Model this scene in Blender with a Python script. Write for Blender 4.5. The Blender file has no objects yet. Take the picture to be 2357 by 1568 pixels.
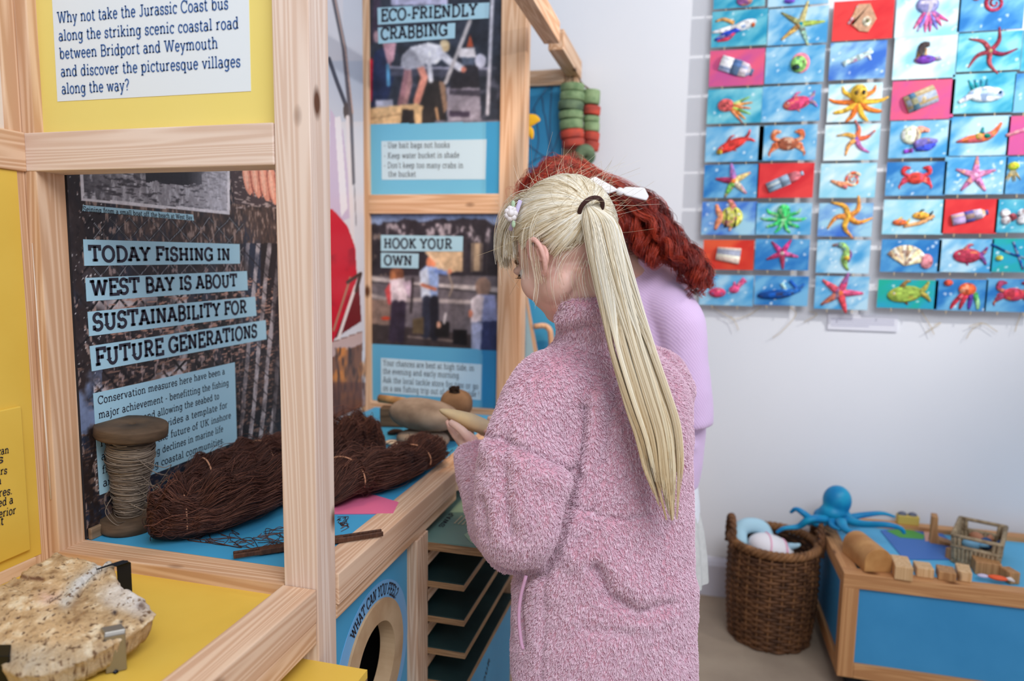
import bpy, bmesh, math, random
import numpy as np
from mathutils import Vector, Matrix
sc = bpy.context.scene
COL = sc.collection
rng = np.random.default_rng(7)
random.seed(7)

# ------------------------------------------------------------------ camera, world, lights, exposure
W_PX, H_PX, F_PX = 2357, 1568, 1606.4
YAW, PITCH, ROLL = [math.radians(v) for v in (-14.315, 6.594, 0.925)]
CAM = np.array([0.0, 0.0, 1.42])
_cy, _sy = math.cos(YAW), math.sin(YAW)
FW = np.array([_sy*math.cos(PITCH), _cy*math.cos(PITCH), -math.sin(PITCH)])
_r0 = np.array([_cy, -_sy, 0.0]); _u0 = np.cross(_r0, FW)
RT = _r0*math.cos(ROLL) + _u0*math.sin(ROLL)
UP = -_r0*math.sin(ROLL) + _u0*math.cos(ROLL)
cd = bpy.data.cameras.new('camera'); cam = bpy.data.objects.new('camera', cd); COL.objects.link(cam)
cam.matrix_world = Matrix(((RT[0], UP[0], -FW[0], CAM[0]), (RT[1], UP[1], -FW[1], CAM[1]), (RT[2], UP[2], -FW[2], CAM[2]), (0, 0, 0, 1)))
cd.sensor_width = 36; cd.lens = F_PX/W_PX*36; cd.clip_start = .05
cd.dof.use_dof = True; cd.dof.focus_distance = 1.34; cd.dof.aperture_fstop = 2.2
sc.camera = cam

vs = sc.view_settings
vs.view_transform = 'Standard'; vs.look = 'None'; vs.gamma = 1; vs.use_curve_mapping = False
vs.exposure = 0.0
try:
    sc.cycles.use_denoising = True
    sc.cycles.max_bounces = 6; sc.cycles.diffuse_bounces = 3; sc.cycles.glossy_bounces = 2
    sc.cycles.sample_clamp_indirect = 6
    sc.cycles.use_adaptive_sampling = True; sc.cycles.adaptive_threshold = .02
except Exception:
    pass
world = bpy.data.worlds.new('daylight'); sc.world = world; world.use_nodes = True
wb = world.node_tree.nodes['Background']
wb.inputs[0].default_value = (.84, .90, 1.0, 1); wb.inputs[1].default_value = .60

def lamp(name, kind, loc, target, energy, color, **kw):
    ld = bpy.data.lights.new(name, kind); ld.energy = energy; ld.color = color
    for k, v in kw.items(): setattr(ld, k, v)
    o = bpy.data.objects.new(name, ld); COL.objects.link(o); o.location = loc
    o.rotation_euler = (Vector(target)-Vector(loc)).to_track_quat('-Z', 'Y').to_euler()
    return o
# unseen area light added as soft fill above and right of the photographer, gallery spots on the ceiling track
lamp('fill_area', 'AREA', (.9, -.3, 3.1), (-.3, 1.4, .9), 60, (.93, .95, 1.0), shape='RECTANGLE', size=1.8, size_y=1.2)
lamp('track_spot_wall', 'SPOT', (1.95, 1.75, 2.55), (.15, 3.0, 1.85), 125, (1, .975, .94), spot_size=math.radians(82), spot_blend=.85, shadow_soft_size=.03)
lamp('track_spot_posters', 'SPOT', (-.35, 1.15, 2.95), (-.85, 2.35, 1.25), 84, (1, .66, .37), spot_size=math.radians(48), spot_blend=.7, shadow_soft_size=.04)
lamp('track_spot_counter', 'SPOT', (-.1, 2.55, 2.9), (-.62, 2.0, 1.0), 32, (1, .66, .38), spot_size=math.radians(50), spot_blend=.8, shadow_soft_size=.04)

def ray(x, y): return FW*F_PX + RT*(x-W_PX/2) - UP*(y-H_PX/2)
def P(x, y, X=None, Y=None, Z=None, d=None):
    """the point of the room seen at a photo pixel, on the plane X=, Y= or Z=, or at a depth d"""
    r = ray(x, y)
    if d is not None: t = d/F_PX
    elif X is not None: t = (X-CAM[0])/r[0]
    elif Y is not None: t = (Y-CAM[1])/r[1]
    else: t = (Z-CAM[2])/r[2]
    return CAM + r*t
def proj(p):
    q = np.asarray(p, float)-CAM
    z = q@FW
    return W_PX/2+F_PX*(q@RT)/z, H_PX/2-F_PX*(q@UP)/z, z

# ------------------------------------------------------------------ helpers
def lin(c):
    c = np.asarray(c, float)/255
    return np.where(c <= .04045, c/12.92, ((c+.055)/1.055)**2.4)
def rgba(c): return tuple(lin(c))+(1,)

MATS = {}
def mat(name, col=None, rough=.6, metal=0, spec=.3, build=None):
    if name in MATS: return MATS[name]
    m = bpy.data.materials.new(name); m.use_nodes = True
    nt = m.node_tree; b = nt.nodes['Principled BSDF']
    b.inputs['Roughness'].default_value = rough; b.inputs['Metallic'].default_value = metal
    b.inputs['Specular IOR Level'].default_value = spec
    if col is not None: b.inputs['Base Color'].default_value = rgba(col)
    if build: build(nt, b)
    MATS[name] = m
    return m
def N(nt, t, **kw):
    n = nt.nodes.new(t)
    for k, v in kw.items():
        if k in n.inputs: n.inputs[k].default_value = v
        else: setattr(n, k, v)
    return n
def ramp(nt, stops, fac):
    r = nt.nodes.new('ShaderNodeValToRGB'); e = r.color_ramp.elements
    while len(e) < len(stops): e.new(.5)
    for el, (p, c) in zip(e, stops): el.position = p; el.color = rgba(c)
    nt.links.new(fac, r.inputs[0]); return r
def bump(nt, b, h, strength=.3, dist=.002):
    n = N(nt, 'ShaderNodeBump', Strength=strength, Distance=dist)
    nt.links.new(h, n.inputs['Height']); nt.links.new(n.outputs[0], b.inputs['Normal'])
def noisy(name, c1, c2, scale=20, rough=.7, bumpy=0, dist=.002, spec=.25, stretch=None, detail=6, lo=.35, hi=.65):
    def f(nt, b):
        tc = N(nt, 'ShaderNodeTexCoord'); src = tc.outputs['Object']
        if stretch:
            mp = N(nt, 'ShaderNodeMapping'); mp.inputs['Scale'].default_value = stretch
            nt.links.new(src, mp.inputs[0]); src = mp.outputs[0]
        n = N(nt, 'ShaderNodeTexNoise', Scale=scale, Detail=detail); nt.links.new(src, n.inputs['Vector'])
        r = ramp(nt, [(lo, c1), (hi, c2)], n.outputs['Fac']); nt.links.new(r.outputs[0], b.inputs['Base Color'])
        if bumpy: bump(nt, b, n.outputs['Fac'], bumpy, dist)
    return mat(name, None, rough, 0, spec, f)
def wood(name, light, dark, rough=.55, knot=(96, 56, 30)):
    """pine: growth rings drawn out along the timber's own Z, with a few knots"""
    def f(nt, b):
        tc = N(nt, 'ShaderNodeTexCoord'); oi = N(nt, 'ShaderNodeObjectInfo')
        off = N(nt, 'ShaderNodeVectorMath', operation='SCALE'); off.inputs[0].default_value = (3.1, 7.7, 5.3)
        nt.links.new(oi.outputs['Random'], off.inputs['Scale'])
        ad = N(nt, 'ShaderNodeVectorMath', operation='ADD')
        nt.links.new(tc.outputs['Object'], ad.inputs[0]); nt.links.new(off.outputs[0], ad.inputs[1])
        mp = N(nt, 'ShaderNodeMapping'); mp.inputs['Scale'].default_value = (1, 1, .035)
        nt.links.new(ad.outputs[0], mp.inputs[0])
        n1 = N(nt, 'ShaderNodeTexNoise', Scale=13, Detail=2, Distortion=.4); nt.links.new(mp.outputs[0], n1.inputs['Vector'])
        ml = N(nt, 'ShaderNodeMath', operation='MULTIPLY'); ml.inputs[1].default_value = 34
        nt.links.new(n1.outputs['Fac'], ml.inputs[0])
        fr = N(nt, 'ShaderNodeMath', operation='PINGPONG'); fr.inputs[1].default_value = 1
        nt.links.new(ml.outputs[0], fr.inputs[0])
        n2 = N(nt, 'ShaderNodeTexNoise', Scale=160, Detail=2); nt.links.new(mp.outputs[0], n2.inputs['Vector'])
        mx = N(nt, 'ShaderNodeMath', operation='MULTIPLY_ADD'); mx.inputs[1].default_value = .6
        nt.links.new(n2.outputs['Fac'], mx.inputs[0]); nt.links.new(fr.outputs[0], mx.inputs[2])
        r = ramp(nt, [(.45, light), (1.0, dark)], mx.outputs[0])
        mp2 = N(nt, 'ShaderNodeMapping'); mp2.inputs['Scale'].default_value = (9, 9, 4.2)
        nt.links.new(ad.outputs[0], mp2.inputs[0])
        vo = N(nt, 'ShaderNodeTexVoronoi', Scale=1.0); vo.inputs['Randomness'].default_value = 1
        nt.links.new(mp2.outputs[0], vo.inputs['Vector'])
        kr = ramp(nt, [(.06, (255, 255, 255)), (.13, (0, 0, 0))], vo.outputs['Distance'])
        mix = N(nt, 'ShaderNodeMix', data_type='RGBA')
        nt.links.new(kr.outputs[0], mix.inputs['Factor']); nt.links.new(r.outputs[0], mix.inputs['A'])
        mix.inputs['B'].default_value = rgba(knot)
        nt.links.new(mix.outputs['Result'], b.inputs['Base Color'])
        bump(nt, b, fr.outputs[0], .08, .0008)
    return mat(name, None, rough, 0, .3, f)
def colmat(name, rough=.6, spec=.3, grain=0, bumpy=0, scale=300):
    """takes the colour stored on the mesh"""
    def f(nt, b):
        a = N(nt, 'ShaderNodeAttribute', attribute_name='Col')
        nt.links.new(a.outputs['Color'], b.inputs['Base Color'])
        if grain or bumpy:
            tc = N(nt, 'ShaderNodeTexCoord'); n = N(nt, 'ShaderNodeTexNoise', Scale=scale, Detail=5)
            nt.links.new(tc.outputs['Object'], n.inputs['Vector'])
            if bumpy: bump(nt, b, n.outputs['Fac'], bumpy, .003)
            if grain:
                h = N(nt, 'ShaderNodeHueSaturation'); mr = N(nt, 'ShaderNodeMapRange')
                mr.inputs['To Min'].default_value = 1-grain; mr.inputs['To Max'].default_value = 1+grain
                mr.inputs['From Min'].default_value = .25; mr.inputs['From Max'].default_value = .75
                nt.links.new(n.outputs['Fac'], mr.inputs['Value']); nt.links.new(mr.outputs[0], h.inputs['Value'])
                nt.links.new(a.outputs['Color'], h.inputs['Color']); nt.links.new(h.outputs[0], b.inputs['Base Color'])
    return mat(name, None, rough, 0, spec, f)

class MB:
    """collects shapes; build() links them as ONE mesh object"""
    def __init__(s): s.v = []; s.f = []; s.c = []; s.n = 0; s.sm = []
    def add(s, v, f, col=None, smooth=False):
        v = np.asarray(v, float).reshape(-1, 3)
        s.f += [tuple(i+s.n for i in q) for q in f]; s.c += [col]*len(f); s.sm += [smooth]*len(f)
        s.v.append(v); s.n += len(v); return s
    def box(s, c, size, col=None, R=None):
        h = np.array(size)/2
        v = np.array([(x, y, z) for x in (-1, 1) for y in (-1, 1) for z in (-1, 1)])*h
        if R is not None: v = v@np.asarray(R).T
        return s.add(v+np.array(c), [(0, 1, 3, 2), (4, 6, 7, 5), (0, 4, 5, 1), (2, 3, 7, 6), (0, 2, 6, 4), (1, 5, 7, 3)], col)
    def box2(s, a, b, col=None):
        a, b = np.array(a, float), np.array(b, float); return s.box((a+b)/2, np.abs(b-a), col)
    def prism(s, poly, ex, col=None):
        """planar polygon (3D points) extruded by the vector ex"""
        p = np.array(poly, float); n = len(p); v = np.vstack([p, p+np.array(ex)])
        return s.add(v, [tuple(range(n))[::-1], tuple(range(n, 2*n))]+[(i, (i+1) % n, n+(i+1) % n, n+i) for i in range(n)], col)
    def tube(s, pts, rad, seg=10, col=None, cap=True, flat=None, smooth=True):
        """flat=(axis, k): squash the section along axis"""
        p = np.array(pts, float); n = len(p); r = np.broadcast_to(np.asarray(rad, float), (n,))
        t = np.gradient(p, axis=0); t /= np.linalg.norm(t, axis=1)[:, None]+1e-12
        a = np.array([0, 0, 1.]) if abs(t[0][2]) < .9 else np.array([1., 0, 0])
        u = np.cross(t[0], a); u /= np.linalg.norm(u); V = []
        ang = np.linspace(0, 2*np.pi, seg, endpoint=False)
        for i in range(n):
            u = u-t[i]*(u@t[i]); u /= np.linalg.norm(u); w = np.cross(t[i], u)
            o = (np.cos(ang)[:, None]*u+np.sin(ang)[:, None]*w)*r[i]
            if flat: ax = np.array(flat[0], float); o = o-np.outer(o@ax, ax)*(1-flat[1])
            V.append(p[i]+o)
        V = np.vstack(V)
        F = [(i*seg+j, i*seg+(j+1) % seg, (i+1)*seg+(j+1) % seg, (i+1)*seg+j) for i in range(n-1) for j in range(seg)]
        if cap: F += [tuple(range(seg))[::-1], tuple(range((n-1)*seg, n*seg))]
        return s.add(V, F, col, smooth)
    def lathe(s, prof, c=(0, 0, 0), seg=32, col=None, R=None, smooth=True, closed=False):
        """prof: (radius, z) pairs round local Z"""
        ang = np.linspace(0, 2*np.pi, seg, endpoint=False); n = len(prof)
        v = np.array([(r*math.cos(a), r*math.sin(a), z) for r, z in prof for a in ang])
        if R is not None: v = v@np.asarray(R).T
        m = n if closed else n-1
        F = [(i*seg+j, i*seg+(j+1) % seg, ((i+1) % n)*seg+(j+1) % seg, ((i+1) % n)*seg+j) for i in range(m) for j in range(seg)]
        if not closed: F += [tuple(range(seg))[::-1], tuple(range((n-1)*seg, n*seg))]
        return s.add(v+np.array(c), F, col, smooth)
    def ball(s, c, r, col=None, R=None, seg=16, rings=10, fn=None):
        r = np.broadcast_to(np.asarray(r, float), (3,))
        v = [(0, 0, -1.)]
        for i in range(1, rings):
            a = -np.pi/2+np.pi*i/rings
            v += [(math.cos(a)*math.cos(b), math.cos(a)*math.sin(b), math.sin(a)) for b in np.linspace(0, 2*np.pi, seg, endpoint=False)]
        v = np.array(v+[(0, 0, 1.)])
        if fn: v = fn(v)
        v = v*r
        if R is not None: v = v@np.asarray(R).T
        F = [(0, 1+(j+1) % seg, 1+j) for j in range(seg)]
        F += [(1+i*seg+j, 1+i*seg+(j+1) % seg, 1+(i+1)*seg+(j+1) % seg, 1+(i+1)*seg+j) for i in range(rings-2) for j in range(seg)]
        L = len(v)-1; o = 1+(rings-2)*seg
        F += [(o+j, o+(j+1) % seg, L) for j in range(seg)]
        return s.add(v+np.array(c), F, col, True)
    def build(s, name, m, parent=None, bevel=0, loc=None):
        V = np.vstack(s.v)
        if loc is not None: V = V-np.array(loc, float)
        me = bpy.data.meshes.new(name); me.from_pydata(V.tolist(), [], s.f)
        if any(c is not None for c in s.c):
            at = me.color_attributes.new('Col', 'FLOAT_COLOR', 'CORNER')
            lt = np.zeros(len(me.polygons), int); me.polygons.foreach_get('loop_total', lt)
            cols = np.array([(*lin(c), 1) if c is not None else (.5, .5, .5, 1) for c in s.c])
            at.data.foreach_set('color', np.repeat(cols, lt, axis=0).ravel().astype(np.float32))
        me.polygons.foreach_set('use_smooth', s.sm)
        o = link(name, me, m, parent)
        if loc is not None: o.location = loc
        if bevel:
            b = o.modifiers.new('bevel', 'BEVEL'); b.width = bevel; b.segments = 2; b.limit_method = 'ANGLE'
        return o
def link(name, me, m, parent=None):
    o = bpy.data.objects.new(name, me); COL.objects.link(o)
    for x in (m if isinstance(m, (list, tuple)) else [m]): me.materials.append(x)
    if parent is not None:
        o.parent = parent
        o.matrix_parent_inverse = Matrix.Translation(-Vector(parent.location)) if parent.parent is None else Matrix.Identity(4)
    return o
def tag(o, label=None, cat=None, group=None, kind=None):
    for k, v in (('label', label), ('category', cat), ('group', group), ('kind', kind)):
        if v: o[k] = v
    return o
def thing(name, loc, label, cat, group=None):
    o = bpy.data.objects.new(name, None); COL.objects.link(o); o.location = Vector(loc); o.empty_display_size = .05
    return tag(o, label, cat, group)
def timber(name, a, b, w, h, m, parent=None, up=(0, 0, 1), bevel=.002):
    """a squared timber from a to b; its grain runs along its own Z; w across, h along up"""
    a, b = Vector(a), Vector(b); z = (b-a).normalized(); L = (b-a).length
    y = Vector(up); y = (y-z*y.dot(z)).normalized(); x = y.cross(z)
    mb = MB(); mb.box((0, 0, L/2), (w, h, L))
    o = mb.build(name, m, None, bevel)
    mw = Matrix((x, y, z)).transposed().to_4x4(); mw.translation = a
    if parent is not None:
        o.parent = parent; mw = Matrix.Translation(-Vector(parent.location)) @ mw
    o.matrix_basis = mw
    return o
def rotz(a): c, s = math.cos(a), math.sin(a); return np.array([(c, -s, 0), (s, c, 0), (0, 0, 1.)])
def rotx(a): c, s = math.cos(a), math.sin(a); return np.array([(1., 0, 0), (0, c, -s), (0, s, c)])
def roty(a): c, s = math.cos(a), math.sin(a); return np.array([(c, 0, s), (0, 1., 0), (-s, 0, c)])
def vnoise(p, freq, seed=0):
    """smooth value noise of points p (n,3) in -1..1"""
    q = np.asarray(p, float)*freq; i = np.floor(q).astype(np.int64); f = q-i; f = f*f*(3-2*f)
    def h(x, y, z):
        n = (x*374761393+y*668265263+z*2147483647+seed*974711) & 0xffffffff
        n = ((n ^ (n >> 13))*1274126177) & 0xffffffff
        return ((n ^ (n >> 16)) & 0xffff)/32767.5-1
    r = 0
    for dx in (0, 1):
        for dy in (0, 1):
            for dz in (0, 1):
                w = (f[:, 0] if dx else 1-f[:, 0])*(f[:, 1] if dy else 1-f[:, 1])*(f[:, 2] if dz else 1-f[:, 2])
                r = r+w*h(i[:, 0]+dx, i[:, 1]+dy, i[:, 2]+dz)
    return r
def fbm(p, freq, oct=4, seed=0):
    r = 0; a = 1
    for k in range(oct): r = r+a*vnoise(p, freq*2**k, seed+k*17); a *= .5
    return r/1.6
def spline(pts, n):
    """Catmull-Rom through pts"""
    p = np.array(pts, float); p = np.vstack([2*p[0]-p[1], p, 2*p[-1]-p[-2]]); m = len(p)-3
    out = []
    for t in np.linspace(0, m-1e-9, n):
        i = int(t); u = t-i; a, b, c, d = p[i:i+4]
        out.append(.5*((2*b)+(-a+c)*u+(2*a-5*b+4*c-d)*u*u+(-a+3*b-3*c+d)*u**3))
    return np.array(out)

# ------------------------------------------------------------------ slab-serif lettering
def _E(cx, cy, rx, ry, a0, a1, n=None):
    n = n or max(5, int(abs(a1-a0)/18))
    return [(cx+rx*math.cos(math.radians(a)), cy+ry*math.sin(math.radians(a))) for a in np.linspace(a0, a1, n)]
def _S(x, y, h=.16): return ('s', x, y, h)
_B = .5   # x-height radius helpers below use x-height .68
def glyphs():
    g = {}
    x = .68
    def st(px, y0, y1): return [(px, y0), (px, y1)]
    g['A'] = (.86, [[(.1, 0), (.42, 1)], [(.44, 1), (.76, 0)], [(.2, .33), (.66, .33)], _S(.12, 0), _S(.75, 0), _S(.34, 1, .14)])
    g['B'] = (.78, [st(.18, 0, 1), [(.1, 1), (.42, 1)]+_E(.42, .76, .24, .24, 85, -90), [(.18, .52), (.44, .52)]+_E(.44, .26, .27, .26, 85, -90)+[(.1, 0)]])
    g['C'] = (.84, [_E(.46, .5, .38, .5, 38, 322), [(.78, .68), (.78, 1)]])
    g['D'] = (.88, [st(.18, 0, 1), [(.06, 1), (.4, 1)]+_E(.4, .5, .4, .5, 85, -85)+[(.4, 0), (.06, 0)]])
    g['E'] = (.76, [st(.18, 0, 1), [(.06, 1), (.68, 1), (.68, .76)], [(.18, .52), (.5, .52)], st(.5, .4, .64), [(.06, 0), (.7, 0), (.7, .26)]])
    g['F'] = (.72, [st(.18, 0, 1), [(.06, 1), (.68, 1), (.68, .74)], [(.18, .5), (.5, .5)], st(.5, .38, .62), _S(.18, 0, .17)])
    g['G'] = (.9, [_E(.46, .5, .38, .5, 38, 335), [(.78, .7), (.78, 1)], [(.78, 0), (.78, .42)], [(.5, .42), (.88, .42)]])
    g['H'] = (.94, [st(.2, 0, 1), st(.74, 0, 1), [(.2, .5), (.74, .5)], _S(.2, 0), _S(.2, 1), _S(.74, 0), _S(.74, 1)])
    g['I'] = (.44, [st(.22, 0, 1), _S(.22, 0, .17), _S(.22, 1, .17)])
    g['J'] = (.6, [[(.4, 1), (.4, .2)]+_E(.24, .2, .16, .2, 0, -160), _S(.4, 1, .18)])
    g['K'] = (.88, [st(.2, 0, 1), [(.7, 1), (.22, .42)], [(.36, .6), (.74, 0)], _S(.2, 0), _S(.2, 1), _S(.68, 1), _S(.74, 0, .13)])
    g['L'] = (.7, [st(.2, 0, 1), _S(.2, 1), [(.06, 0), (.64, 0), (.64, .28)]])
    g['M'] = (1.08, [st(.2, 0, 1), [(.2, 1), (.54, .2)], [(.54, .2), (.88, 1)], st(.88, 0, 1), _S(.2, 0), _S(.88, 0), _S(.13, 1, .1), _S(.95, 1, .1)])
    g['N'] = (.94, [st(.2, 0, 1), [(.2, 1), (.74, 0)], st(.74, 0, 1), _S(.2, 0), _S(.13, 1, .12), _S(.74, 1)])
    g['O'] = (.94, [_E(.47, .5, .38, .5, 0, 360, 24)])
    g['P'] = (.76, [st(.2, 0, 1), [(.08, 1), (.42, 1)]+_E(.42, .73, .27, .27, 85, -90)+[(.2, .46)], _S(.2, 0, .18)])
    g['Q'] = (.94, [_E(.47, .5, .38, .5, 0, 360, 24), [(.5, .2), (.8, -.12)]])
    g['R'] = (.86, [st(.2, 0, 1), [(.08, 1), (.44, 1)]+_E(.44, .75, .25, .25, 85, -90)+[(.2, .5)], [(.44, .5), (.7, 0)], _S(.2, 0), _S(.74, 0, .11)])
    g['S'] = (.72, [_E(.35, .74, .25, .26, 30, 265)+_E(.35, .26, .28, .26, 82, -150), [(.6, .72), (.6, 1)], [(.09, 0), (.09, .3)]])
    g['T'] = (.84, [st(.42, 0, 1), [(.08, .72), (.08, 1), (.76, 1), (.76, .72)], _S(.42, 0, .18)])
    g['U'] = (.92, [[(.2, 1), (.2, .32)]+_E(.46, .32, .26, .32, 180, 360)+[(.72, 1)], _S(.2, 1), _S(.72, 1)])
    g['V'] = (.86, [[(.12, 1), (.43, 0)], [(.43, 0), (.74, 1)], _S(.13, 1), _S(.73, 1)])
    g['W'] = (1.22, [[(.12, 1), (.36, 0)], [(.36, 0), (.61, .95)], [(.61, .95), (.86, 0)], [(.86, 0), (1.1, 1)], _S(.13, 1), _S(1.09, 1), _S(.61, 1, .1)])
    g['X'] = (.84, [[(.12, 1), (.72, 0)], [(.72, 1), (.12, 0)], _S(.13, 1), _S(.71, 1), _S(.13, 0), _S(.71, 0)])
    g['Y'] = (.84, [[(.1, 1), (.42, .45)], [(.74, 1), (.42, .45)], st(.42, 0, .45), _S(.12, 1), _S(.72, 1), _S(.42, 0, .17)])
    g['Z'] = (.76, [[(.1, .74), (.1, 1), (.64, 1), (.1, 0), (.68, 0), (.68, .26)]])
    g['a'] = (.62, [_E(.27, .5, .19, .18, 150, 0)+[(.46, .0)], _E(.27, .2, .2, .2, 0, 360, 14), _S(.52, 0, .08)])
    g['b'] = (.68, [st(.14, 0, 1.03), _E(.36, .34, .22, .34, 0, 360, 16), _S(.08, 1.03, .08)])
    g['c'] = (.56, [_E(.32, .34, .23, .34, 45, 315), st(.5, .48, .68)])
    g['d'] = (.7, [st(.52, 0, 1.03), _E(.3, .34, .22, .34, 0, 360, 16), _S(.46, 1.03, .08), _S(.58, 0, .08)])
    g['e'] = (.6, [[(.1, .36), (.52, .36)]+_E(.31, .34, .22, .34, 5, 320)])
    g['f'] = (.44, [[(.2, 0), (.2, .84)]+_E(.34, .84, .14, .2, 180, 50), [(.06, x), (.38, x)], _S(.2, 0, .15)])
    g['g'] = (.66, [_E(.3, .36, .21, .32, 0, 360, 16), [(.51, x), (.51, -.1)]+_E(.3, -.1, .21, .2, 0, -150), _S(.57, x, .07)])
    g['h'] = (.72, [st(.16, 0, 1.03), _E(.36, .44, .2, .24, 180, 0)+[(.56, 0)], _S(.1, 1.03, .08), _S(.16, 0, .13), _S(.56, 0, .13)])
    g['i'] = (.36, [st(.18, 0, x), _S(.12, x, .09), _S(.18, 0, .15), st(.18, .88, 1.02)])
    g['j'] = (.34, [[(.2, x), (.2, -.14)]+_E(.06, -.14, .14, .16, 0, -120), _S(.14, x, .09), st(.2, .88, 1.02)])
    g['k'] = (.68, [st(.16, 0, 1.03), [(.52, x), (.18, .28)], [(.28, .4), (.56, 0)], _S(.1, 1.03, .08), _S(.16, 0, .12), _S(.52, x, .1), _S(.56, 0, .1)])
    g['l'] = (.34, [st(.17, 0, 1.03), _S(.11, 1.03, .08), _S(.17, 0, .15)])
    g['m'] = (1.06, [st(.16, 0, x), _E(.34, .46, .18, .22, 180, 0)+[(.52, 0)], _E(.7, .46, .18, .22, 180, 0)+[(.88, 0)], _S(.1, x, .08), _S(.16, 0, .12), _S(.52, 0, .12), _S(.88, 0, .12)])
    g['n'] = (.72, [st(.16, 0, x), _E(.36, .44, .2, .24, 180, 0)+[(.56, 0)], _S(.1, x, .08), _S(.16, 0, .13), _S(.56, 0, .13)])
    g['o'] = (.64, [_E(.32, .34, .24, .34, 0, 360, 18)])
    g['p'] = (.68, [st(.14, -.3, x), _E(.37, .34, .22, .34, 0, 360, 16), _S(.08, x, .08), _S(.14, -.3, .14)])
    g['q'] = (.68, [st(.52, -.3, x), _E(.3, .34, .22, .34, 0, 360, 16), _S(.52, -.3, .14)])
    g['r'] = (.5, [st(.16, 0, x), _E(.36, .42, .2, .26, 180, 60), _S(.1, x, .08), _S(.16, 0, .14)])
    g['s'] = (.52, [_E(.26, .5, .16, .17, 30, 265)+_E(.26, .17, .18, .17, 82, -150), st(.42, .5, x), st(.09, 0, .2)])
    g['t'] = (.44, [[(.18, .9), (.18, .18)]+_E(.31, .18, .13, .18, 180, 320), [(.05, x), (.38, x)]])
    g['u'] = (.7, [[(.14, x), (.14, .22)]+_E(.33, .22, .19, .22, 180, 360), st(.52, 0, x), _S(.09, x, .08), _S(.46, x, .08), _S(.58, 0, .08)])
    g['v'] = (.62, [[(.1, x), (.31, 0)], [(.31, 0), (.52, x)], _S(.1, x, .1), _S(.52, x, .1)])
    g['w'] = (.92, [[(.1, x), (.28, 0)], [(.28, 0), (.46, x)], [(.46, x), (.64, 0)], [(.64, 0), (.82, x)], _S(.1, x, .1), _S(.82, x, .1)])
    g['x'] = (.62, [[(.1, x), (.52, 0)], [(.52, x), (.1, 0)], _S(.1, x, .1), _S(.52, x, .1), _S(.1, 0, .1), _S(.52, 0, .1)])
    g['y'] = (.62, [[(.1, x), (.32, 0)], [(.53, x), (.22, -.3), (.08, -.3)], _S(.1, x, .1), _S(.53, x, .1)])
    g['z'] = (.56, [[(.1, .5), (.1, x), (.46, x), (.1, 0), (.48, 0), (.48, .18)]])
    g['-'] = (.44, [[(.08, .38), (.36, .38)]])
    g['.'] = (.26, [st(.13, 0, .13)]); g[','] = (.26, [[(.14, .12), (.08, -.14)]]); g["'"] = (.22, [[(.12, 1), (.09, .75)]])
    g['?'] = (.6, [_E(.28, .76, .2, .24, 170, -60)+[(.28, .42), (.28, .26)], st(.28, 0, .13)])
    g['!'] = (.3, [st(.15, .3, 1), st(.15, 0, .13)])
    g[' '] = (.34, [])
    return g
GL = glyphs()
def strokes_mesh(mb, text, fmap, weight=.13, sp=.05, x0=0.0, width=None, col=None):
    """lay text along x (cap height 1) and send every point through fmap(x, y); width squeezes the line to that advance"""
    adv = sum(GL[c][0]+sp for c in text); k = 1 if width is None else width/adv
    x = x0
    for ch in text:
        for s in GL[ch][1]:
            if isinstance(s, tuple): pts = [(s[1]-s[3], s[2]), (s[1]+s[3], s[2])]; hw = weight*.42; ends = 0
            else: pts = s; hw = weight/2; ends = hw if len(s) < 4 else 0
            p = np.array(pts, float)
            if ends == 0 and isinstance(s, tuple):
                p[:, 1] = np.where(p[:, 1] > .3, p[:, 1]-hw, p[:, 1]+hw)
            t = np.gradient(p, axis=0); t /= np.linalg.norm(t, axis=1)[:, None]+1e-9
            n = np.stack([-t[:, 1], t[:, 0]], 1)
            if len(p) > 2:      # miter the corners
                for i in range(1, len(p)-1):
                    a = p[i]-p[i-1]; b = p[i+1]-p[i]; a /= np.linalg.norm(a)+1e-9; b /= np.linalg.norm(b)+1e-9
                    m = np.array([-(a+b)[1], (a+b)[0]]); L = np.linalg.norm(m)
                    if L > .3: m /= L; n[i] = m/max(.5, m@np.array([-a[1], a[0]]))
            V = []
            for i in range(len(p)):
                for sg in (1, -1):
                    q = p[i]+n[i]*hw*sg; V.append(fmap(x+q[0]*k, q[1]))
            mb.add(V, [(2*i, 2*i+1, 2*i+3, 2*i+2) for i in range(len(p)-1)], col)
        x += (GL[ch][0]+sp)*k
    return x
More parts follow.
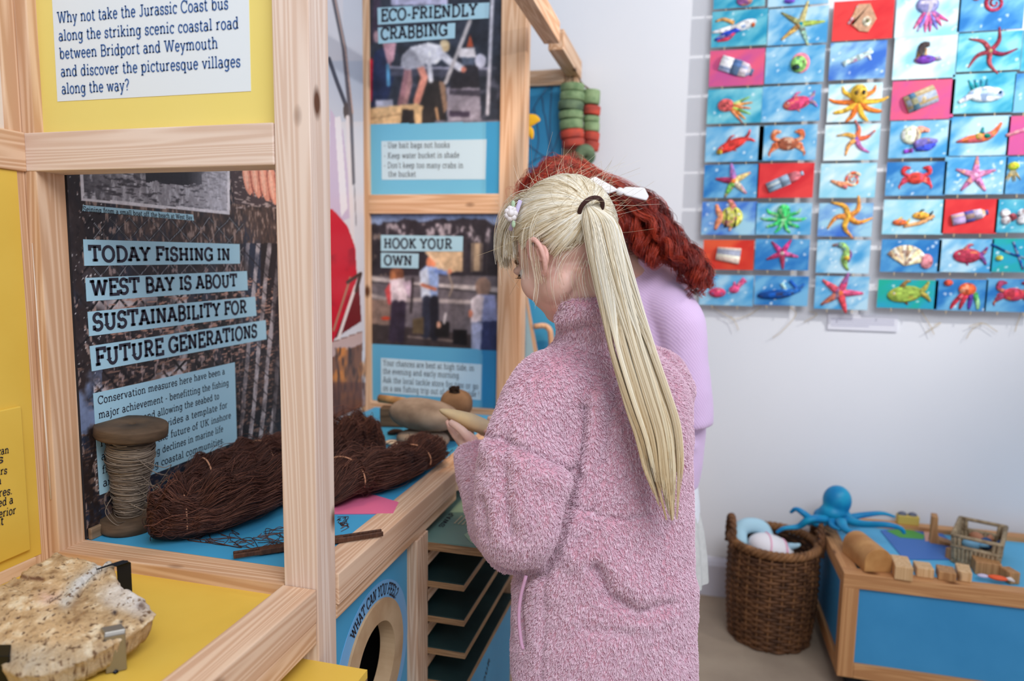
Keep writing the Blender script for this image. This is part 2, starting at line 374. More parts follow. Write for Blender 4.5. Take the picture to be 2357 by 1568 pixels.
# ------------------------------------------------------------------ printed pictures
class Canvas:
    """a fine grid on a plane whose colours are the picture printed there; shapes are given in photo pixels or plane u,v"""
    def __init__(s, axis, val, u0, u1, v0, v1, step):
        s.axis, s.val = axis, val
        nu, nv = int((u1-u0)/step)+1, int((v1-v0)/step)+1
        s.nu, s.nv = nu, nv
        u, v = np.meshgrid(np.linspace(u0, u1, nu), np.linspace(v0, v1, nv))
        s.u, s.v = u.ravel(), v.ravel()
        k = np.full_like(s.u, val)
        s.pt = np.stack([k, s.u, s.v], 1) if axis == 'X' else np.stack([s.u, k, s.v], 1)
        s.px, s.py, _ = proj(s.pt)
        s.c = np.zeros((len(s.u), 3))+128
    def nz(s, fx, fy, seed=0, oct=4):
        """noise in -1..1, fx/fy cells per metre"""
        return fbm(np.stack([s.u*fx, s.v*fy, np.zeros_like(s.u)], 1), 1, oct, seed)
    def mask_poly(s, pts, uv=False):
        x, y = (s.u, s.v) if uv else (s.px, s.py)
        p = np.array(pts, float); ins = np.zeros(len(x), bool); j = len(p)-1
        for i in range(len(p)):
            xi, yi = p[i]; xj, yj = p[j]
            if yi != yj:
                c = ((yi > y) != (yj > y)) & (x < (xj-xi)*(y-yi)/(yj-yi)+xi); ins ^= c
            j = i
        return ins
    def put(s, m, col, a=1.0):
        w = (np.asarray(m, float)*a)[:, None]
        s.c = s.c*(1-w)+np.asarray(col, float)*w; return s
    def poly(s, pts, col, a=1.0, uv=False): return s.put(s.mask_poly(pts, uv), col, a)
    def ell(s, cx, cy, rx, ry, col, a=1.0, rot=0, uv=False):
        x, y = (s.u, s.v) if uv else (s.px, s.py); r = math.radians(rot)
        dx, dy = x-cx, y-cy; X = dx*math.cos(r)+dy*math.sin(r); Y = -dx*math.sin(r)+dy*math.cos(r)
        return s.put((X/rx)**2+(Y/ry)**2 < 1, col, a)
    def line(s, pts, w, col, a=1.0, uv=False):
        x, y = (s.u, s.v) if uv else (s.px, s.py); d = np.full(len(x), 1e9)
        for (x0, y0), (x1, y1) in zip(pts[:-1], pts[1:]):
            L2 = (x1-x0)**2+(y1-y0)**2+1e-12; t = np.clip(((x-x0)*(x1-x0)+(y-y0)*(y1-y0))/L2, 0, 1)
            d = np.minimum(d, np.hypot(x-x0-t*(x1-x0), y-y0-t*(y1-y0)))
        return s.put(np.clip((w/2-d)/(w*.2)+.5, 0, 1), col, a)
    def blur(s, k=1):
        c = s.c.reshape(s.nv, s.nu, 3)
        for _ in range(k):
            for ax in (0, 1): c = .5*c+.25*(np.roll(c, 1, ax)+np.roll(c, -1, ax))
        c[0], c[-1], c[:, 0], c[:, -1] = c[1], c[-2], c[:, 1], c[:, -2]; s.c = c.reshape(-1, 3); return s
    def grain(s, amp, f, seed=3): s.c = np.clip(s.c*(1+amp*s.nz(f, f, seed, 3))[:, None], 0, 255); return s
    def build(s, name, m, parent=None, off=(0, 0, 0)):
        i = np.arange(s.nu*s.nv).reshape(s.nv, s.nu)
        q = np.stack([i[:-1, :-1], i[:-1, 1:], i[1:, 1:], i[1:, :-1]], -1).reshape(-1, 4)
        me = bpy.data.meshes.new(name); me.from_pydata((s.pt+np.array(off)).tolist(), [], q.tolist())
        at = me.color_attributes.new('Col', 'FLOAT_COLOR', 'POINT')
        c = np.ones((len(s.c), 4), np.float32); c[:, :3] = lin(np.clip(s.c, 0, 255)); at.data.foreach_set('color', c.ravel())
        return link(name, me, m, parent)
M_PRINT = colmat('printed_board', .38, .35)
M_INK = mat('dark_ink', (44, 44, 58), .5)
M_BLUEINK = mat('blue_ink', (58, 98, 158), .5)
M_STRIP = mat('pale_blue_print', (168, 208, 226), .4)
M_WHITEBOX = mat('white_print', (226, 234, 240), .4)
M_PINE = wood('pine', (234, 213, 198), (218, 190, 171))
M_PINE2 = wood('pine_warm', (228, 192, 160), (204, 160, 124))
M_PINE3 = wood('pine_tan', (230, 198, 170), (210, 170, 140))
M_YEL = noisy('yellow_board', (232, 194, 84), (226, 186, 76), 6, .42)
M_BLUE = noisy('sky_blue_board', (74, 166, 212), (68, 158, 206), 5, .42)
M_BLACKMETAL = mat('black_metal', (34, 36, 42), .35, .6)

def lettering(name, lines, plane, m, parent, off, weight=.13):
    """lines: (text, (x0,y0), (x1,y1) baseline ends in photo pixels, cap height px)"""
    mb = MB(); off = np.array(off, float)
    for text, p0, p1, cap in lines:
        A, B = P(*p0, **plane)+off, P(*p1, **plane)+off
        C = P(p0[0], p0[1]-cap, **plane)+off; L = np.linalg.norm(B-A); xd = (B-A)/L
        h = C-A; up = np.cross(np.cross(xd, h), xd); up /= np.linalg.norm(up); H = abs(h@up)
        strokes_mesh(mb, text, lambda x, y: A+xd*x+up*(y*H), 1, width=None) if 0 else None
        adv = sum(GL[c][0]+.05 for c in text); k = L/adv
        sub = MB(); strokes_mesh(sub, text, lambda x, y: (x, y, 0), weight)
        v = np.vstack(sub.v); mb.add(A+np.outer(v[:, 0]*k, xd)+np.outer(v[:, 1]*H, up), sub.f)
    return mb.build(name, m, parent)
def captions(rows, plane, parent, off, weight, m=None):
    """each printed strip is a part of its panel, its words a sub-part"""
    for quad, lines, w in rows:
        mb = MB(); strip(mb, quad, plane, tuple(np.array(off)*.5)); st = mb.build('caption_strip', m or M_STRIP, parent)
        lettering('lettering', lines, plane, M_INK, st, off, w or weight)
def strip(mb, quad, plane, ex):
    mb.prism([P(x, y, **plane) for x, y in quad], ex)

# ------------------------------------------------------------------ the room
WALL_Y = 3.0
def struct(name, mb, m, **k):
    o = mb.build(name, m, **k); o['kind'] = 'structure'; return o
M_WALL = noisy('white_plaster', (232, 233, 238), (226, 228, 234), 1.2, .8)
M_FLOOR = noisy('beige_vinyl', (176, 158, 138), (160, 142, 124), 5, .6, detail=8)
M_SKIRT = mat('white_gloss_paint', (222, 222, 236), .4)
struct('floor', MB().box2((-2.6, -1.4, -.05), (3.2, WALL_Y+.1, 0)), M_FLOOR)
struct('wall_back', MB().box2((-2.6, WALL_Y, 0), (3.2, WALL_Y+.1, 3.2)), M_WALL)
struct('wall_left', MB().box2((-2.6, -1.4, 0), (-2.5, WALL_Y, 3.2)), M_WALL)
sk = MB(); sk.prism([(-.42, WALL_Y, 0), (-.42, WALL_Y-.02, 0), (-.42, WALL_Y-.02, .135), (-.42, WALL_Y-.012, .152), (-.42, WALL_Y, .168)], (3.6, 0, 0))
struct('baseboard_back', sk, M_SKIRT)

# ------------------------------------------------------------------ near display stand: pine frame with yellow alcove
Y1, ZC = 1.029, .85
A = thing('display_stand', (-.9, 1.0, 0), 'pine framed display stand with yellow panels and a yellow sloping-side alcove, nearest the camera', 'display stand')
timber('post', (-.6335, Y1+.0315, 0), (-.6335, Y1+.0315, 2.35), .065, .063, M_PINE, A, up=(0, 1, 0))
timber('post', (-1.187, Y1+.03, 0), (-1.187, Y1+.03, 2.35), .07, .06, M_PINE2, A, up=(0, 1, 0))
timber('rail', (-1.1745, Y1+.0285, 1.5985), (-.667, Y1+.0285, 1.601), .06, .0675, M_PINE, A)
timber('sill', (-1.172, Y1+.031, ZC-.0325), (-.667, Y1+.031, ZC-.0325), .062, .065, M_PINE2, A)
timber('front_beam', (-.6355, .25, ZC-.03), (-.6355, Y1-.001, ZC-.03), .065, .06, M_PINE3, A)
timber('front_beam', (-.636, .25, ZC-.0805), (-.636, Y1-.001, ZC-.0805), .064, .04, M_PINE2, A)
# the wing on the left: rail, post, bottom rail, boards
timber('wing_post', (-1.2095, Y1-.0155, ZC-.03), (-1.2095, Y1-.0155, 2.35), .065, .031, M_PINE2, A, up=(0, 1, 0))
timber('wing_rail', (-1.2061, .2, 1.5985), (-1.2061, Y1-.001, 1.5985), .0705, .069, M_PINE2, A)
timber('wing_rail', (-1.2075, .2, ZC-.021), (-1.2075, Y1-.03, ZC-.021), .07, .042, M_PINE2, A)
wp = MB().box2((-1.2, .2, ZC), (-1.176, 1.012, 1.5635)).build('wing_panel', M_YEL, A)
rb = MB().box2((-1.176, .2, .87), (-1.168, .985, 1.142)).build('raised_board', M_YEL, wp, .002)
pl = dict(X=-1.168)
lettering('lettering', [('can', (-7, 1048), (20, 1043), 17), ('s', (-6, 1067), (8, 1064), 19), ('ars', (-10, 1095), (16, 1090), 17), ('n', (-10, 1117), (3, 1114), 19), ('res.', (-4, 1144), (28, 1137), 18),
                        ('ed a', (-5, 1167), (30, 1158), 18), ('erior', (-4, 1192), (36, 1182), 18), ('at', (-11, 1212), (8, 1207), 19)], pl, M_INK, wp, (.0012, 0, 0), .13)
MB().tube([P(74, 560, Y=Y1-.001), P(90, 790, Y=Y1-.001), P(106, 1000, Y=Y1-.001), P(117, 1150, Y=Y1-.001)], [.0005, .0016, .0018, .0012], 6).build('filler_bead', mat('white_filler', (232, 216, 200), .7), A)
MB().box2((-1.2, .2, 1.633), (-1.1815, Y1-.03, 2.3)).build('wing_panel', mat('wing_upper', (228, 214, 200), .5), A)
# upper yellow panel
up_ = MB().box2((-1.152, Y1+.02, 1.634), (-.666, Y1+.034, 2.3)).build('upper_panel', noisy('pale_yellow_board', (238, 218, 128), (236, 216, 120), 3, .32), A)
pl = dict(Y=Y1+.02)
tb = MB(); strip(tb, [(119, -30), (572, -62), (578, 210), (133, 234)], pl, (0, -.0008, 0)); tbo = tb.build('text_box', M_WHITEBOX, up_)
lettering('lettering', [('Why not take the Jurassic Coast bus', (134, 54), (528, 21), 26), ('along the striking scenic coastal road', (137, 95), (552, 66), 25),
                        ('between Bridport and Weymouth', (139, 136), (504, 112), 25), ('and discover the picturesque villages', (142, 177), (556, 154), 25),
                        ('along the way?', (144, 217), (301, 208), 25)], pl, M_BLUEINK, up_, (0, -.0016, 0), .125)
# yellow desk and the lower yellow shelf
MB().box2((-1.172, .2, ZC-.042), (-.667, Y1, ZC-.022)).build('desk_board', M_YEL, A)
ls = MB().box2((-.75, .6, .703), (-.509, Y1, .718)); ls.build('lower_shelf', M_YEL, A)
MB().box2((-.75, .6, .68), (-.509, Y1, .703)).build('shelf_edge', noisy('plywood_edge', (176, 140, 100), (120, 90, 62), 40, .6, stretch=(1, 1, 12)), A)
MB().box2((-.66, .62, 0), (-.61, .68, .68)).build('leg', M_PINE2, A)

# ------------------------------------------------------------------ the long counter with blue top, feely hole and sliding boards
B = thing('display_counter', (-.9, 1.7, 0), 'long pine counter with a blue top and a round hole in its blue side', 'counter')
M_PLYEDGE = noisy('plywood_layers', (188, 150, 110), (128, 96, 68), 8, .6, stretch=(2, 2, 130), detail=2)
M_GREEN = noisy('dark_green_laminate', (30, 52, 54), (40, 66, 66), 9, .5)
XB = -.596
timber('top_rail', (XB-.033, Y1+.064, ZC-.03), (XB-.033, 1.764, ZC-.03), .066, .06, M_PINE3, B)
timber('top_rail', (XB-.034, 1.765, ZC-.032), (XB-.034, 2.43, ZC-.032), .066, .064, M_PINE2, B)
timber('apron', (XB-.035, Y1+.064, ZC-.074), (XB-.035, 1.764, ZC-.074), .06, .028, M_PINE2, B)
MB().box2((-1.16, Y1+.063, ZC-.03), (XB-.0665, 2.43, ZC-.002)).build('blue_top', M_BLUE, B)
MB().box2((-1.1495, Y1+.064, ZC-.002), (-1.141, 2.0, ZC+.022)).build('batten', noisy('dull_wood', (150, 124, 98), (120, 98, 76), 14, .7, stretch=(4, .3, 4)), B, .002)
timber('post', (XB-.035, 1.504, 0), (XB-.035, 1.504, ZC-.089), .07, .07, M_PINE3, B, up=(0, 1, 0))
XP = -.622
# side panel with the round hole
sp = MB(); cy_, cz_, r_ = 1.291, .55, .093; n = 48
ang = np.linspace(0, 2*np.pi, n, endpoint=False)
def sq(a):
    c, s = math.cos(a), math.sin(a); k = []
    if c > 1e-9: k.append((1.469-cy_)/c)
    if c < -1e-9: k.append((Y1+.06-cy_)/c)
    if s > 1e-9: k.append((ZC-.088-cz_)/s)
    if s < -1e-9: k.append((0-cz_)/s)
    return min(k)
def ring2(mb, x0, x1, inner, outer, a0=0, nn=n):
    v = []
    for a, ri, ro in zip(np.linspace(0, 2*np.pi, nn, endpoint=False), inner, outer):
        for x, r in ((x1, ri), (x1, ro), (x0, ro), (x0, ri)): v.append((x, cy_+r*math.cos(a), cz_+r*math.sin(a)))
    f = []
    for i in range(nn):
        j = (i+1) % nn
        for k in range(4): f.append((4*i+k, 4*i+(k+1) % 4, 4*j+(k+1) % 4, 4*j+k))
    mb.add(v, f)
angs = sorted(list(ang)+[math.atan2(z-cz_, y-cy_) % (2*np.pi) for y in (1.469, Y1+.06) for z in (0, ZC-.088)])
def ring3(mb, x0, x1, ri, ro):
    v = []; nn = len(angs)
    for a in angs:
        o = sq(a) if ro is None else ro
        for x, r in ((x1, ri), (x1, o), (x0, o), (x0, ri)): v.append((x, cy_+r*math.cos(a), cz_+r*math.sin(a)))
    mb.add(v, [(4*i+k, 4*i+(k+1) % 4, 4*((i+1) % nn)+(k+1) % 4, 4*((i+1) % nn)+k) for i in range(nn) for k in range(4)])
ring3(sp, XP-.012, XP, r_+.01, None)
side = sp.build('side_panel', M_BLUE, B)
rr = MB(); ring3(rr, XP, XP+.0008, .141, .1785); rr.build('pale_ring', mat('pale_blue_ring', (120, 178, 226), .45), side)
rr = MB(); ring3(rr, XP-.03, XP+.006, r_, .141); rr.build('wooden_ring', noisy('birch_ply', (206, 176, 140), (184, 150, 114), 14, .5), side)
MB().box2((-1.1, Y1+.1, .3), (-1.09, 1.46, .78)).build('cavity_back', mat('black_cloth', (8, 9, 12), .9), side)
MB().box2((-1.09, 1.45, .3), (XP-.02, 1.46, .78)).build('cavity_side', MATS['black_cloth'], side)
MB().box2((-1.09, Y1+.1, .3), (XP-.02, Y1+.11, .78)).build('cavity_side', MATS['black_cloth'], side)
# the words round the hole
mb = MB(); sub = MB(); txt = 'WHAT CAN YOU FEEL?'
strokes_mesh(sub, txt, lambda x, y: (x, y, 0), .17); v = np.vstack(sub.v)
adv = sum(GL[c][0]+.05 for c in txt); H = .0235
pa, pb = P(811, 1472, X=XP), P(915, 1364, X=XP)
a0 = math.atan2(pa[2]-cz_, pa[1]-cy_); a1 = math.atan2(pb[2]-cz_, pb[1]-cy_)
if a0 < a1: a0 += 2*math.pi
th = a0+(a1-a0)*v[:, 0]/adv; R_ = .147+v[:, 1]*H
mb.add(np.stack([np.full(len(v), XP+.0016), cy_+R_*np.cos(th), cz_+R_*np.sin(th)], 1), sub.f); mb.build('lettering', M_INK, side)
# rack of boards beyond the post
yb = 1.538
for i, (z, x1, y1) in enumerate(((.636, -.503, 2.2), (.546, -.502, 2.25), (.462, -.499, 2.3), (.378, -.4985, 2.3))):
    b_ = MB().box2((-1.05, yb, z-.0035), (x1, y1, z)).build('board', M_GREEN, B)
    MB().box2((-1.05, yb, z-.019), (x1, y1, z-.0035)).build('plywood_edge', M_PLYEDGE, b_)
tb_ = MB().box2((-1.05, yb, .7315), (-.40, 2.2, .735)).build('board', mat('sage_print', (112, 146, 138), .45), B)
MB().box2((-1.05, yb, .711), (-.40, 2.2, .7315)).build('plywood_edge', M_PLYEDGE, tb_)
cv = Canvas('Y', 0, 0, 1, 0, 1, .5)
tp = MB()
pz = dict(Z=.7352)
def zpoly(pts, ex=.0006): tp.prism([P(x, y, **pz) for x, y in pts], (0, 0, ex))
zpoly([(1068, 1232), (1090, 1216), (1140, 1225), (1180, 1260), (1120, 1257), (1085, 1250)]); zpoly([(1034, 1180), (1060, 1150), (1090, 1150), (1080, 1180)])
tp.build('pale_shape', mat('sage_light', (150, 182, 158), .45), tb_)
lettering('lettering', [('SWAP', (1020, 1214), (1048, 1182), 14), ('these are', (1034, 1228), (1046, 1184), 1)][:1], pz, M_INK, tb_, (0, 0, .0008), .16)
mb = MB()
for k in range(6):
    A0 = P(1046+k*9, 1206+k*1.5, **pz); B0 = P(1064+k*9, 1188+k*1.5, **pz)
    d = (B0-A0)/np.linalg.norm(B0-A0); nrm = np.array([d[1], -d[0], 0])*.0022
    for q in range(7):
        s0 = A0+(B0-A0)*(q/7); s1 = A0+(B0-A0)*((q+.72)/7)
        mb.add(np.array([s0-nrm, s1-nrm, s1+nrm, s0+nrm])+np.array([0, 0, .0012]), [(0, 1, 2, 3)])
mb.build('small_print', mat('cream_print', (206, 200, 170), .5), tb_)
for z in (.711, .617, .527, .443, .359):   # runners between the boards
    timber('runner', (-.625, yb, z-.03), (-.625, 2.3, z-.03), .05, .03, M_PINE2, B)
low = MB().box2((-1.05, yb, .02), (-.505, 2.02, .357)).build('lower_box', M_BLUE, B)
lettering('lettering', [('YOUR', (1108, 1600), (1128, 1518), 16)], dict(X=-.505), M_INK, low, (.001, 0, 0), .16)
timber('post', (-.54, 2.06, 0), (-.54, 2.06, .70), .07, .07, M_PINE2, B, up=(0, 1, 0))
MB().box2((-1.12, Y1+.1, .02), (-1.05, 2.43, ZC-.03)).build('carcass_back', M_PINE2, B)

# fishing panel standing along the back of the counter
XF = -1.15
FP = thing('information_panel', (XF-.01, 1.5, ZC), 'dark lobster-pot picture panel headed TODAY FISHING IN WEST BAY, behind the nearest pine frame', 'information panel', 'information panels')
MB().box2((XF-.014, Y1+.062, ZC), (XF-.0012, 1.98, 1.80)).build('board', mat('panel_edge', (60, 56, 58), .5), FP)
cv = Canvas('X', XF, Y1+.062, 1.98, ZC+.002, 1.798, .0024)
px, py = cv.px, cv.py
n1 = cv.nz(22, 22, 1, 5); n2 = cv.nz(150, 60, 5, 3); n3 = cv.nz(60, 260, 9, 3); n4 = cv.nz(9, 9, 31, 3)
cv.c[:] = (38, 32, 34)
cv.put(np.clip(n1*1.6+.1, 0, 1), (64, 54, 54)); cv.put(np.clip(n4*2, 0, 1)*(px < 600), (44, 52, 70))
def netting(x0, y0, x1, y1, stepx, stepy, w, col, sl=1.15):
    m = (px > x0) & (px < x1) & (py > y0) & (py < y1); k = np.zeros(len(px))
    wob = 5*n4
    for sg in (1, -1):
        t = ((px+wob)*1.0+sg*(py+wob)/sl) % stepx; k = np.maximum(k, np.clip((w-np.minimum(t, stepx-t))/1.5+.5, 0, 1))
    cv.put(k*m, col)
bright = (np.clip(n4*4+.5, 0, 1))*((py > 660) & (py < 905) & (px > 215) & (px < 430))
cv.put(bright, (196, 184, 186)); cv.put(((py > 470) & (py < 560) & (px > 270))*np.clip(.75+n2, 0, 1), (92, 72, 64))
netting(175, 500, 560, 960, 46, 40, 3.4, (18, 16, 18)); netting(215, 500, 560, 660, 46, 40, .9, (150, 150, 158))
fib = np.clip((n3-.15)*4, 0, 1); cv.put(fib*((py > 640) & (py < 860) & (px > 250)), (176, 134, 118)); cv.put(fib*(py > 830)*.9, (124, 96, 84)); cv.put(np.clip((n2-.3)*5, 0, 1)*(py > 520)*(px < 560)*.7, (186, 160, 156))
cv.put(np.clip((n2-.25)*5, 0, 1)*((px < 225) | (py < 560)), (150, 128, 120)); cv.put(np.clip((cv.nz(320, 320, 77, 2)-.55)*9, 0, 1)*(px < 240), (214, 208, 210))
cv.put((np.abs(px-(165+.058*(py-400)+10*np.sin(py/26))) < 14)*np.clip(.7+n2, 0, 1), (46, 36, 34))
sl = ((px+.10*py+3*n4) % 24); cv.put(((sl < 9) & (px > 548) & (py > 560) & (py < 1010))*np.clip(1.05-np.abs(n1)*1.2, 0, 1)*np.clip((px-540)/40, 0, 1), (178, 168, 172))
sl = ((px-.9*py) % 41); cv.put(((sl < 3) & (px > 560) & (py > 560) & (py < 1010)), (34, 28, 30))
cv.put((px > 628)*(py > 560)*.55, (40, 32, 34))
cv.put(((px < 235) & (py > 850) & (py < 1000))*np.clip(n1*2+.2, 0, 1), (112, 126, 158))
cv.poly([(527, 380), (660, 380), (660, 480), (540, 470)], (74, 60, 62)); cv.put(((px > 540) & (py < 480))*np.clip((n3-.1)*4, 0, 1), (168, 150, 146))
for k, (x, y) in enumerate(((570, 405), (590, 412), (610, 420), (629, 428))):
    cv.ell(x, y, 11, 44, (226, 152, 128), rot=-8); cv.ell(x-4, y-5, 4, 36, (240, 182, 158), rot=-8); cv.ell(x+8, y+8, 2, 40, (170, 92, 78), rot=-8)
cv.poly([(181, 300), (529, 300), (529, 494), (187, 462)], (226, 220, 226))
inn = cv.mask_poly([(187, 300), (523, 300), (523, 486), (193, 456)]); cv.put(inn, (150, 145, 152))
cv.put(inn*np.clip(.4+n1*1.8, 0, 1)*(px < 345), (98, 94, 100)); cv.put(inn*np.clip(n2*2+.1, 0, 1), (196, 192, 200)); cv.put(inn*np.clip((n3-.1)*3, 0, 1), (74, 70, 76))
cv.put(inn*((py < 422+8*n1) & (px > 335) & (px < 465)), (44, 42, 48)); cv.put(inn*np.clip((px-430)/60, 0, 1)*.6, (206, 202, 212))
cv.grain(.10, 160)
cv.build('print', M_PRINT, FP)
pl = dict(X=XF)
captions([([(191, 472), (444, 494), (446, 508), (189, 486)], [('Seining from a small boat off the beach at West Bay', (190, 487), (442, 506), 12)], .12),
          ([(191, 551), (551, 562), (552, 607), (194, 612)], [('TODAY FISHING IN', (204, 602), (530, 599), 35)], None),
          ([(196, 640), (568, 624), (570, 668), (199, 694)], [('WEST BAY IS ABOUT', (208, 681), (546, 659), 36)], None),
          ([(201, 718), (587, 683), (590, 727), (205, 774)], [('SUSTAINABILITY FOR', (213, 761), (568, 720), 38)], None),
          ([(206, 797), (611, 737), (613, 781), (211, 855)], [('FUTURE GENERATIONS', (219, 843), (592, 775), 39)], None),
          ([(214, 906), (540, 834), (545, 1016), (229, 1140)], [('Conservation measures here have been a', (224, 931), (517, 861), 18), ('major achievement - benefitting the fishing', (226, 964), (526, 887), 18),
            ('biodiversity and allowing the seabed to', (228, 997), (504, 918), 18), ('rejuvenate it provides a template for', (230, 1029), (523, 938), 18), ('a template for the future of UK inshore', (232, 1060), (531, 962), 18),
            ('fishing reversing declines in marine life', (234, 1091), (513, 993), 18), ('and sustaining coastal communities.', (236, 1121), (515, 1019), 18)], .115)], pl, FP, (.0016, 0, 0), .2)

# boat mural further along the same wall of boards
XM = -1.2
MU = thing('mural_panel', (XM-.01, 2.2, ZC), 'tall picture board of a red boat hull and grey mast, between the pine frames', 'mural')
MB().box2((XM-.014, 1.99, ZC), (XM-.0012, 2.43, 2.45)).build('board', MATS['panel_edge'], MU)
cv = Canvas('X', XM, 1.99, 2.43, ZC+.002, 2.448, .004); px, py = cv.px, cv.py
n1 = cv.nz(12, 12, 4, 4); n2 = cv.nz(60, 20, 6, 3)
cv.c[:] = (212, 210, 218); cv.put(np.clip((300-py)/300, 0, 1)*.5*(px > 790), (190, 200, 216)); cv.put((py > 140)*(py < 280)*.6, (176, 188, 208))
cv.poly([(760, 250), (790, 300), (812, 500), (756, 520)], (196, 180, 206)); cv.poly([(770, 270), (784, 268), (800, 480), (785, 500)], (226, 222, 230))
cv.line([(765, -20), (792, 110), (806, 250), (812, 420)], 11, (96, 92, 100)); cv.line([(768, -20), (796, 120), (812, 260)], 3, (190, 160, 150)); cv.line([(757, 135), (776, 190), (797, 245)], 9, (70, 74, 88))
cv.ell(796, 255, 6, 20, (80, 74, 78)); cv.line([(800, 270), (812, 560), (818, 640)], 9, (222, 214, 218)); cv.line([(808, 270), (820, 520)], 2, (110, 104, 112))
cv.poly([(755, 480), (766, 482), (800, 520), (818, 570), (822, 640), (800, 720), (764, 790), (755, 790)], (196, 26, 48)); cv.put(cv.mask_poly([(755, 590), (815, 570), (822, 650), (790, 720), (760, 700)])*np.clip(.3+n1, 0, 1), (130, 14, 34))
cv.poly([(770, 780), (806, 690), (826, 640), (832, 740)], (110, 30, 36)); cv.line([(768, 760), (800, 660), (806, 640)], 5, (170, 120, 100)); cv.line([(778, 782), (818, 660)], 7, (226, 214, 212)); cv.line([(800, 650), (830, 630), (820, 670)], 8, (70, 50, 46))
cv.poly([(755, 790), (834, 762), (834, 960), (755, 960)], (126, 84, 64)); cv.poly([(755, 792), (834, 764), (834, 790), (755, 826)], (196, 168, 164)); cv.put((py > 800)*np.clip(n1*2, 0, 1), (206, 128, 60)); cv.put((py > 800)*np.clip(n2*2.2, 0, 1), (74, 52, 46)); cv.put((py > 880)*.5, (92, 52, 44))
cv.build('print', M_PRINT, MU)

# ------------------------------------------------------------------ second stand at the end of the counter, warm spotlight on it
Y2 = 2.47
D2 = thing('display_stand', (-.92, Y2, 0), 'tall pine stand with two picture panels at the far end of the counter', 'display stand')
timber('post', (-1.22, Y2+.035, 0), (-1.22, Y2+.035, 2.4), .04, .07, M_PINE2, D2, up=(0, 1, 0))
timber('post', (-.6425, Y2+.035, 0), (-.6425, Y2+.035, 2.4), .091, .07, M_PINE2, D2, up=(0, 1, 0))
timber('rail', (-1.2, Y2+.03, 1.621), (-.688, Y2+.03, 1.621), .06, .071, M_PINE2, D2)
timber('rail', (-1.2, Y2+.03, .825), (-.688, Y2+.03, .825), .06, .07, M_PINE2, D2)
YP = Y2+.02
C1 = tag(MB().box2((-1.2, YP+.0012, 1.657), (-.688, YP+.016, 2.4)).build('information_panel', mat('panel_edge_blue', (90, 160, 200), .5)), 'blue panel with harbour picture headed ECO-FRIENDLY CRABBING, above the pine rail', 'information panel', 'information panels')
cv = Canvas('Y', YP, -1.2, -.688, 1.657, 2.398, .0028); px, py = cv.px, cv.py
n1 = cv.nz(14, 14, 3, 4); n2 = cv.nz(50, 50, 8, 3)
cv.c[:] = (50, 56, 70); cv.put(np.clip(n1*2, 0, 1)*.7, (36, 38, 48)); cv.put(np.clip((n2-.2)*3, 0, 1)*(py > 150)*.5, (110, 110, 130))
cv.poly([(900, -20), (1030, -20), (1030, 12), (900, 12)], (176, 176, 206)); cv.poly([(860, -30), (876, -30), (876, 90), (856, 100)], (70, 60, 80))
cv.poly([(862, 120), (898, 100), (906, 180), (890, 240), (850, 246)], (36, 46, 78)); cv.ell(868, 84, 8, 14, (170, 140, 150)); cv.line([(888, 100), (897, 155)], 7, (214, 120, 100)); cv.poly([(880, 98), (912, 98), (906, 140), (893, 150)], (196, 150, 164)); cv.line([(893, 150), (894, 195)], 8, (90, 150, 190))
cv.line([(852, 140), (850, 230)], 12, (190, 30, 56)); cv.poly([(864, 230), (905, 230), (905, 244), (866, 248)], (176, 178, 200))
cv.poly([(900, 154), (1122, 154), (1122, 175), (900, 175)], (70, 72, 88)); cv.line([(900, 155), (1125, 158)], 5, (168, 168, 190))
cv.poly([(960, 175), (1020, 190), (1026, 280), (980, 280), (968, 240)], (46, 42, 42)); cv.poly([(1010, 186), (1024, 190), (1030, 250), (1022, 262)], (150, 120, 100)); cv.poly([(1028, 202), (1104, 202), (1108, 280), (1030, 280)], (150, 144, 160)); cv.poly([(1036, 150), (1100, 150), (1104, 200), (1036, 205)], (44, 42, 50)); cv.poly([(1034, 206), (1105, 208), (1105, 222), (1034, 218)], (70, 66, 80)); cv.poly([(1034, 255), (1082, 257), (1080, 270), (1034, 268)], (66, 56, 76))
for a, b in (((922, 155), (926, 215)), ((960, 160), (975, 180))): pass
cv.line([(938, 155), (941, 190), (932, 232)], 16, (176, 132, 134)); cv.line([(966, 150), (977, 178), (960, 232)], 16, (226, 150, 132)); cv.line([(938, 155), (926, 215), (921, 238)], 12, (150, 108, 116))
cv.poly([(925, 128), (946, 108), (968, 120), (980, 152), (935, 162), (922, 150)], (182, 182, 196)); cv.poly([(945, 108), (985, 98), (1016, 104), (1028, 126), (1004, 148), (968, 146), (958, 124)], (226, 226, 238)); cv.line([(1010, 118), (1036, 142), (1060, 156)], 17, (220, 220, 234)); cv.ell(1067, 160, 6, 7, (226, 140, 120)); cv.line([(988, 148), (992, 185)], 11, (214, 214, 226)); cv.ell(1026, 106, 9, 14, (226, 196, 150)); cv.ell(1022, 100, 9, 9, (226, 204, 166))
cv.poly([(1058, 112), (1092, 110), (1096, 132), (1056, 132)], (226, 220, 226)); cv.poly([(1062, 132), (1092, 132), (1090, 150), (1064, 150)], (90, 100, 120)); cv.poly([(1074, 108), (1082, 80), (1090, 108)], (214, 96, 62)); cv.ell(1106, 140, 13, 16, (206, 206, 226))
cv.line([(1082, 48), (1026, 190)], 9, (188, 182, 186)); cv.line([(1134, -20), (1122, 262)], 8, (206, 206, 220))
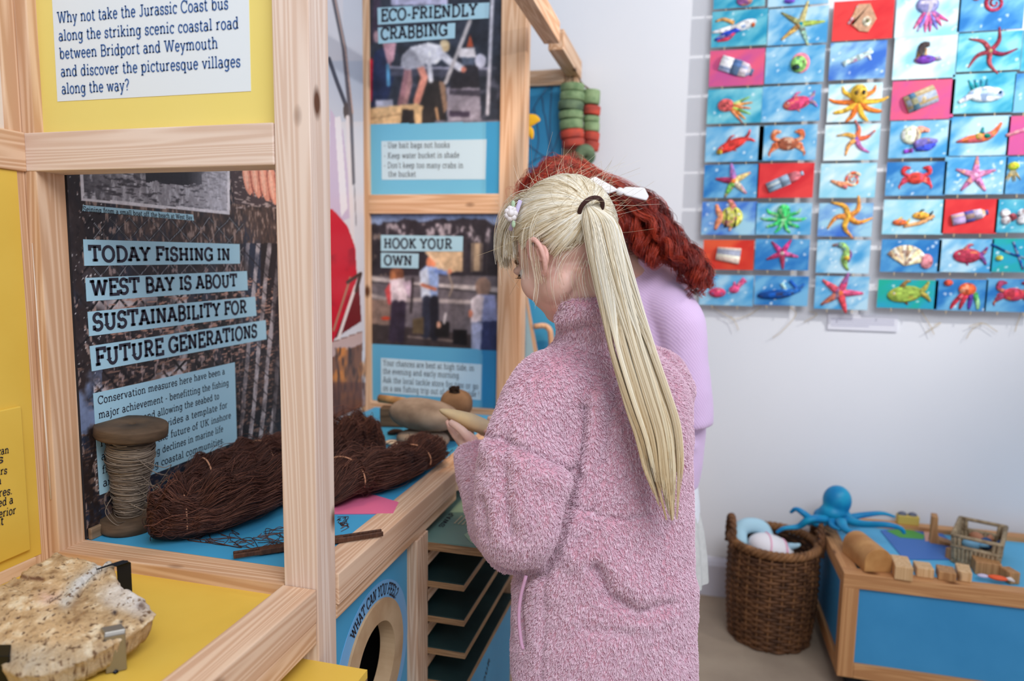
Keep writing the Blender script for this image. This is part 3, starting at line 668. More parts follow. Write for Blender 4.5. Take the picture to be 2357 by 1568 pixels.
cv.poly([(845, 250), (960, 238), (975, 246), (975, 290), (845, 290)], (212, 176, 132)); cv.line([(846, 274), (930, 262)], 2, (130, 100, 74)); cv.poly([(926, 252), (952, 252), (955, 290), (922, 290)], (44, 38, 38)); cv.poly([(972, 250), (1000, 250), (1000, 290), (970, 290)], (50, 44, 42)); cv.line([(1004, 250), (1010, 285)], 6, (206, 160, 120)); cv.poly([(1000, 278), (1150, 276), (1150, 292), (1000, 292)], (120, 118, 134))
cv.grain(.22, 30, 5); cv.grain(.16, 110, 9); cv.blur(2)
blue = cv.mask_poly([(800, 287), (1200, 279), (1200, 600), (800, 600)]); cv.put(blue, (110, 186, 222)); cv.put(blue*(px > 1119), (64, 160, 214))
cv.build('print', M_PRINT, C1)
pl = dict(Y=YP); M_PBOX = mat('pale_text_box', (196, 222, 238), .45); M_GREYINK = mat('grey_blue_ink', (104, 120, 142), .5)
captions([([(869, 18), (1127, 6), (1125, 42), (870, 57)], [('ECO-FRIENDLY', (877, 49), (1100, 35), 26)], None), ([(870, 64), (1048, 53), (1047, 88), (871, 101)], [('CRABBING', (877, 92), (1032, 81), 27)], None)], pl, C1, (0, -.002, 0), .19)
captions([([(878, 325), (1120, 321), (1117, 413), (879, 414)], [('- Use bait bags not hooks', (884, 341), (1036, 340), 13), ('- Keep water bucket in shade', (884, 365), (1058, 363), 13), ('- Don\'t keep too many crabs in', (884, 387), (1067, 387), 13), ('the bucket', (894, 407), (958, 407), 13)], None)], pl, C1, (0, -.002, 0), .1, M_PBOX)

C2 = tag(MB().box2((-1.2, YP+.0012, .86), (-.688, YP+.016, 1.585)).build('information_panel', MATS['panel_edge_blue']), 'blue panel with quayside anglers picture headed HOOK YOUR OWN, below the pine rail', 'information panel', 'information panels')
cv = Canvas('Y', YP, -1.2, -.688, .862, 1.585, .0028); px, py = cv.px, cv.py
n1 = cv.nz(16, 16, 3, 4); n2 = cv.nz(60, 40, 8, 3); n3 = cv.nz(20, 90, 12, 3)
cv.c[:] = (98, 94, 104)
cv.put(py < 540+6*n1, (126, 146, 186)); cv.put((py > 512+18*n1) & (py < 635), (50, 46, 54)); cv.put(((py > 515) & (py < 560))*np.clip((n2-.1)*4, 0, 1), (176, 166, 176)); cv.put(((py > 535) & (py < 640) & (px < 890))*np.clip((n2-.2)*4, 0, 1), (120, 106, 100))
cv.poly([(985, 576), (1065, 576), (1065, 625), (1000, 628)], (196, 168, 136)); cv.poly([(1085, 560), (1110, 560), (1110, 625), (1085, 625)], (176, 154, 130)); cv.poly([(1115, 575), (1150, 575), (1150, 640), (1115, 640)], (44, 40, 46))
for x in (1072, 1090, 1108, 1122): cv.line([(x, 545), (x-2, 628)], 3, (60, 54, 58))
cv.poly([(845, 636), (1145, 636), (1145, 780), (845, 780)], (106, 100, 108)); cv.line([(846, 640), (940, 655), (1100, 664), (1145, 668)], 12, (196, 188, 190)); cv.line([(846, 648), (1145, 676)], 4, (60, 56, 62)); cv.line([(846, 678), (900, 692), (960, 690), (1080, 696)], 9, (178, 168, 170))
cv.poly([(845, 690), (905, 690), (930, 770), (845, 765)], (140, 118, 110)); cv.poly([(845, 745), (930, 752), (1080, 770), (1150, 775), (1150, 810), (845, 795)], (62, 54, 56)); cv.ell(888, 733, 11, 4, (214, 74, 48)); cv.line([(940, 775), (1070, 788)], 4, (130, 116, 112))
# woman left
cv.ell(913, 634, 17, 22, (126, 82, 62)); cv.ell(905, 640, 7, 16, (170, 110, 76)); cv.poly([(896, 644), (930, 640), (938, 668), (936, 696), (900, 698)], (226, 212, 222)); cv.poly([(886, 668), (898, 650), (900, 700), (894, 702)], (206, 80, 84)); cv.line([(932, 652), (944, 680), (942, 650)], 9, (196, 176, 196)); cv.line([(910, 700), (904, 780)], 19, (56, 48, 66)); cv.line([(926, 700), (922, 782)], 17, (48, 42, 58)); cv.line([(950, 640), (946, 720)], 5, (44, 40, 44))
# man middle
cv.ell(992, 604, 11, 16, (206, 128, 96)); cv.poly([(966, 626), (980, 612), (1006, 616), (1010, 640), (1006, 690), (970, 690)], (150, 176, 226)); cv.poly([(966, 626), (984, 614), (992, 690), (970, 690)], (206, 218, 240)); cv.line([(1004, 624), (1030, 628)], 11, (110, 136, 196)); cv.ell(1034, 626, 6, 6, (206, 128, 100)); cv.line([(972, 656), (1002, 666)], 8, (196, 118, 88)); cv.line([(982, 690), (980, 770)], 20, (44, 48, 64)); cv.line([(1000, 690), (1000, 775)], 20, (34, 34, 44)); cv.line([(985, 585), (1030, 622), (1042, 660), (1034, 682)], 3, (180, 160, 140)); cv.line([(982, 580), (1024, 620)], 8, (206, 180, 150))
# woman right
cv.ell(1112, 660, 18, 22, (150, 124, 112)); cv.poly([(1084, 690), (1100, 678), (1140, 680), (1146, 740), (1084, 744)], (150, 160, 206)); cv.poly([(1084, 690), (1100, 678), (1114, 682), (1108, 744), (1084, 744)], (232, 220, 228)); cv.poly([(1086, 742), (1146, 738), (1146, 812), (1084, 806)], (52, 60, 100)); cv.poly([(1086, 742), (1110, 742), (1106, 808), (1084, 806)], (164, 172, 206)); cv.ell(1083, 722, 5, 9, (206, 130, 106))
cv.poly([(950, 735), (976, 730), (975, 770), (950, 768)], (96, 82, 62)); cv.poly([(1000, 740), (1034, 742), (1034, 776), (1002, 776)], (30, 28, 30)); cv.poly([(1042, 758), (1076, 760), (1074, 796), (1042, 792)], (24, 22, 26)); cv.line([(1026, 722), (1022, 744)], 5, (206, 200, 206)); cv.ell(1010, 748, 5, 8, (196, 150, 130))
cv.grain(.20, 30, 5); cv.grain(.16, 110, 9); cv.blur(2)
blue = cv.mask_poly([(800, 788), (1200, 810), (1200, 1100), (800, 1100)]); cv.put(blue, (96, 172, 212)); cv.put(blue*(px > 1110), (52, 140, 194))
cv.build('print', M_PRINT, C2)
captions([([(877, 541), (1066, 544), (1065, 579), (877, 578)], [('HOOK YOUR', (884, 571), (1042, 573), 22)], None), ([(877, 582), (964, 584), (963, 618), (877, 616)], [('OWN', (884, 610), (950, 611), 22)], None)], pl, C2, (0, -.002, 0), .19)
captions([([(877, 824), (1109, 839), (1107, 921), (877, 904)], [('Your chances are best at high tide, in', (882, 841), (1092, 854), 13), ('the evening and early morning.', (882, 860), (1060, 871), 13), ('Ask the local tackle store for tips or go', (882, 880), (1102, 896), 13), ('on a sea fishing trip out of the quayside !', (882, 899), (1104, 914), 13)], None)], pl, C2, (0, -.002, 0), .1, M_PBOX)

# ------------------------------------------------------------------ bay behind: top beam, rail, blue panel, post
D3 = thing('display_bay', (-.55, 2.93, 0), 'pine framed bay with a netted blue back panel, against the white wall', 'display stand')
timber('beam', (-.505, Y2+.07, 2.2), (-.505, 2.96, 2.2), .055, .07, M_PINE2, D3)
timber('beam', (-.505, 1.6, 2.2), (-.505, Y2, 2.2), .055, .07, M_PINE2, D3)
timber('rail', (-1.2, 2.93, 2.165), (-.54, 2.93, 2.165), .05, .062, M_PINE2, D3)
timber('post', (-.512, 2.935, 0), (-.512, 2.935, 2.165), .055, .05, M_PINE2, D3, up=(0, 1, 0))
bp = MB().box2((-1.2, 2.925, .4), (-.541, 2.935, 2.134)).build('blue_panel', M_BLUE, D3)
nt_ = MB()   # thin dark red net hung over the panel
for q in ([(1205, 285), (1225, 255), (1246, 222), (1252, 262)], [(1200, 400), (1226, 372), (1256, 360), (1262, 385)], [(1246, 222), (1262, 200), (1280, 196)], [(1212, 330), (1262, 360), (1290, 300)], [(1254, 262), (1264, 330), (1262, 372)], [(1270, 196), (1266, 300), (1274, 372)], [(1230, 250), (1240, 320), (1230, 372)]):
    nt_.tube(spline([P(x, y, Y=2.918) for x, y in q], 12), .0012, 5)
nt_.build('net', mat('dark_red_twine', (96, 60, 84), .8), bp)
# leaning map board with a shaped timber edge seen between stand and girl
MBd = thing('map_board', (-.55, 2.62, .8), 'leaning pale blue map board with pine edge, between the far stand and the girls', 'information panel')
mp_ = MB(); mp_.prism([P(x, y, Y=2.62) for x, y in [(1150, 560), (1190, 600), (1214, 720), (1236, 860), (1236, 1000), (1100, 1000), (1100, 560)]], (0, .014, 0)); mp_.build('board', mat('map_blue', (176, 214, 232), .5), MBd)
mp_ = MB(); mp_.prism([P(x, y, Y=2.617) for x, y in [(1150, 790), (1192, 786), (1206, 812), (1206, 842), (1190, 900), (1150, 900)]], (0, .003, 0)); mp_.build('land_shape', mat('map_land', (176, 160, 132), .5), MBd)
timber('edge', P(1198, 620, Y=2.63), P(1242, 860, Y=2.63), .014, .02, M_PINE2, MBd, up=(0, 1, 0))
hb = MB(); hb.tube(spline([P(x, y, Y=2.63) for x, y in [(1230, 752), (1252, 750), (1264, 758), (1268, 775), (1271, 830)]], 16), .011, 10); hb.build('handle', M_PINE2, MBd)
bl = tag(MB().box2((-.66, 2.70, .3), (-.505, 2.715, 1.4)).build('backing_board', M_BLUE), 'plain blue board behind the leaning map board', 'board')
# ------------------------------------------------------------------ people
def D_(x, y, d): return P(x, y, d=d)
def blob(mb, voxel, smooth=6, name='body'):
    """one continuous skin over the collected shapes"""
    V = np.vstack(mb.v); me = bpy.data.meshes.new('tmp'); me.from_pydata(V.tolist(), [], mb.f)
    bm = bmesh.new(); bm.from_mesh(me); bmesh.ops.recalc_face_normals(bm, faces=bm.faces); bm.to_mesh(me); bm.free()
    o = bpy.data.objects.new('tmp', me); COL.objects.link(o)
    r = o.modifiers.new('r', 'REMESH'); r.mode = 'VOXEL'; r.voxel_size = voxel; r.use_smooth_shade = True
    if smooth: s = o.modifiers.new('s', 'SMOOTH'); s.iterations = smooth; s.factor = .5
    dg = bpy.context.evaluated_depsgraph_get(); out = bpy.data.meshes.new_from_object(o.evaluated_get(dg))
    bpy.data.objects.remove(o); bpy.data.meshes.remove(me); out.name = name
    return out
def get_v(me):
    v = np.zeros(len(me.vertices)*3, np.float32); me.vertices.foreach_get('co', v); v = v.reshape(-1, 3).astype(float)
    n = np.zeros(len(me.vertices)*3, np.float32); me.vertices.foreach_get('normal', n); return v, n.reshape(-1, 3).astype(float)
def set_v(me, v): me.vertices.foreach_set('co', v.astype(np.float32).ravel()); me.update()
def loft(mb, rings, seg=28, pw=1.0):
    """rings: (centre, half-width vector, half-depth vector)"""
    a = np.linspace(0, 2*np.pi, seg, endpoint=False); V = []
    ca, sa = np.cos(a), np.sin(a)
    ca, sa = np.sign(ca)*np.abs(ca)**pw, np.sign(sa)*np.abs(sa)**pw
    for c, u, w in rings: V.append(np.array(c)+np.outer(ca, u)+np.outer(sa, w))
    n = len(rings)
    F = [(i*seg+j, i*seg+(j+1) % seg, (i+1)*seg+(j+1) % seg, (i+1)*seg+j) for i in range(n-1) for j in range(seg)]
    F += [tuple(range(seg))[::-1], tuple(range((n-1)*seg, n*seg))]
    mb.add(np.vstack(V), F)
FH = np.array([FW[0], FW[1], 0]); FH /= np.linalg.norm(FH)
RH = np.array([RT[0], RT[1], 0]); RH /= np.linalg.norm(RH); LH = -RH; ZU = np.array([0, 0, 1.])
def ring_px(cx, y, d, hw, ratio, tw=0.0):
    k = d/F_PX; u = RH*math.cos(tw)+FH*math.sin(tw); w = -RH*math.sin(tw)+FH*math.cos(tw)
    return (D_(cx, y, d), u*hw*k, w*hw*k*ratio)
def strands(name, pts, rad, m, parent, tip=.25, shade=None):
    """pts (n,k,3): hair curves"""
    pts = np.asarray(pts, np.float32); n, k, _ = pts.shape
    hc = bpy.data.hair_curves.new(name); hc.add_curves([k]*n)
    hc.attributes['position'].data.foreach_set('vector', pts.ravel())
    r = hc.attributes.get('radius') or hc.attributes.new('radius', 'FLOAT', 'POINT')
    prof = np.linspace(1, tip, k)*np.ones((n, 1)); rad = np.broadcast_to(np.asarray(rad, float).reshape(-1, 1), (n, 1))
    r.data.foreach_set('value', (prof*rad).astype(np.float32).ravel())
    sa = hc.attributes.new('shade', 'FLOAT', 'CURVE'); sh_ = rng.random(n) if shade is None else np.clip(shade, 0, 1)
    sa.data.foreach_set('value', np.asarray(sh_, np.float32))
    return link(name, hc, m, parent)
def hairmat(name, stops, rough=.45, spec=.35, tipcol=None, sheen=0, trans=.0):
    def f(nt, b):
        hi = N(nt, 'ShaderNodeHairInfo'); sh = N(nt, 'ShaderNodeAttribute', attribute_name='shade'); r = ramp(nt, stops, sh.outputs['Fac']); out = r.outputs[0]
        if tipcol is not None:
            mx = N(nt, 'ShaderNodeMix', data_type='RGBA'); rm = ramp(nt, [(.35, (0, 0, 0)), (1, (255, 255, 255))], hi.outputs['Intercept'])
            nt.links.new(rm.outputs[0], mx.inputs['Factor']); nt.links.new(out, mx.inputs['A'])
            r2 = ramp(nt, tipcol, sh.outputs['Fac']); nt.links.new(r2.outputs[0], mx.inputs['B']); out = mx.outputs['Result']
        nt.links.new(out, b.inputs['Base Color'])
        if sheen: b.inputs['Sheen Weight'].default_value = sheen
    return mat(name, None, rough, 0, spec, f)
def skinmat(name, c1, c2, blush):
    def f(nt, b):
        tc = N(nt, 'ShaderNodeTexCoord'); n = N(nt, 'ShaderNodeTexNoise', Scale=14, Detail=4); nt.links.new(tc.outputs['Object'], n.inputs['Vector'])
        r = ramp(nt, [(.35, c1), (.55, c2), (.75, blush)], n.outputs['Fac']); nt.links.new(r.outputs[0], b.inputs['Base Color'])
        b.inputs['Subsurface Weight'].default_value = .12; b.inputs['Subsurface Radius'].default_value = (.012, .005, .003); b.inputs['Subsurface Scale'].default_value = 1
    return mat(name, None, .5, 0, .35, f)
M_SKIN = skinmat('fair_skin', (232, 196, 182), (228, 186, 172), (226, 168, 158))
M_EYE = mat('eye_white', (226, 222, 220), .2, 0, .5); M_LASH = mat('dark_lash', (50, 38, 34), .7)
M_JEANS = noisy('grey_denim', (112, 120, 140), (96, 104, 124), 200, .85)
M_SHOE = mat('white_canvas', (206, 206, 208), .7); M_SOLE = mat('rubber_sole', (150, 150, 152), .7)

def head_parts(mb, c, hf, hu, hl, s=1.0):
    """cranium, face, nose, lips, chin, ears around the head centre c; hf forward, hu up, hl the person's left"""
    R = np.stack([hl, hf, hu], 1)
    def at(l, f, u): return c+(hl*l+hf*f+hu*u)*s
    mb.ball(at(0, -.012, .022), (.074*s, .096*s, .088*s), R=R, seg=24, rings=16)
    mb.ball(at(0, .02, -.035), (.062*s, .066*s, .085*s), R=R, seg=24, rings=16)
    mb.ball(at(0, .048, -.088), (.030*s, .030*s, .026*s), R=R)
    for sg in (1, -1):
        mb.ball(at(.038*sg, .046, -.040), (.028*s, .026*s, .032*s), R=R)
        mb.ball(at(.044*sg, -.002, -.070), (.020*s, .040*s, .026*s), R=R)
        mb.ball(at(.022*sg, .078, .004), (.026*s, .014*s, .010*s), R=R)
    mb.tube([at(0, .078, .0), at(0, .092, -.020), at(0, .102, -.034)], [.008*s, .0105*s, .013*s], 10)
    for sg in (1, -1): mb.ball(at(.010*sg, .092, -.037), (.008*s, .009*s, .007*s), R=R)
    mb.tube([at(-.024, .078, -.061), at(-.010, .087, -.058), at(0, .088, -.0595), at(.010, .087, -.058), at(.024, .078, -.061)], [.003*s, .0055*s, .005*s, .0055*s, .003*s], 8)
    mb.tube([at(-.02, .078, -.066), at(0, .086, -.069), at(.02, .078, -.066)], [.003*s, .0065*s, .003*s], 8)
    return at, R
def ear(at, R, s, sg):
    """helix, anti-helix and lobe of one ear, on the side sg of the head"""
    mb = MB()
    rim = [(.066, .004, -.030), (.075, .002, -.006), (.082, -.014, .006), (.086, -.031, .000), (.084, -.036, -.018), (.079, -.030, -.036), (.072, -.016, -.051), (.066, -.005, -.049), (.064, .000, -.037)]
    mb.tube(spline([at(l*sg, f, u) for l, f, u in rim], 28), .0046*s, 8)
    mb.ball(at(.070*sg, -.016, -.019), (.006*s, .020*s, .026*s), R=R)
    mb.tube(spline([at(.075*sg, -.014, -.005), at(.081*sg, -.024, -.013), at(.077*sg, -.020, -.033)], 10), .004*s, 8)
    mb.ball(at(.070*sg, -.011, -.049), (.006*s, .009*s, .008*s), R=R)
    return mb
def finger(mb, pts, r0, r1): mb.tube(spline(pts, 12), np.linspace(r0, r1, 12), 10); mb.ball(pts[-1], r1*1.02)

# ================================================================== girl with the pink fleece
HA = math.radians(50); HP = math.radians(30)
hfh = LH*math.cos(HA)+FH*math.sin(HA); hl = LH*math.sin(HA)-FH*math.cos(HA)
hf = hfh*math.cos(HP)-ZU*math.sin(HP); hu = ZU*math.cos(HP)+hfh*math.sin(HP)
hc = D_(1292, 577, 1.37); HS = 1.14
G1 = thing('person', (-.13, 1.36, 0), 'girl with a long blonde ponytail in a fluffy pink fleece, bending over the counter', 'person')
def w_(x, y, z): return np.array([x, y, z])
torso = [(1392, 1600, 1.41, 150, .70), (1390, 1500, 1.41, 175, .72), (1392, 1380, 1.41, 172, .72), (1396, 1250, 1.41, 162, .74), (1398, 1100, 1.41, 160, .74), (1398, 980, 1.41, 165, .70), (1394, 890, 1.41, 158, .62), (1386, 835, 1.405, 120, .6), (1372, 790, 1.40, 58, .9)]
mb = MB(); at, HR = head_parts(mb, hc, hf, hu, hl, HS)
loft(mb, [ring_px(*t) for t in torso])
neck0 = at(0, -.045, -.04); mb.tube(spline([neck0, (neck0+D_(1372, 790, 1.40))/2+FH*-.004, D_(1374, 800, 1.40)], 8), [.055, .052, .05, .049, .05, .052, .056, .06], 16)
SHL, ELL, WRL = D_(1262, 885, 1.36), D_(1205, 1215, 1.355), D_(1092, 1046, 1.645)
SHR, ELR, WRR = D_(1520, 885, 1.50), D_(1400, 1190, 1.66), D_(1180, 1010, 1.80)
mb.tube(spline([D_(1330, 880, 1.38), SHL, (SHL+ELL)/2, ELL], 12), np.linspace(.05, .038, 12), 12)
mb.tube(spline([ELL, (ELL+WRL)/2, WRL], 10), np.linspace(.038, .025, 10), 12)
mb.tube(spline([D_(1450, 880, 1.44), SHR, (SHR+ELR)/2, ELR], 12), np.linspace(.05, .038, 12), 12)
mb.tube(spline([ELR, (ELR+WRR)/2, WRR], 10), np.linspace(.038, .025, 10), 12)
# left hand closed on the stone: palm, four fingers under it, thumb on its near side
mb.tube([WRL, D_(1080, 1022, 1.665), D_(1066, 1006, 1.685)], [.024, .026, .022], 12)
finger(mb, [D_(1088, 1022, 1.648), D_(1070, 998, 1.640), D_(1053, 983, 1.646), D_(1039, 974, 1.655)], .0125, .0088)
finger(mb, [D_(1072, 1020, 1.672), D_(1052, 1009, 1.675), D_(1039, 990, 1.682), D_(1030, 972, 1.690)], .0095, .0068)
finger(mb, [D_(1068, 1012, 1.690), D_(1048, 1002, 1.700), D_(1036, 985, 1.712), D_(1034, 966, 1.722)], .0095, .0070)
finger(mb, [D_(1070, 1006, 1.705), D_(1054, 998, 1.722), D_(1046, 982, 1.736), D_(1048, 964, 1.744)], .0090, .0066)
finger(mb, [D_(1078, 1002, 1.715), D_(1068, 996, 1.735), D_(1064, 982, 1.748), D_(1068, 968, 1.754)], .0080, .0060)
# right hand, behind the stone
mb.tube([WRR, D_(1158, 1000, 1.79), D_(1140, 992, 1.775)], [.024, .026, .022], 12)
finger(mb, [D_(1158, 988, 1.775), D_(1146, 972, 1.760), D_(1128, 964, 1.745)], .012, .0088)
for k in range(4):
    finger(mb, [D_(1142+3*k, 996+2*k, 1.770-.004*k), D_(1126+6*k, 1000+2*k, 1.758-.008*k), D_(1108+9*k, 996+3*k, 1.742-.010*k), D_(1098+10*k, 986+3*k, 1.722-.010*k)], .0092-.0005*k, .0066)
hipc = D_(1391, 1560, 1.41)
for sg in (-1, 1):
    o_ = RH*.075*sg; h0 = np.array([hipc[0], hipc[1], .80])+o_; kn = np.array([hipc[0], hipc[1]+.015, .45])+o_*1.05; an = np.array([hipc[0], hipc[1]-.005, .08])+o_*1.05
    mb.tube(spline([h0, (h0+kn)/2, kn, (kn+an)/2, an], 16), [.08, .08, .078, .074, .07, .064, .058, .053, .05, .05, .05, .048, .044, .038, .034, .032], 14)
    mb.tube([an-[0, 0, .03], an+hfh*.06-[0, 0, .045], an+hfh*.13-[0, 0, .055]], [.034, .032, .02], 12)
bodyme = blob(mb, .0042, 3)
body = link('body', bodyme, M_SKIN, G1)
for sg, nm in ((1, 'ear'), (-1, 'ear')):
    e = ear(at, HR, HS, sg); em = blob(e, .0026, 2, 'ear'); link('ear', em, mat('ear_skin', (224, 174, 162), .5), G1)
for sg in (1, -1):
    ey = MB().ball(at(.032*sg, .068, -.008), .0115*HS, seg=16).build('eye', M_EYE, G1); MB().ball(at(.032*sg, .0755, -.0095), .0058*HS).build('iris', mat('grey_blue_iris', (70, 96, 120), .2), ey)
    lm = MB()
    for k in range(9):
        a0 = at(.032*sg+.011*(k-4)/4, .077-.0016*abs(k-4)/4, -.008); lm.tube([a0, a0+hf*.006-hu*.003, a0+hf*.009-hu*.001+hl*.001*(k-4)], [.0009, .0007, .0003], 5)
    lm.tube([at((.032-.013)*sg, .074, -.008), at(.032*sg, .0785, -.0055), at((.032+.013)*sg, .072, -.009)], .0016, 6)
    lm.build('eyelashes', M_LASH, G1)
    MB().tube(spline([at(.014*sg, .086, .016), at(.032*sg, .083, .022), at(.048*sg, .066, .016)], 10), [.0022]*10, 6).build('eyebrow', mat('fair_brow', (150, 118, 90), .8), G1)
# jeans and shoes
jm = MB()
for sg in (-1, 1):
    o_ = RH*.078*sg; h0 = np.array([hipc[0], hipc[1], .78])+o_*.8; kn = np.array([hipc[0], hipc[1]+.015, .45])+o_*1.05; an = np.array([hipc[0], hipc[1]-.005, .10])+o_*1.05
    jm.tube(spline([h0, (h0+kn)/2, kn, (kn+an)/2, an], 16), [.082, .084, .086, .085, .083, .080, .077, .075, .073, .071, .069, .066, .063, .060, .058, .057], 18)
jm.ball(np.array([hipc[0], hipc[1], .80]), (.11, .09, .09))
link('jeans', blob(jm, .007, 4, 'jeans'), M_JEANS, G1)
for sg in (-1, 1):
    b0 = np.array([hipc[0], hipc[1]-.005, 0])+RH*.082*sg
    s_ = MB(); s_.tube([b0+[0, 0, .055]-hfh*.035, b0+[0, 0, .058]+hfh*.04, b0+[0, 0, .042]+hfh*.12, b0+[0, 0, .034]+hfh*.165], [.042, .046, .042, .026], 16)
    so = link('shoe', blob(s_, .005, 3, 'shoe'), M_SHOE, G1)
    MB().tube([b0+[0, 0, .013]-hfh*.06, b0+[0, 0, .013]+hfh*.04, b0+[0, 0, .013]+hfh*.185], [.036, .046, .03], 16, flat=((0, 0, 1), .3)).build('sole', M_SOLE, so)

# ---- fleece jacket
jr = [(1390, 1640, 1.41, 207, .74), (1390, 1590, 1.41, 212, .75), (1391, 1520, 1.41, 212, .75), (1390, 1430, 1.41, 210, .76), (1390, 1330, 1.41, 204, .76), (1393, 1230, 1.41, 196, .77), (1397, 1120, 1.41, 189, .78), (1398, 1000, 1.41, 190, .76),
      (1396, 910, 1.41, 188, .72), (1390, 855, 1.41, 168, .68), (1384, 815, 1.405, 132, .72), (1374, 780, 1.40, 92, .86), (1366, 745, 1.378, 84, .95), (1360, 712, 1.358, 82, .95), (1354, 688, 1.346, 80, .95)]
mb = MB(); loft(mb, [ring_px(*t) for t in jr], 40, .9)
mb.tube(spline([D_(1330, 890, 1.39), D_(1268, 905, 1.365), D_(1222, 985, 1.345), D_(1210, 1050, 1.335), D_(1203, 1140, 1.335), D_(1202, 1215, 1.345), D_(1206, 1240, 1.36)], 22), np.array([.085, .088, .09, .09, .088, .086, .084, .083, .083, .086, .09, .094, .097, .098, .098, .097, .095, .092, .09, .086, .08, .07])*.93, 22)
mb.tube(spline([D_(1205, 1225, 1.365), D_(1168, 1195, 1.47), D_(1128, 1120, 1.57), D_(1097, 1060, 1.628), D_(1088, 1026, 1.648)], 16), [.086, .085, .084, .082, .08, .077, .073, .069, .065, .06, .055, .05, .046, .043, .041, .039], 20)
mb.tube(spline([D_(1455, 890, 1.44), D_(1505, 905, 1.50), D_(1470, 1080, 1.58), D_(1400, 1190, 1.66), D_(1290, 1090, 1.74), D_(1190, 1016, 1.795)], 22), np.interp(np.linspace(0, 1, 22), [0, .2, .55, .8, 1], [.085, .085, .08, .06, .042]), 20)
jk = blob(mb, .0075, 10, 'fleece_jacket')
v, nrm = get_v(jk)
def seglike(px, py, poly):
    d = np.full(len(px), 1e9)
    for (x0, y0), (x1, y1) in zip(poly[:-1], poly[1:]):
        t = np.clip(((px-x0)*(x1-x0)+(py-y0)*(y1-y0))/((x1-x0)**2+(y1-y0)**2), 0, 1); d = np.minimum(d, np.hypot(px-x0-t*(x1-x0), py-y0-t*(y1-y0)))
    return d
px, py, dz = proj(v); face = np.clip(-(nrm@FW)*3, 0, 1)*(dz < 1.5)
disp = .004*fbm(v*[1, 1, .6], 9, 3, 5)+.0035*vnoise(v, 26, 9)
for poly, wd, dp in (([(1108, 1000), (1160, 1012), (1240, 1045), (1326, 1092)], 9, -.011), ([(1120, 1030), (1230, 1085), (1300, 1120)], 26, .007),
                     ([(1300, 1158), (1380, 1184), (1440, 1196), (1505, 1180)], 8, -.006), ([(1320, 1205), (1400, 1225)], 24, .005),
                     ([(1255, 1330), (1252, 1420), (1246, 1568)], 7, -.005), ([(1326, 1085), (1306, 1180), (1282, 1270), (1252, 1322), (1200, 1332)], 11, -.026), ([(1290, 1090), (1270, 1180), (1245, 1260)], 26, .010),
                     ([(1345, 940), (1338, 1040), (1326, 1090)], 13, -.018), ([(1375, 900), (1360, 1000), (1345, 1080)], 16, .008), ([(1420, 880), (1400, 980), (1390, 1060)], 12, -.006),
                     ([(1372, 1310), (1400, 1370), (1470, 1412), (1540, 1392)], 18, -.019), ([(1380, 1270), (1440, 1330), (1500, 1370)], 34, .010), ([(1350, 1450), (1450, 1460)], 16, -.006), ([(1300, 1250), (1330, 1300), (1370, 1340)], 26, .007),
                     ([(1536, 1210), (1520, 1300), (1510, 1380)], 16, -.008), ([(1480, 1420), (1560, 1390), (1590, 1350)], 30, .008),
                     ([(1165, 1010), (1160, 1120), (1175, 1230)], 18, -.013), ([(1110, 1150), (1122, 1230)], 10, -.008), ([(1075, 1090), (1105, 1075)], 8, -.006), ([(1210, 1335), (1198, 1400), (1205, 1490)], 7, -.014),
                     ([(1293, 762), (1340, 752), (1420, 740)], 9, -.006), ([(1290, 735), (1340, 720), (1420, 700)], 14, .006)):
    disp = disp+dp*np.exp(-(seglike(px, py, poly)/wd)**2)*face
disp = np.maximum(disp, -.017)
v2 = v+nrm*disp[:, None]; set_v(jk, v2)
M_FLEECE = noisy('pink_fleece', (210, 156, 172), (216, 164, 180), 18, .95, .3, .004)
M_PILE = hairmat('pink_fleece_pile', [(0, (224, 184, 202)), (.5, (236, 202, 217)), (1, (246, 219, 231))], .9, .1, sheen=.3)
jacket = link('fleece_jacket', jk, M_FLEECE, G1)
jk.polygons.foreach_set('use_smooth', [True]*len(jk.polygons))
def tri_sample(me, n, keep=None):
    me.calc_loop_triangles(); t = np.zeros(len(me.loop_triangles)*3, int); me.loop_triangles.foreach_get('vertices', t); t = t.reshape(-1, 3)
    v, nr = get_v(me); a, b, c = v[t[:, 0]], v[t[:, 1]], v[t[:, 2]]
    ar = np.linalg.norm(np.cross(b-a, c-a), axis=1)
    if keep is not None: ar = ar*keep((a+b+c)/3, nr[t[:, 0]])
    i = rng.choice(len(t), n, p=ar/ar.sum()); r1, r2 = np.sqrt(rng.random(n)), rng.random(n)
    w = np.stack([1-r1, r1*(1-r2), r1*r2], 1)[:, :, None]
    p = (np.stack([a[i], b[i], c[i]], 1)*w).sum(1); q = (nr[t[i]]*w).sum(1); q /= np.linalg.norm(q, axis=1)[:, None]+1e-9
    return p, q
def pile(name, me, n, length, rad, m, parent, keep, k=4, tuft=.006):
    p, q = tri_sample(me, n, keep)
    cell = np.stack([vnoise(p, 1/tuft, 40+s) for s in range(3)], 1)
    flow = np.stack([fbm(p, 7, 2, 60+s) for s in range(3)], 1)*.42+[0, 0, -.85]
    flow -= q*(flow*q).sum(1)[:, None]; cell -= q*(cell*q).sum(1)[:, None]
    L = (length*(.65+.7*rng.random(n)))[:, None]
    s = np.linspace(0, 1, k); out = []
    for t in s: out.append(p+q*L*(t*.62-.12*t*t)-q*.0008+(flow*.62*t**1.4+cell*.55*t**1.2)*L+rng.normal(0, .0003, p.shape)*t)
    return strands(name, np.stack(out, 1), rad*(.8+.5*rng.random(n)), m, parent, .55)
vis = lambda c, nn: np.where(((CAM-c)*nn).sum(1) > -.08, 1.0, .22)
pile('fleece_pile', jk, 220000, .0080, .00060, M_PILE, jacket, vis, 4, .0042)
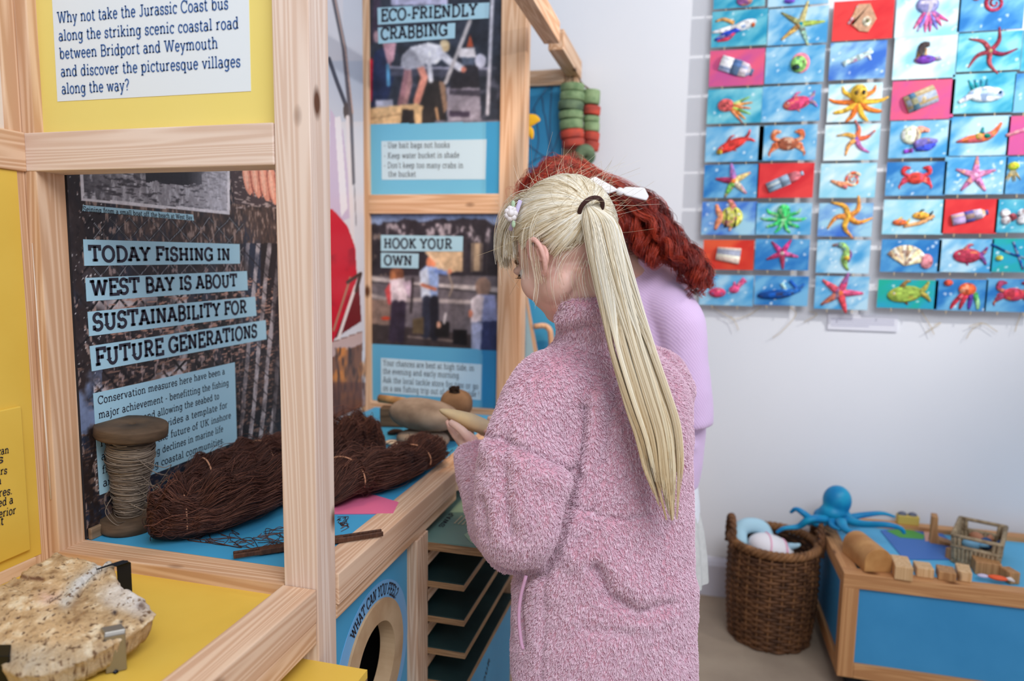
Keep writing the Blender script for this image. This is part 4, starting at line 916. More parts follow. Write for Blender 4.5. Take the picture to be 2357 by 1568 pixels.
# pocket binding at the left side
pts = spline([D_(1211, 1325, 1.30), D_(1199, 1370, 1.302), D_(1194, 1420, 1.30), D_(1199, 1475, 1.295), D_(1204, 1495, 1.292)], 16)
MB().tube(pts, .0035, 8).build('pocket_binding', mat('pocket_binding', (206, 158, 186), .7), jacket)

# ---- blonde hair
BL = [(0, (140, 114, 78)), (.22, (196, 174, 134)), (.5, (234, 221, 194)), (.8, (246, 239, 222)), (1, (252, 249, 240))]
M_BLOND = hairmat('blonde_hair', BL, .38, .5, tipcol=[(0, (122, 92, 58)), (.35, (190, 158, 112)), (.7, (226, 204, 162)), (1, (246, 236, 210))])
M_BLOND0 = hairmat('blonde_scalp_hair', BL, .38, .5)
HAIR = MB(); HAIR.ball(at(0, -.014, .024), (.0775*HS, .099*HS, .091*HS), R=HR, seg=24, rings=16)
capme = blob(HAIR, .004, 2, 'hair')
vv, _ = get_v(capme)
q = (vv-hc)@np.stack([hl, hf, hu], 1)
bm = bmesh.new(); bm.from_mesh(capme); bm.verts.ensure_lookup_table()
def scalp(l, f, u):
    """True where hair grows (head coordinates in metres/HS)"""
    return (u > .034+.55*np.maximum(f, -.03)*0+np.where(f > .05, (f-.05)*.8, 0)) | ((f < -.03) & (u > -.034-.2*np.maximum(0, .03-np.abs(l)))) | ((f < .02) & (u > .008))
kill = [bm.verts[i] for i in np.where(~scalp(*(q/HS).T))[0]]
bmesh.ops.delete(bm, geom=kill, context='VERTS'); bm.to_mesh(capme); bm.free()
hair = link('hair', capme, mat('blonde_base', (190, 168, 134), .6), G1)
tie = D_(1356, 478, 1.268)
C0 = at(0, -.014, .024); AX = np.array([.079, .101, .093])*HS
def h2w(dirs, k): return C0+(dirs*AX*np.asarray(k)[..., None])@HR.T
td = ((tie-C0)@HR)/AX; td /= np.linalg.norm(td)
n = 14000; d = rng.normal(size=(n*6, 3)); d /= np.linalg.norm(d, axis=1)[:, None]
loc = (d*AX)@np.eye(3)/HS+np.array([0, -.014, .024]); ok = scalp(*loc.T) & (np.arccos(np.clip(d@td, -1, 1)) > .16)
d = d[ok][:n]; n = len(d); K = 14; s = np.linspace(0, 1, K)
om = np.arccos(np.clip(d@td, -1, 1)); P_ = []
lock = vnoise(d, 9, 3)*.020+vnoise(d, 24, 4)*.010; drift = np.stack([vnoise(d, 6, 20+i) for i in range(3)], 1)*.16
for t in s:
    a = np.sin((1-t)*om)/np.sin(om); b = np.sin(t*om)/np.sin(om); dd = a[:, None]*d+b[:, None]*td+drift*(t*(1-t))[..., None]*np.minimum(1, om)[:, None]
    dd /= np.linalg.norm(dd, axis=1)[:, None]
    kk = 1.0+.03*np.sin(np.pi*t)**.7+(lock+.010*rng.normal(size=n)*.4)*np.sin(np.pi*min(1, t*1.0))+.03*t
    P_.append(h2w(dd, kk))
strands('scalp_hair', np.stack(P_, 1), .00042, M_BLOND0, hair, .8, .56+.42*vnoise(d, 13, 71)+.22*vnoise(d, 30, 72)+rng.normal(0, .12, n))
# ponytail in locks
gx = [(1356, 474, 1.262), (1382, 510, 1.236), (1400, 590, 1.222), (1426, 700, 1.216), (1452, 800, 1.214), (1484, 900, 1.212), (1514, 1000, 1.212), (1528, 1100, 1.212), (1543, 1198, 1.214)]
G = spline([D_(*g) for g in gx], 40); HW = np.interp(np.linspace(0, 1, 40), [0, .05, .13, .25, .4, .55, .7, .85, 1], [14, 30, 50, 54, 56, 60, 62, 52, 22])*1.21/F_PX
HD = np.interp(np.linspace(0, 1, 40), [0, .05, .15, .4, 1], [.012, .022, .030, .024, .010])
n = 9500; nl = 54
la = rng.uniform(0, 2*np.pi, nl); lr = np.sqrt(rng.random(nl)); LK = np.stack([lr*np.cos(la), lr*np.sin(la)], 1)
li = rng.integers(0, nl, n); oa = rng.uniform(0, 2*np.pi, n); orr = np.sqrt(rng.random(n)); O = np.stack([orr*np.cos(oa), orr*np.sin(oa)], 1)
tend = np.clip((.74+.26*rng.random(nl))[li]+rng.normal(0, .03, n), .5, 1.0); K = 22
out = []
for t in np.linspace(0, 1, K):
    u = t*tend*39; i = np.minimum(u.astype(int), 38); f = (u-i)[:, None]; g = G[i]*(1-f)+G[i+1]*f
    tt = t*tend; w = np.interp(tt*39, np.arange(40), HW); hd = np.interp(tt*39, np.arange(40), HD)
    mixk = np.clip(tt*1.9, .2, .9)[:, None]; o2 = LK[li]*mixk+O*(1-mixk)*.9
    ph = li*1.7; wav = np.sin(tt*5+ph)*.10*tt+np.sin(tt*11+ph*2)*.04*tt
    out.append(g+RT*((o2[:, 0]+wav)*w)[:, None]-FH*((o2[:, 1]-.55)*hd)[:, None]*-1*-1)
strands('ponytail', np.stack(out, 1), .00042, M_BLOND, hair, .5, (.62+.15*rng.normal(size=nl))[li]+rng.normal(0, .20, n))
# fringe, wisps in front of and behind the ear, flyaways
def wisps(paths, n, jit, k=12, spread=None):
    o = []
    for _ in range(n):
        p = paths[rng.integers(len(paths))]; j = rng.normal(0, jit, 2); j2 = rng.normal(0, jit*.8, 2)
        q = [D_(x+j[0]+(j2[0]*i/len(p)), y+j[1]*.5+j2[1]*i/len(p), dd+rng.normal(0, .004)) for i, (x, y, dd) in enumerate(p)]
        o.append(spline(q, k))
    return np.array(o)
fr = [[(1262, 452, 1.33), (1210, 470, 1.345), (1172, 515, 1.365), (1160, 570, 1.38), (1166, 612, 1.39)], [(1250, 470, 1.32), (1205, 495, 1.335), (1178, 540, 1.35), (1176, 590, 1.36)], [(1268, 440, 1.34), (1200, 455, 1.375), (1165, 500, 1.40), (1154, 560, 1.42), (1158, 600, 1.43)],
      [(1255, 470, 1.30), (1212, 495, 1.312), (1186, 530, 1.325), (1180, 580, 1.335)]]
strands('fringe', wisps(fr[:3], 760, 7), .00042, M_BLOND0, hair, .5)
ws = [[(1250, 470, 1.29), (1222, 520, 1.285), (1218, 580, 1.283), (1230, 650, 1.29), (1226, 700, 1.292)], [(1262, 480, 1.30), (1240, 540, 1.292), (1238, 600, 1.288), (1246, 650, 1.29)], [(1258, 470, 1.305), (1214, 520, 1.305), (1206, 575, 1.31), (1210, 640, 1.315)]]
strands('wisps', wisps(ws, 34, 5), .0004, M_BLOND0, hair, .4)
ws = [[(1330, 560, 1.262), (1296, 600, 1.268), (1284, 650, 1.28), (1296, 715, 1.30)], [(1345, 590, 1.265), (1330, 640, 1.275), (1340, 690, 1.29), (1320, 705, 1.30)], [(1350, 600, 1.268), (1360, 660, 1.28), (1380, 690, 1.29)], [(1322, 575, 1.262), (1300, 580, 1.264), (1290, 620, 1.27), (1310, 700, 1.295)]]
strands('nape_wisps', wisps(ws, 40, 11), .0003, M_BLOND0, hair, .4)
o = []
for _ in range(420):
    l0 = rng.uniform(-.058, .02); o.append(spline([at(l0*.9, .052-abs(l0)*.3, .083), at(l0*1.05, .082-abs(l0)*.35, .064), at(l0*1.15, .098-abs(l0)*.4+rng.normal(0, .002), .036), at(l0*1.2+rng.normal(0, .003), .101-abs(l0)*.45+rng.normal(0, .003), .006-rng.random()*.012)], 10))
strands('fringe', np.array(o), .00042, M_BLOND0, hair, .5)
n = 260; d = rng.normal(size=(n*5, 3)); d /= np.linalg.norm(d, axis=1)[:, None]; d = d[(d[:, 2] > -.05)][:n]; o = []
for dd in d:
    t0 = rng.normal(size=3)*.35; a0 = h2w(dd[None], [1.02])[0]; o.append(spline([a0, h2w((dd+t0*.3)[None], [1.10+.1*rng.random()])[0], h2w((dd+t0*.8+td*.3)[None], [1.10+.12*rng.random()])[0]], 8))
strands('flyaway_hair', np.array(o), .00028, M_BLOND0, hair, .5)
# hair tie and flower clip
tv = (G[2]-G[0])/np.linalg.norm(G[2]-G[0]); a1 = np.cross(tv, RT); a1 /= np.linalg.norm(a1); a2 = np.cross(tv, a1)
ringp = [G[1]+(a1*math.cos(a)+a2*math.sin(a)*1.0)*.0235+FH*.006 for a in np.linspace(0, 2*np.pi, 30)]
MB().tube(ringp, .0042, 8).build('hair_tie', mat('brown_elastic', (66, 40, 36), .8), hair)
cl = MB(); cp = D_(1186, 496, 1.325); cu = (D_(1200, 462, 1.322)-D_(1178, 526, 1.33)); cu /= np.linalg.norm(cu)
cl.tube([cp-cu*.030, cp, cp+cu*.030], .0042, 8, flat=(FW, .4)); clip = cl.build('hair_clip', mat('lilac_clip', (196, 184, 216), .5), hair)
fl = MB(); fc = D_(1176, 492, 1.318)
for k in range(7):
    a = k*2*np.pi/7; fl.ball(fc+RT*.007*math.cos(a)+UP*.009*math.sin(a), (.0065, .0065, .0065))
fl.ball(fc-FW*.004, .0075); fl.build('fabric_rose', mat('white_rose', (228, 222, 224), .7), clip)
lf = MB()
for dx, dy in ((8, -22), (10, 24)): lf.ball(D_(1178+dx*.4, 492+dy, 1.318), (.004, .003, .007))
lf.build('leaf', mat('rose_leaf', (176, 200, 170), .7), clip)

# ================================================================== girl with red curls behind
G2 = thing('person', (.03, 1.93, 0), 'girl with long curly red hair and lilac jumper, mostly hidden behind the blonde girl', 'person')
hfh2 = LH*math.cos(math.radians(35))+FH*math.sin(math.radians(35)); hl2 = LH*math.sin(math.radians(35))-FH*math.cos(math.radians(35))
p2 = math.radians(38); hf2 = hfh2*math.cos(p2)-ZU*math.sin(p2); hu2 = ZU*math.cos(p2)+hfh2*math.sin(p2)
hc2 = D_(1300, 505, 1.93); mb = MB(); at2, HR2 = head_parts(mb, hc2, hf2, hu2, hl2, 1.04)
t2 = [(1518, 1330, 1.93, 92, .8), (1516, 1200, 1.93, 95, .8), (1514, 1080, 1.93, 88, .75), (1512, 950, 1.93, 92, .75), (1508, 800, 1.93, 92, .7), (1500, 700, 1.93, 84, .66), (1486, 640, 1.92, 56, .8)]
loft(mb, [ring_px(*t) for t in t2])
mb.tube(spline([D_(1484, 640, 1.92), D_(1430, 600, 1.92), at2(0, -.04, -.03)], 8), .05, 14)
sh2, el2, wr2 = D_(1560, 740, 1.86), D_(1592, 985, 1.86), D_(1440, 1010, 1.98)
mb.tube(spline([D_(1520, 720, 1.9), sh2, (sh2+el2)/2, el2], 10), np.linspace(.045, .035, 10), 12); mb.tube(spline([el2, (el2+wr2)/2, wr2], 8), np.linspace(.035, .024, 8), 12)
sh3, el3, wr3 = D_(1440, 740, 2.02), D_(1400, 980, 2.10), D_(1260, 1000, 2.12)
mb.tube(spline([D_(1480, 720, 1.95), sh3, (sh3+el3)/2, el3], 10), np.linspace(.045, .035, 10), 12); mb.tube(spline([el3, (el3+wr3)/2, wr3], 8), np.linspace(.035, .024, 8), 12)
for w0, e0 in ((wr2, el2), (wr3, el3)):
    dv = (w0-e0)/np.linalg.norm(w0-e0); sd = np.cross(dv, ZU); sd /= np.linalg.norm(sd)
    mb.tube([w0, w0+dv*.035, w0+dv*.07], [.024, .028, .022], 12)
    for k in range(4):
        b0 = w0+dv*.07+sd*(.024-.016*k); finger(mb, [b0-dv*.02, b0+dv*.03-ZU*.006, b0+dv*.052-ZU*.022, b0+dv*.058-ZU*.036], .0088, .0066)
    finger(mb, [w0+dv*.02+sd*.022, w0+dv*.05+sd*.042-ZU*.004, w0+dv*.078+sd*.046-ZU*.012], .011, .008)
hp2 = D_(1516, 1250, 1.93)
for sg in (-1, 1):
    o_ = RH*.058*sg; h0 = np.array([hp2[0], hp2[1], .72])+o_; kn = np.array([hp2[0], hp2[1]+.01, .44])+o_; an = np.array([hp2[0], hp2[1], .08])+o_
    mb.tube(spline([h0, (h0+kn)/2, kn, (kn+an)/2, an], 16), [.056, .056, .056, .056, .055, .053, .050, .048, .047, .048, .048, .045, .04, .036, .032, .03], 14)
    mb.tube([an-[0, 0, .03], an+hfh2*.06-[0, 0, .045], an+hfh2*.13-[0, 0, .055]], [.034, .032, .02], 12)
link('body', blob(mb, .005, 3), M_SKIN, G2)
for sg in (1, -1):
    link('ear', blob(ear(at2, HR2, 1.04, sg), .003, 2, 'ear'), MATS['ear_skin'], G2)
    ey = MB().ball(at2(.032*sg, .0735, -.008), .012).build('eye', M_EYE, G2); MB().ball(at2(.032*sg, .0815, -.0095), .0062).build('iris', mat('brown_iris', (84, 56, 40), .2), ey)
    MB().tube([at2((.032-.013)*sg, .080, -.003), at2(.032*sg, .087, .0005), at2((.032+.013)*sg, .078, -.003)], .002, 6).build('eyelashes', M_LASH, G2)
    MB().tube(spline([at2(.014*sg, .090, .022), at2(.032*sg, .088, .024), at2(.048*sg, .070, .013)], 10), .0024, 6).build('eyebrow', mat('auburn_brow', (110, 54, 36), .8), G2)
for sg in (-1, 1):
    b0 = np.array([hp2[0], hp2[1], 0])+RH*.06*sg
    s_ = MB(); s_.tube([b0+[0, 0, .055]-hfh2*.035, b0+[0, 0, .058]+hfh2*.04, b0+[0, 0, .042]+hfh2*.12, b0+[0, 0, .034]+hfh2*.165], [.042, .046, .042, .026], 16)
    s_.tube([b0+[0, 0, .016]-hfh2*.06, b0+[0, 0, .016]+hfh2*.18], [.03, .03], 12, flat=((0, 0, 1), .5)); link('shoe', blob(s_, .005, 3, 'shoe'), M_SHOE, G2)
# jumper, white hem, skirt
def knit(nt, b):
    tc = N(nt, 'ShaderNodeTexCoord'); wv = N(nt, 'ShaderNodeTexWave', Scale=60, Distortion=2.5, Detail=2); wv.bands_direction = 'DIAGONAL'
    nt.links.new(tc.outputs['Object'], wv.inputs['Vector']); r = ramp(nt, [(.1, (216, 186, 226)), (.8, (228, 200, 236))], wv.outputs['Fac']); nt.links.new(r.outputs[0], b.inputs['Base Color']); bump(nt, b, wv.outputs['Fac'], .15, .002); b.inputs['Sheen Weight'].default_value = .3
M_KNIT = mat('lilac_knit', None, .9, 0, .15, knit)
mb = MB(); loft(mb, [ring_px(*t) for t in [(1510, 1118, 1.93, 96, .8), (1514, 1060, 1.93, 104, .8), (1516, 960, 1.93, 110, .8), (1512, 850, 1.93, 106, .8), (1508, 750, 1.93, 100, .78), (1505, 680, 1.93, 90, .75), (1498, 630, 1.93, 72, .75), (1488, 595, 1.925, 40, .8)]])
mb.tube(spline([D_(1520, 700, 1.91), sh2, (sh2*.6+el2*.4), el2], 14), np.interp(np.linspace(0, 1, 14), [0, .5, .85, 1], [.075, .068, .066, .058]), 18)
mb.tube(spline([el2+RH*.0, el2*.5+wr2*.5+ZU*-.01, wr2], 10), np.linspace(.058, .04, 10), 16)
mb.tube(spline([D_(1480, 720, 1.95), sh3, (sh3+el3)/2, el3, (el3+wr3)/2, wr3], 16), np.linspace(.075, .04, 16), 16)
mb.tube([D_(1488, 600, 1.925), D_(1468, 590, 1.925)], [.06, .058], 16)
jp = blob(mb, .008, 8, 'jumper'); v, nr = get_v(jp)
set_v(jp, v+nr*(.005*fbm(v, 9, 3, 8))[:, None]); link('jumper', jp, M_KNIT, G2)
mb = MB(); loft(mb, [ring_px(*t) for t in [(1512, 1205, 1.93, 100, .82), (1512, 1150, 1.93, 97, .82), (1512, 1090, 1.93, 92, .78)]]); link('white_shirt_hem', blob(mb, .008, 3, 'white_shirt_hem'), mat('white_cotton', (236, 238, 246), .85), G2)
mb = MB(); a = np.linspace(0, 2*np.pi, 64, endpoint=False); rings = []
for y, hw, am in ((1325, 112, .05), (1270, 110, .045), (1210, 104, .03), (1150, 92, .01)):
    c, u, w = ring_px(1512, y, 1.93, hw, .85); k = 1+am*np.sin(a*14); rings.append(c+np.outer(np.cos(a)*k, u)+np.outer(np.sin(a)*k, w))
mb.add(np.vstack(rings), [(i*64+j, i*64+(j+1) % 64, (i+1)*64+(j+1) % 64, (i+1)*64+j) for i in range(3) for j in range(64)], None, True)
mb.build('skirt', noisy('light_grey_cotton', (206, 206, 204), (216, 216, 214), 60, .9), G2)
# red curls
M_RED = hairmat('red_hair', [(0, (84, 16, 12)), (.5, (138, 35, 24)), (1, (196, 70, 42))], .35, .5)
cap2 = MB(); cap2.ball(at2(0, -.016, .026), (.082, .104, .094), R=HR2, seg=20, rings=14)
cm = blob(cap2, .006, 2, 'hair'); vv, _ = get_v(cm); q = (vv-hc2)@np.stack([hl2, hf2, hu2], 1)/1.04
bm = bmesh.new(); bm.from_mesh(cm); bm.verts.ensure_lookup_table()
bmesh.ops.delete(bm, geom=[bm.verts[i] for i in np.where(~scalp(*q.T))[0]], context='VERTS'); bm.to_mesh(cm); bm.free()
hair2 = link('hair', cm, mat('red_base', (84, 20, 16), .6), G2)
ends = [[(1470, 470), (1530, 540), (1580, 600), (1606, 640), (1618, 672)], [(1450, 465), (1500, 520), (1556, 580), (1596, 628), (1602, 664)], [(1480, 490), (1520, 545), (1560, 592), (1586, 628)], [(1440, 480), (1490, 540), (1530, 580), (1566, 612)], [(1430, 490), (1470, 550), (1500, 585), (1530, 600)], [(1488, 470), (1538, 536), (1590, 590), (1620, 640), (1626, 660)]]
o = []; C2_ = at2(0, -.016, .026); AX2 = np.array([.084, .106, .104])*1.08; K = 44; lk = 0
while lk < 150:
    dd = rng.normal(size=3); dd /= np.linalg.norm(dd)
    if not scalp(*((dd*AX2)/1.08/1.04+np.array([0, -.016, .026]))): continue
    lk += 1
    r1d = dd*.9+np.array([0, -.55, .30]); r1d /= np.linalg.norm(r1d); e = ends[rng.integers(len(ends))]; j = rng.normal(0, 9, 2); dp = rng.normal(0, .022)
    path = [C2_+(dd*AX2*.96)@HR2.T, C2_+(r1d*AX2*1.08)@HR2.T]+[D_(x+j[0], y+j[1], 1.835+dp-.0005*i*10) for i, (x, y) in enumerate(e)]
    pth = spline(path, 80)[:int(80*(.72+.28*rng.random()))]; u = np.linspace(0, len(pth)-1, K); b0 = np.stack([np.interp(u, np.arange(len(pth)), pth[:, q]) for q in range(3)], 1)
    s = np.linspace(0, 1, K); amp = (.006+.008*rng.random())*np.clip((s-.15)*2.2, 0, 1); ph0 = rng.uniform(0, 6.28); turns = rng.uniform(20, 38)
    t = np.gradient(b0, axis=0); t /= np.linalg.norm(t, axis=1)[:, None]+1e-9; a1 = np.cross(t, FH); a1 /= np.linalg.norm(a1, axis=1)[:, None]+1e-9; a2 = np.cross(t, a1)
    for _ in range(34):
        ph = ph0+rng.normal(0, .28)+s*turns; of = rng.normal(0, .0032, 3)*(1+s[:, None]*.6); rs = rng.normal(0, .010, 3)*(1-s[:, None])**2
        o.append(b0+of+rs+a1*(np.cos(ph)*amp)[:, None]+a2*(np.sin(ph)*amp)[:, None])
strands('curls', np.array(o), .00055, M_RED, hair2, .6, np.repeat(rng.random(150)*.8+.1, 34)+rng.normal(0, .12, 150*34))
n = 5000; d = rng.normal(size=(n*5, 3)); d /= np.linalg.norm(d, axis=1)[:, None]; lo_ = d*AX2/1.08/1.04+np.array([0, -.016, .026]); d = d[scalp(*lo_.T)][:n]; bk = np.array([0, -.75, .4]); o = []
for t in np.linspace(0, 1, 12):
    e = d*(1-.7*t)+bk*t*.7; e /= np.linalg.norm(e, axis=1)[:, None]; e = e+.06*np.stack([np.sin(t*9+d[:, q]*20) for q in range(3)], 1)*t; o.append(C2_+(e*AX2*(1.0+.10*np.sin(np.pi*t)))@HR2.T)
strands('crown_hair', np.stack(o, 1), .00055, M_RED, hair2, .8)
o = []
for i in range(60):
    x = rng.uniform(1165, 1330); y0 = np.interp(x, [1165, 1200, 1260, 1330], [520, 440, 398, 392])
    q = [(x, y0), (x-rng.uniform(0, 25), y0-rng.uniform(0, 26)), (x-rng.uniform(5, 40), y0+rng.uniform(-20, 40)), (x-rng.uniform(0, 30), y0+rng.uniform(10, 110))]
    o.append(spline([D_(a, b, 1.9) for a, b in q], 14))
strands('flyaway_hair', np.array(o), .0004, M_RED, hair2, .5)
# white bow
bw = MB()
for q in ([(1425, 438), (1410, 428), (1370, 406), (1358, 412), (1372, 430), (1400, 446)], [(1428, 440), (1440, 430), (1484, 432), (1494, 452), (1488, 462), (1440, 450)]):
    bw.prism([D_(x, y, 1.73) for x, y in q], FH*.012)
bw.ball(D_(1427, 441, 1.735), .010); bw.build('hair_bow', mat('white_ribbon', (240, 240, 244), .6), hair2, .003)
# ------------------------------------------------------------------ things on the counter and desk
ZT = ZC-.002        # blue counter top
M_OLDWOOD = noisy('old_wood', (104, 84, 66), (68, 54, 42), 12, .75, .3, .002, stretch=(1, 1, 6))
M_TWINE = hairmat('grey_twine', [(0, (96, 84, 74)), (.5, (128, 114, 102)), (1, (160, 144, 128))], .8, .15)
# bobbin of grey twine
bx, by = P(268, 1236, Z=ZC)[:2]; bx, by = -1.062, 1.115
by = 1.165; bx = P(289, 1100, Y=by)[0]
SP = thing('twine_bobbin', (bx, by, ZT), 'old wooden bobbin wound with grey twine, standing by the left pine post', 'bobbin')
ztop = P(305, 975, Y=by)[2]; hs = ztop-ZT; fr_ = (P(390, 990, Y=by)[0]-P(222, 990, Y=by)[0])/2*.76
lean = np.array([.022, 0, hs]); lean /= np.linalg.norm(lean); RX = np.stack([np.array([lean[2], 0, -lean[0]]), [0, 1, 0], lean], 1)
mb = MB(); mb.lathe([(.008, hs+.001), (fr_*.98, hs), (fr_, hs-.004), (fr_, hs-.020), (fr_*.97, hs-.024), (.03, hs-.026), (.03, hs-.05), (.008, hs-.05)], (bx, by, ZT), 40, None, RX, closed=True); mb.build('top_flange', M_OLDWOOD, SP)
MB().lathe([(.052, .002), (.054, .006), (.052, .028), (.03, .032), (.0, .032)], (bx, by, ZT), 36, None, RX).build('bottom_flange', M_OLDWOOD, SP)
def corer(z):
    t = np.clip(z/hs, 0, 1); return np.interp(t, [.1, .2, .35, .5, .62, .75, .86, .95], [.024, .026, .030, .035, .041, .043, .042, .038])
MB().lathe([(.0, .03)]+[(corer(z)-.004, z) for z in np.linspace(.03, hs-.027, 14)]+[(.0, hs-.027)], (bx, by, ZT), 28, None, RX).build('core', mat('twine_core', (96, 84, 72), .9), SP)
o = []
for i in range(430):
    z0 = rng.uniform(.04, hs-.034); a = np.linspace(0, rng.uniform(2.5, 6.5), 26)+rng.uniform(0, 6.28); z = np.clip(z0+rng.normal(0, .007)*np.sin(a*.7+rng.uniform(0, 6))+(a-a[0])*rng.normal(0, .0015), .034, hs-.03)
    r = corer(z)-.002+rng.uniform(0, .004)+(.004*rng.random() if i % 9 == 0 else 0)
    o.append(np.stack([r*np.cos(a), r*np.sin(a), z], 1)@RX.T+[bx, by, ZT])
strands('twine', np.array(o), .00085, M_TWINE, SP, 1)
o = []
for i in range(9):
    a0 = rng.uniform(-2.6, .4); z0 = rng.uniform(.05, hs*.85); q = []
    for k in range(4): q.append([(corer(np.array(z0))+.001+(.022+.02*rng.random())*(k in (1, 2)))*math.cos(a0+k*.4), (corer(np.array(z0))+.001+.02*(k in (1, 2)))*math.sin(a0+k*.4), np.clip(z0-k*.012*rng.random()*3, .03, hs)])
    o.append(spline(np.array(q)@RX.T+[bx, by, ZT], 20))
strands('loose_twine', np.array(o), .0008, M_TWINE, SP, 1)

# hanks of dark brown twine
M_BROWN = hairmat('brown_twine', [(0, (44, 24, 20)), (.5, (76, 44, 36)), (1, (122, 78, 62))], .6, .3)
M_BROWN0 = mat('brown_core', (40, 24, 20), .9)
M_TIE = mat('tan_tie', (206, 150, 118), .7)
def hank(label, path, widths, heights, ties, n, name='twine_hank', frizz=.006, loops=0):
    """path: points on the counter; a lying bundle of loose twine with width and height along it"""
    g = spline(path, 40); c0 = g.mean(0); t_ = thing(name, (c0[0], c0[1], ZT), label, 'twine hank', 'hanks of brown twine')
    m = np.linspace(0, 1, len(widths)); s = np.linspace(0, 1, 40); wd = np.interp(s, m, widths); hg = np.interp(s, m, heights)
    ek = np.sqrt(np.clip(1-np.clip((.10-np.minimum(s, 1-s))/.10, 0, 1)**2, .02, 1))
    tn = np.gradient(g, axis=0); tn /= np.linalg.norm(tn, axis=1)[:, None]; sd = np.cross(tn, ZU); sd /= np.linalg.norm(sd, axis=1)[:, None]
    a = np.linspace(0, 2*np.pi, 18, endpoint=False); V = []
    for i in range(40):
        k = .86; V.append(g[i]+np.outer(np.cos(a)*wd[i]*k*ek[i], sd[i])+np.outer((np.sin(a)*.5+.5)*hg[i]*k*ek[i]+.002, ZU))
    core = MB(); core.add(np.vstack(V), [(i*18+j, i*18+(j+1) % 18, (i+1)*18+(j+1) % 18, (i+1)*18+j) for i in range(39) for j in range(18)]+[tuple(range(18))[::-1], tuple(range(39*18, 40*18))], None, True)
    core.build('core', M_BROWN0, t_)
    o = []; K = 22; endk = np.sqrt(np.clip(1-np.clip((.10-np.minimum(s, 1-s))/.10, 0, 1)**2, .02, 1))
    wd, hg = wd*endk, hg*endk; prm = rng.uniform(0, 6.28, 8)
    for i in range(n):
        wild = rng.random() < .10; aa = rng.uniform(-.5, np.pi+.5); rr = rng.uniform(.74, 1.08)*(1+.07*math.sin(aa*5+prm[0])); s0 = rng.uniform(0, .7)*(rng.random() < .7); s1 = min(1, s0+rng.uniform(.25, .9)); ss = np.linspace(s0, s1, K)
        da = rng.normal(0, .24)*(ss-s0)/(s1-s0+.01)+.09*np.sin(ss*rng.uniform(6, 16)+rng.uniform(0, 6.28))*(3.5 if wild else 1); u = ss*39; i0 = np.minimum(u.astype(int), 38); f = (u-i0)[:, None]
        gg = g[i0]*(1-f)+g[i0+1]*f; S = sd[i0]; w = np.interp(u, np.arange(40), wd); h = np.interp(u, np.arange(40), hg)
        puff = 1+.10*np.sin(ss*23+prm[1]+aa*2)+.06*np.sin(ss*41+prm[2]-aa*3)
        fz = (rng.uniform(.0, .30)*np.sin(np.linspace(0, np.pi, K)*rng.uniform(1, 2.2)) if wild else rng.uniform(0, .07)*np.sin(np.linspace(0, np.pi, K)))
        A = aa+da; k_ = rr*puff+fz
        q = gg+S*(np.cos(A)*w*k_)[:, None]+np.outer((np.sin(A)*.5+.5)*h*k_+.003, ZU)
        if wild: q = q+spline(rng.normal(0, .006, (5, 3)), K)*np.sin(np.linspace(0, np.pi, K))[:, None]
        q[:, 2] = np.maximum(q[:, 2], ZT+.0012); o.append(q)
    shd = rng.random(n)*.7+.3*np.array([math.sin(q_[10, 0]*90+q_[10, 2]*140) for q_ in o])*.5+.15; strands('twine', np.array(o), .00055, M_BROWN, t_, .9, shd)
    for tp in ties:
        i = int(tp*39); aa = np.linspace(-.3, np.pi+.3, 24)
        MB().tube([g[i]+sd[i]*math.cos(x)*wd[i]*1.12+ZU*((math.sin(x)*.5+.5)*hg[i]*1.13+.003) for x in aa], .0019, 6).build('tie', M_TIE, t_)
    return t_
def on(x, y, dz=0): return P(x, y, Z=ZT)+np.array([0, 0, dz])
hank('nearest dark brown twine hank with a pale tie, lying beside the bobbin', [on(352, 1240), on(395, 1242), on(432, 1240), on(500, 1222), on(590, 1185), on(662, 1150)], [.030, .050, .036, .058, .066, .052], [.070, .105, .074, .104, .108, .09], [.40], 3400)
hank('dark brown twine hank with two pale ties, behind the nearest hank', [on(395, 1170), on(470, 1150), on(560, 1125), on(640, 1095), on(690, 1075)], [.02, .034, .040, .042, .036], [.05, .085, .095, .092, .08], [.28, .62], 1900)
hank('dark brown twine hank on a pink sheet, to the right of the near post', [on(745, 1175), on(800, 1145), on(880, 1125), on(950, 1092), on(985, 1070), on(1008, 1058)], [.05, .058, .060, .044, .052, .030], [.08, .088, .084, .066, .076, .05], [.18, .62], 3000)
hank('small dark brown twine hank humped up against the cork ring', [on(735, 1090), on(790, 1066), on(850, 1052), on(890, 1050)], [.03, .048, .046, .02], [.075, .118, .105, .05], [], 1300)
# loose ends of twine on the blue top
o = []
for i in range(46):
    x0, y0 = rng.uniform(430, 660), rng.uniform(1225, 1262); q = [(x0, y0)]
    for k in range(3): q.append((np.clip(q[-1][0]+rng.normal(12, 26), 380, 665), np.clip(q[-1][1]+rng.normal(5, 11), 1215, 1290)))
    o.append(spline([on(x, min(y, 1240+.14*(x-400)), .0012) for x, y in q], 16))
for i in range(10):
    x0, y0 = rng.uniform(776, 800), rng.uniform(1190, 1215); q = [(x0, y0)]
    for k in range(3): q.append((np.clip(q[-1][0]+rng.normal(3, 10), 770, 802), np.clip(q[-1][1]+rng.normal(2, 8), 1185, 1225)))
    o.append(spline([on(x, y, .0012) for x, y in q], 16))
tag(strands('loose_twine_ends', np.array(o), .0006, M_BROWN, None, .9), 'loose brown twine ends scattered on the blue counter top', 'twine', None, 'stuff')

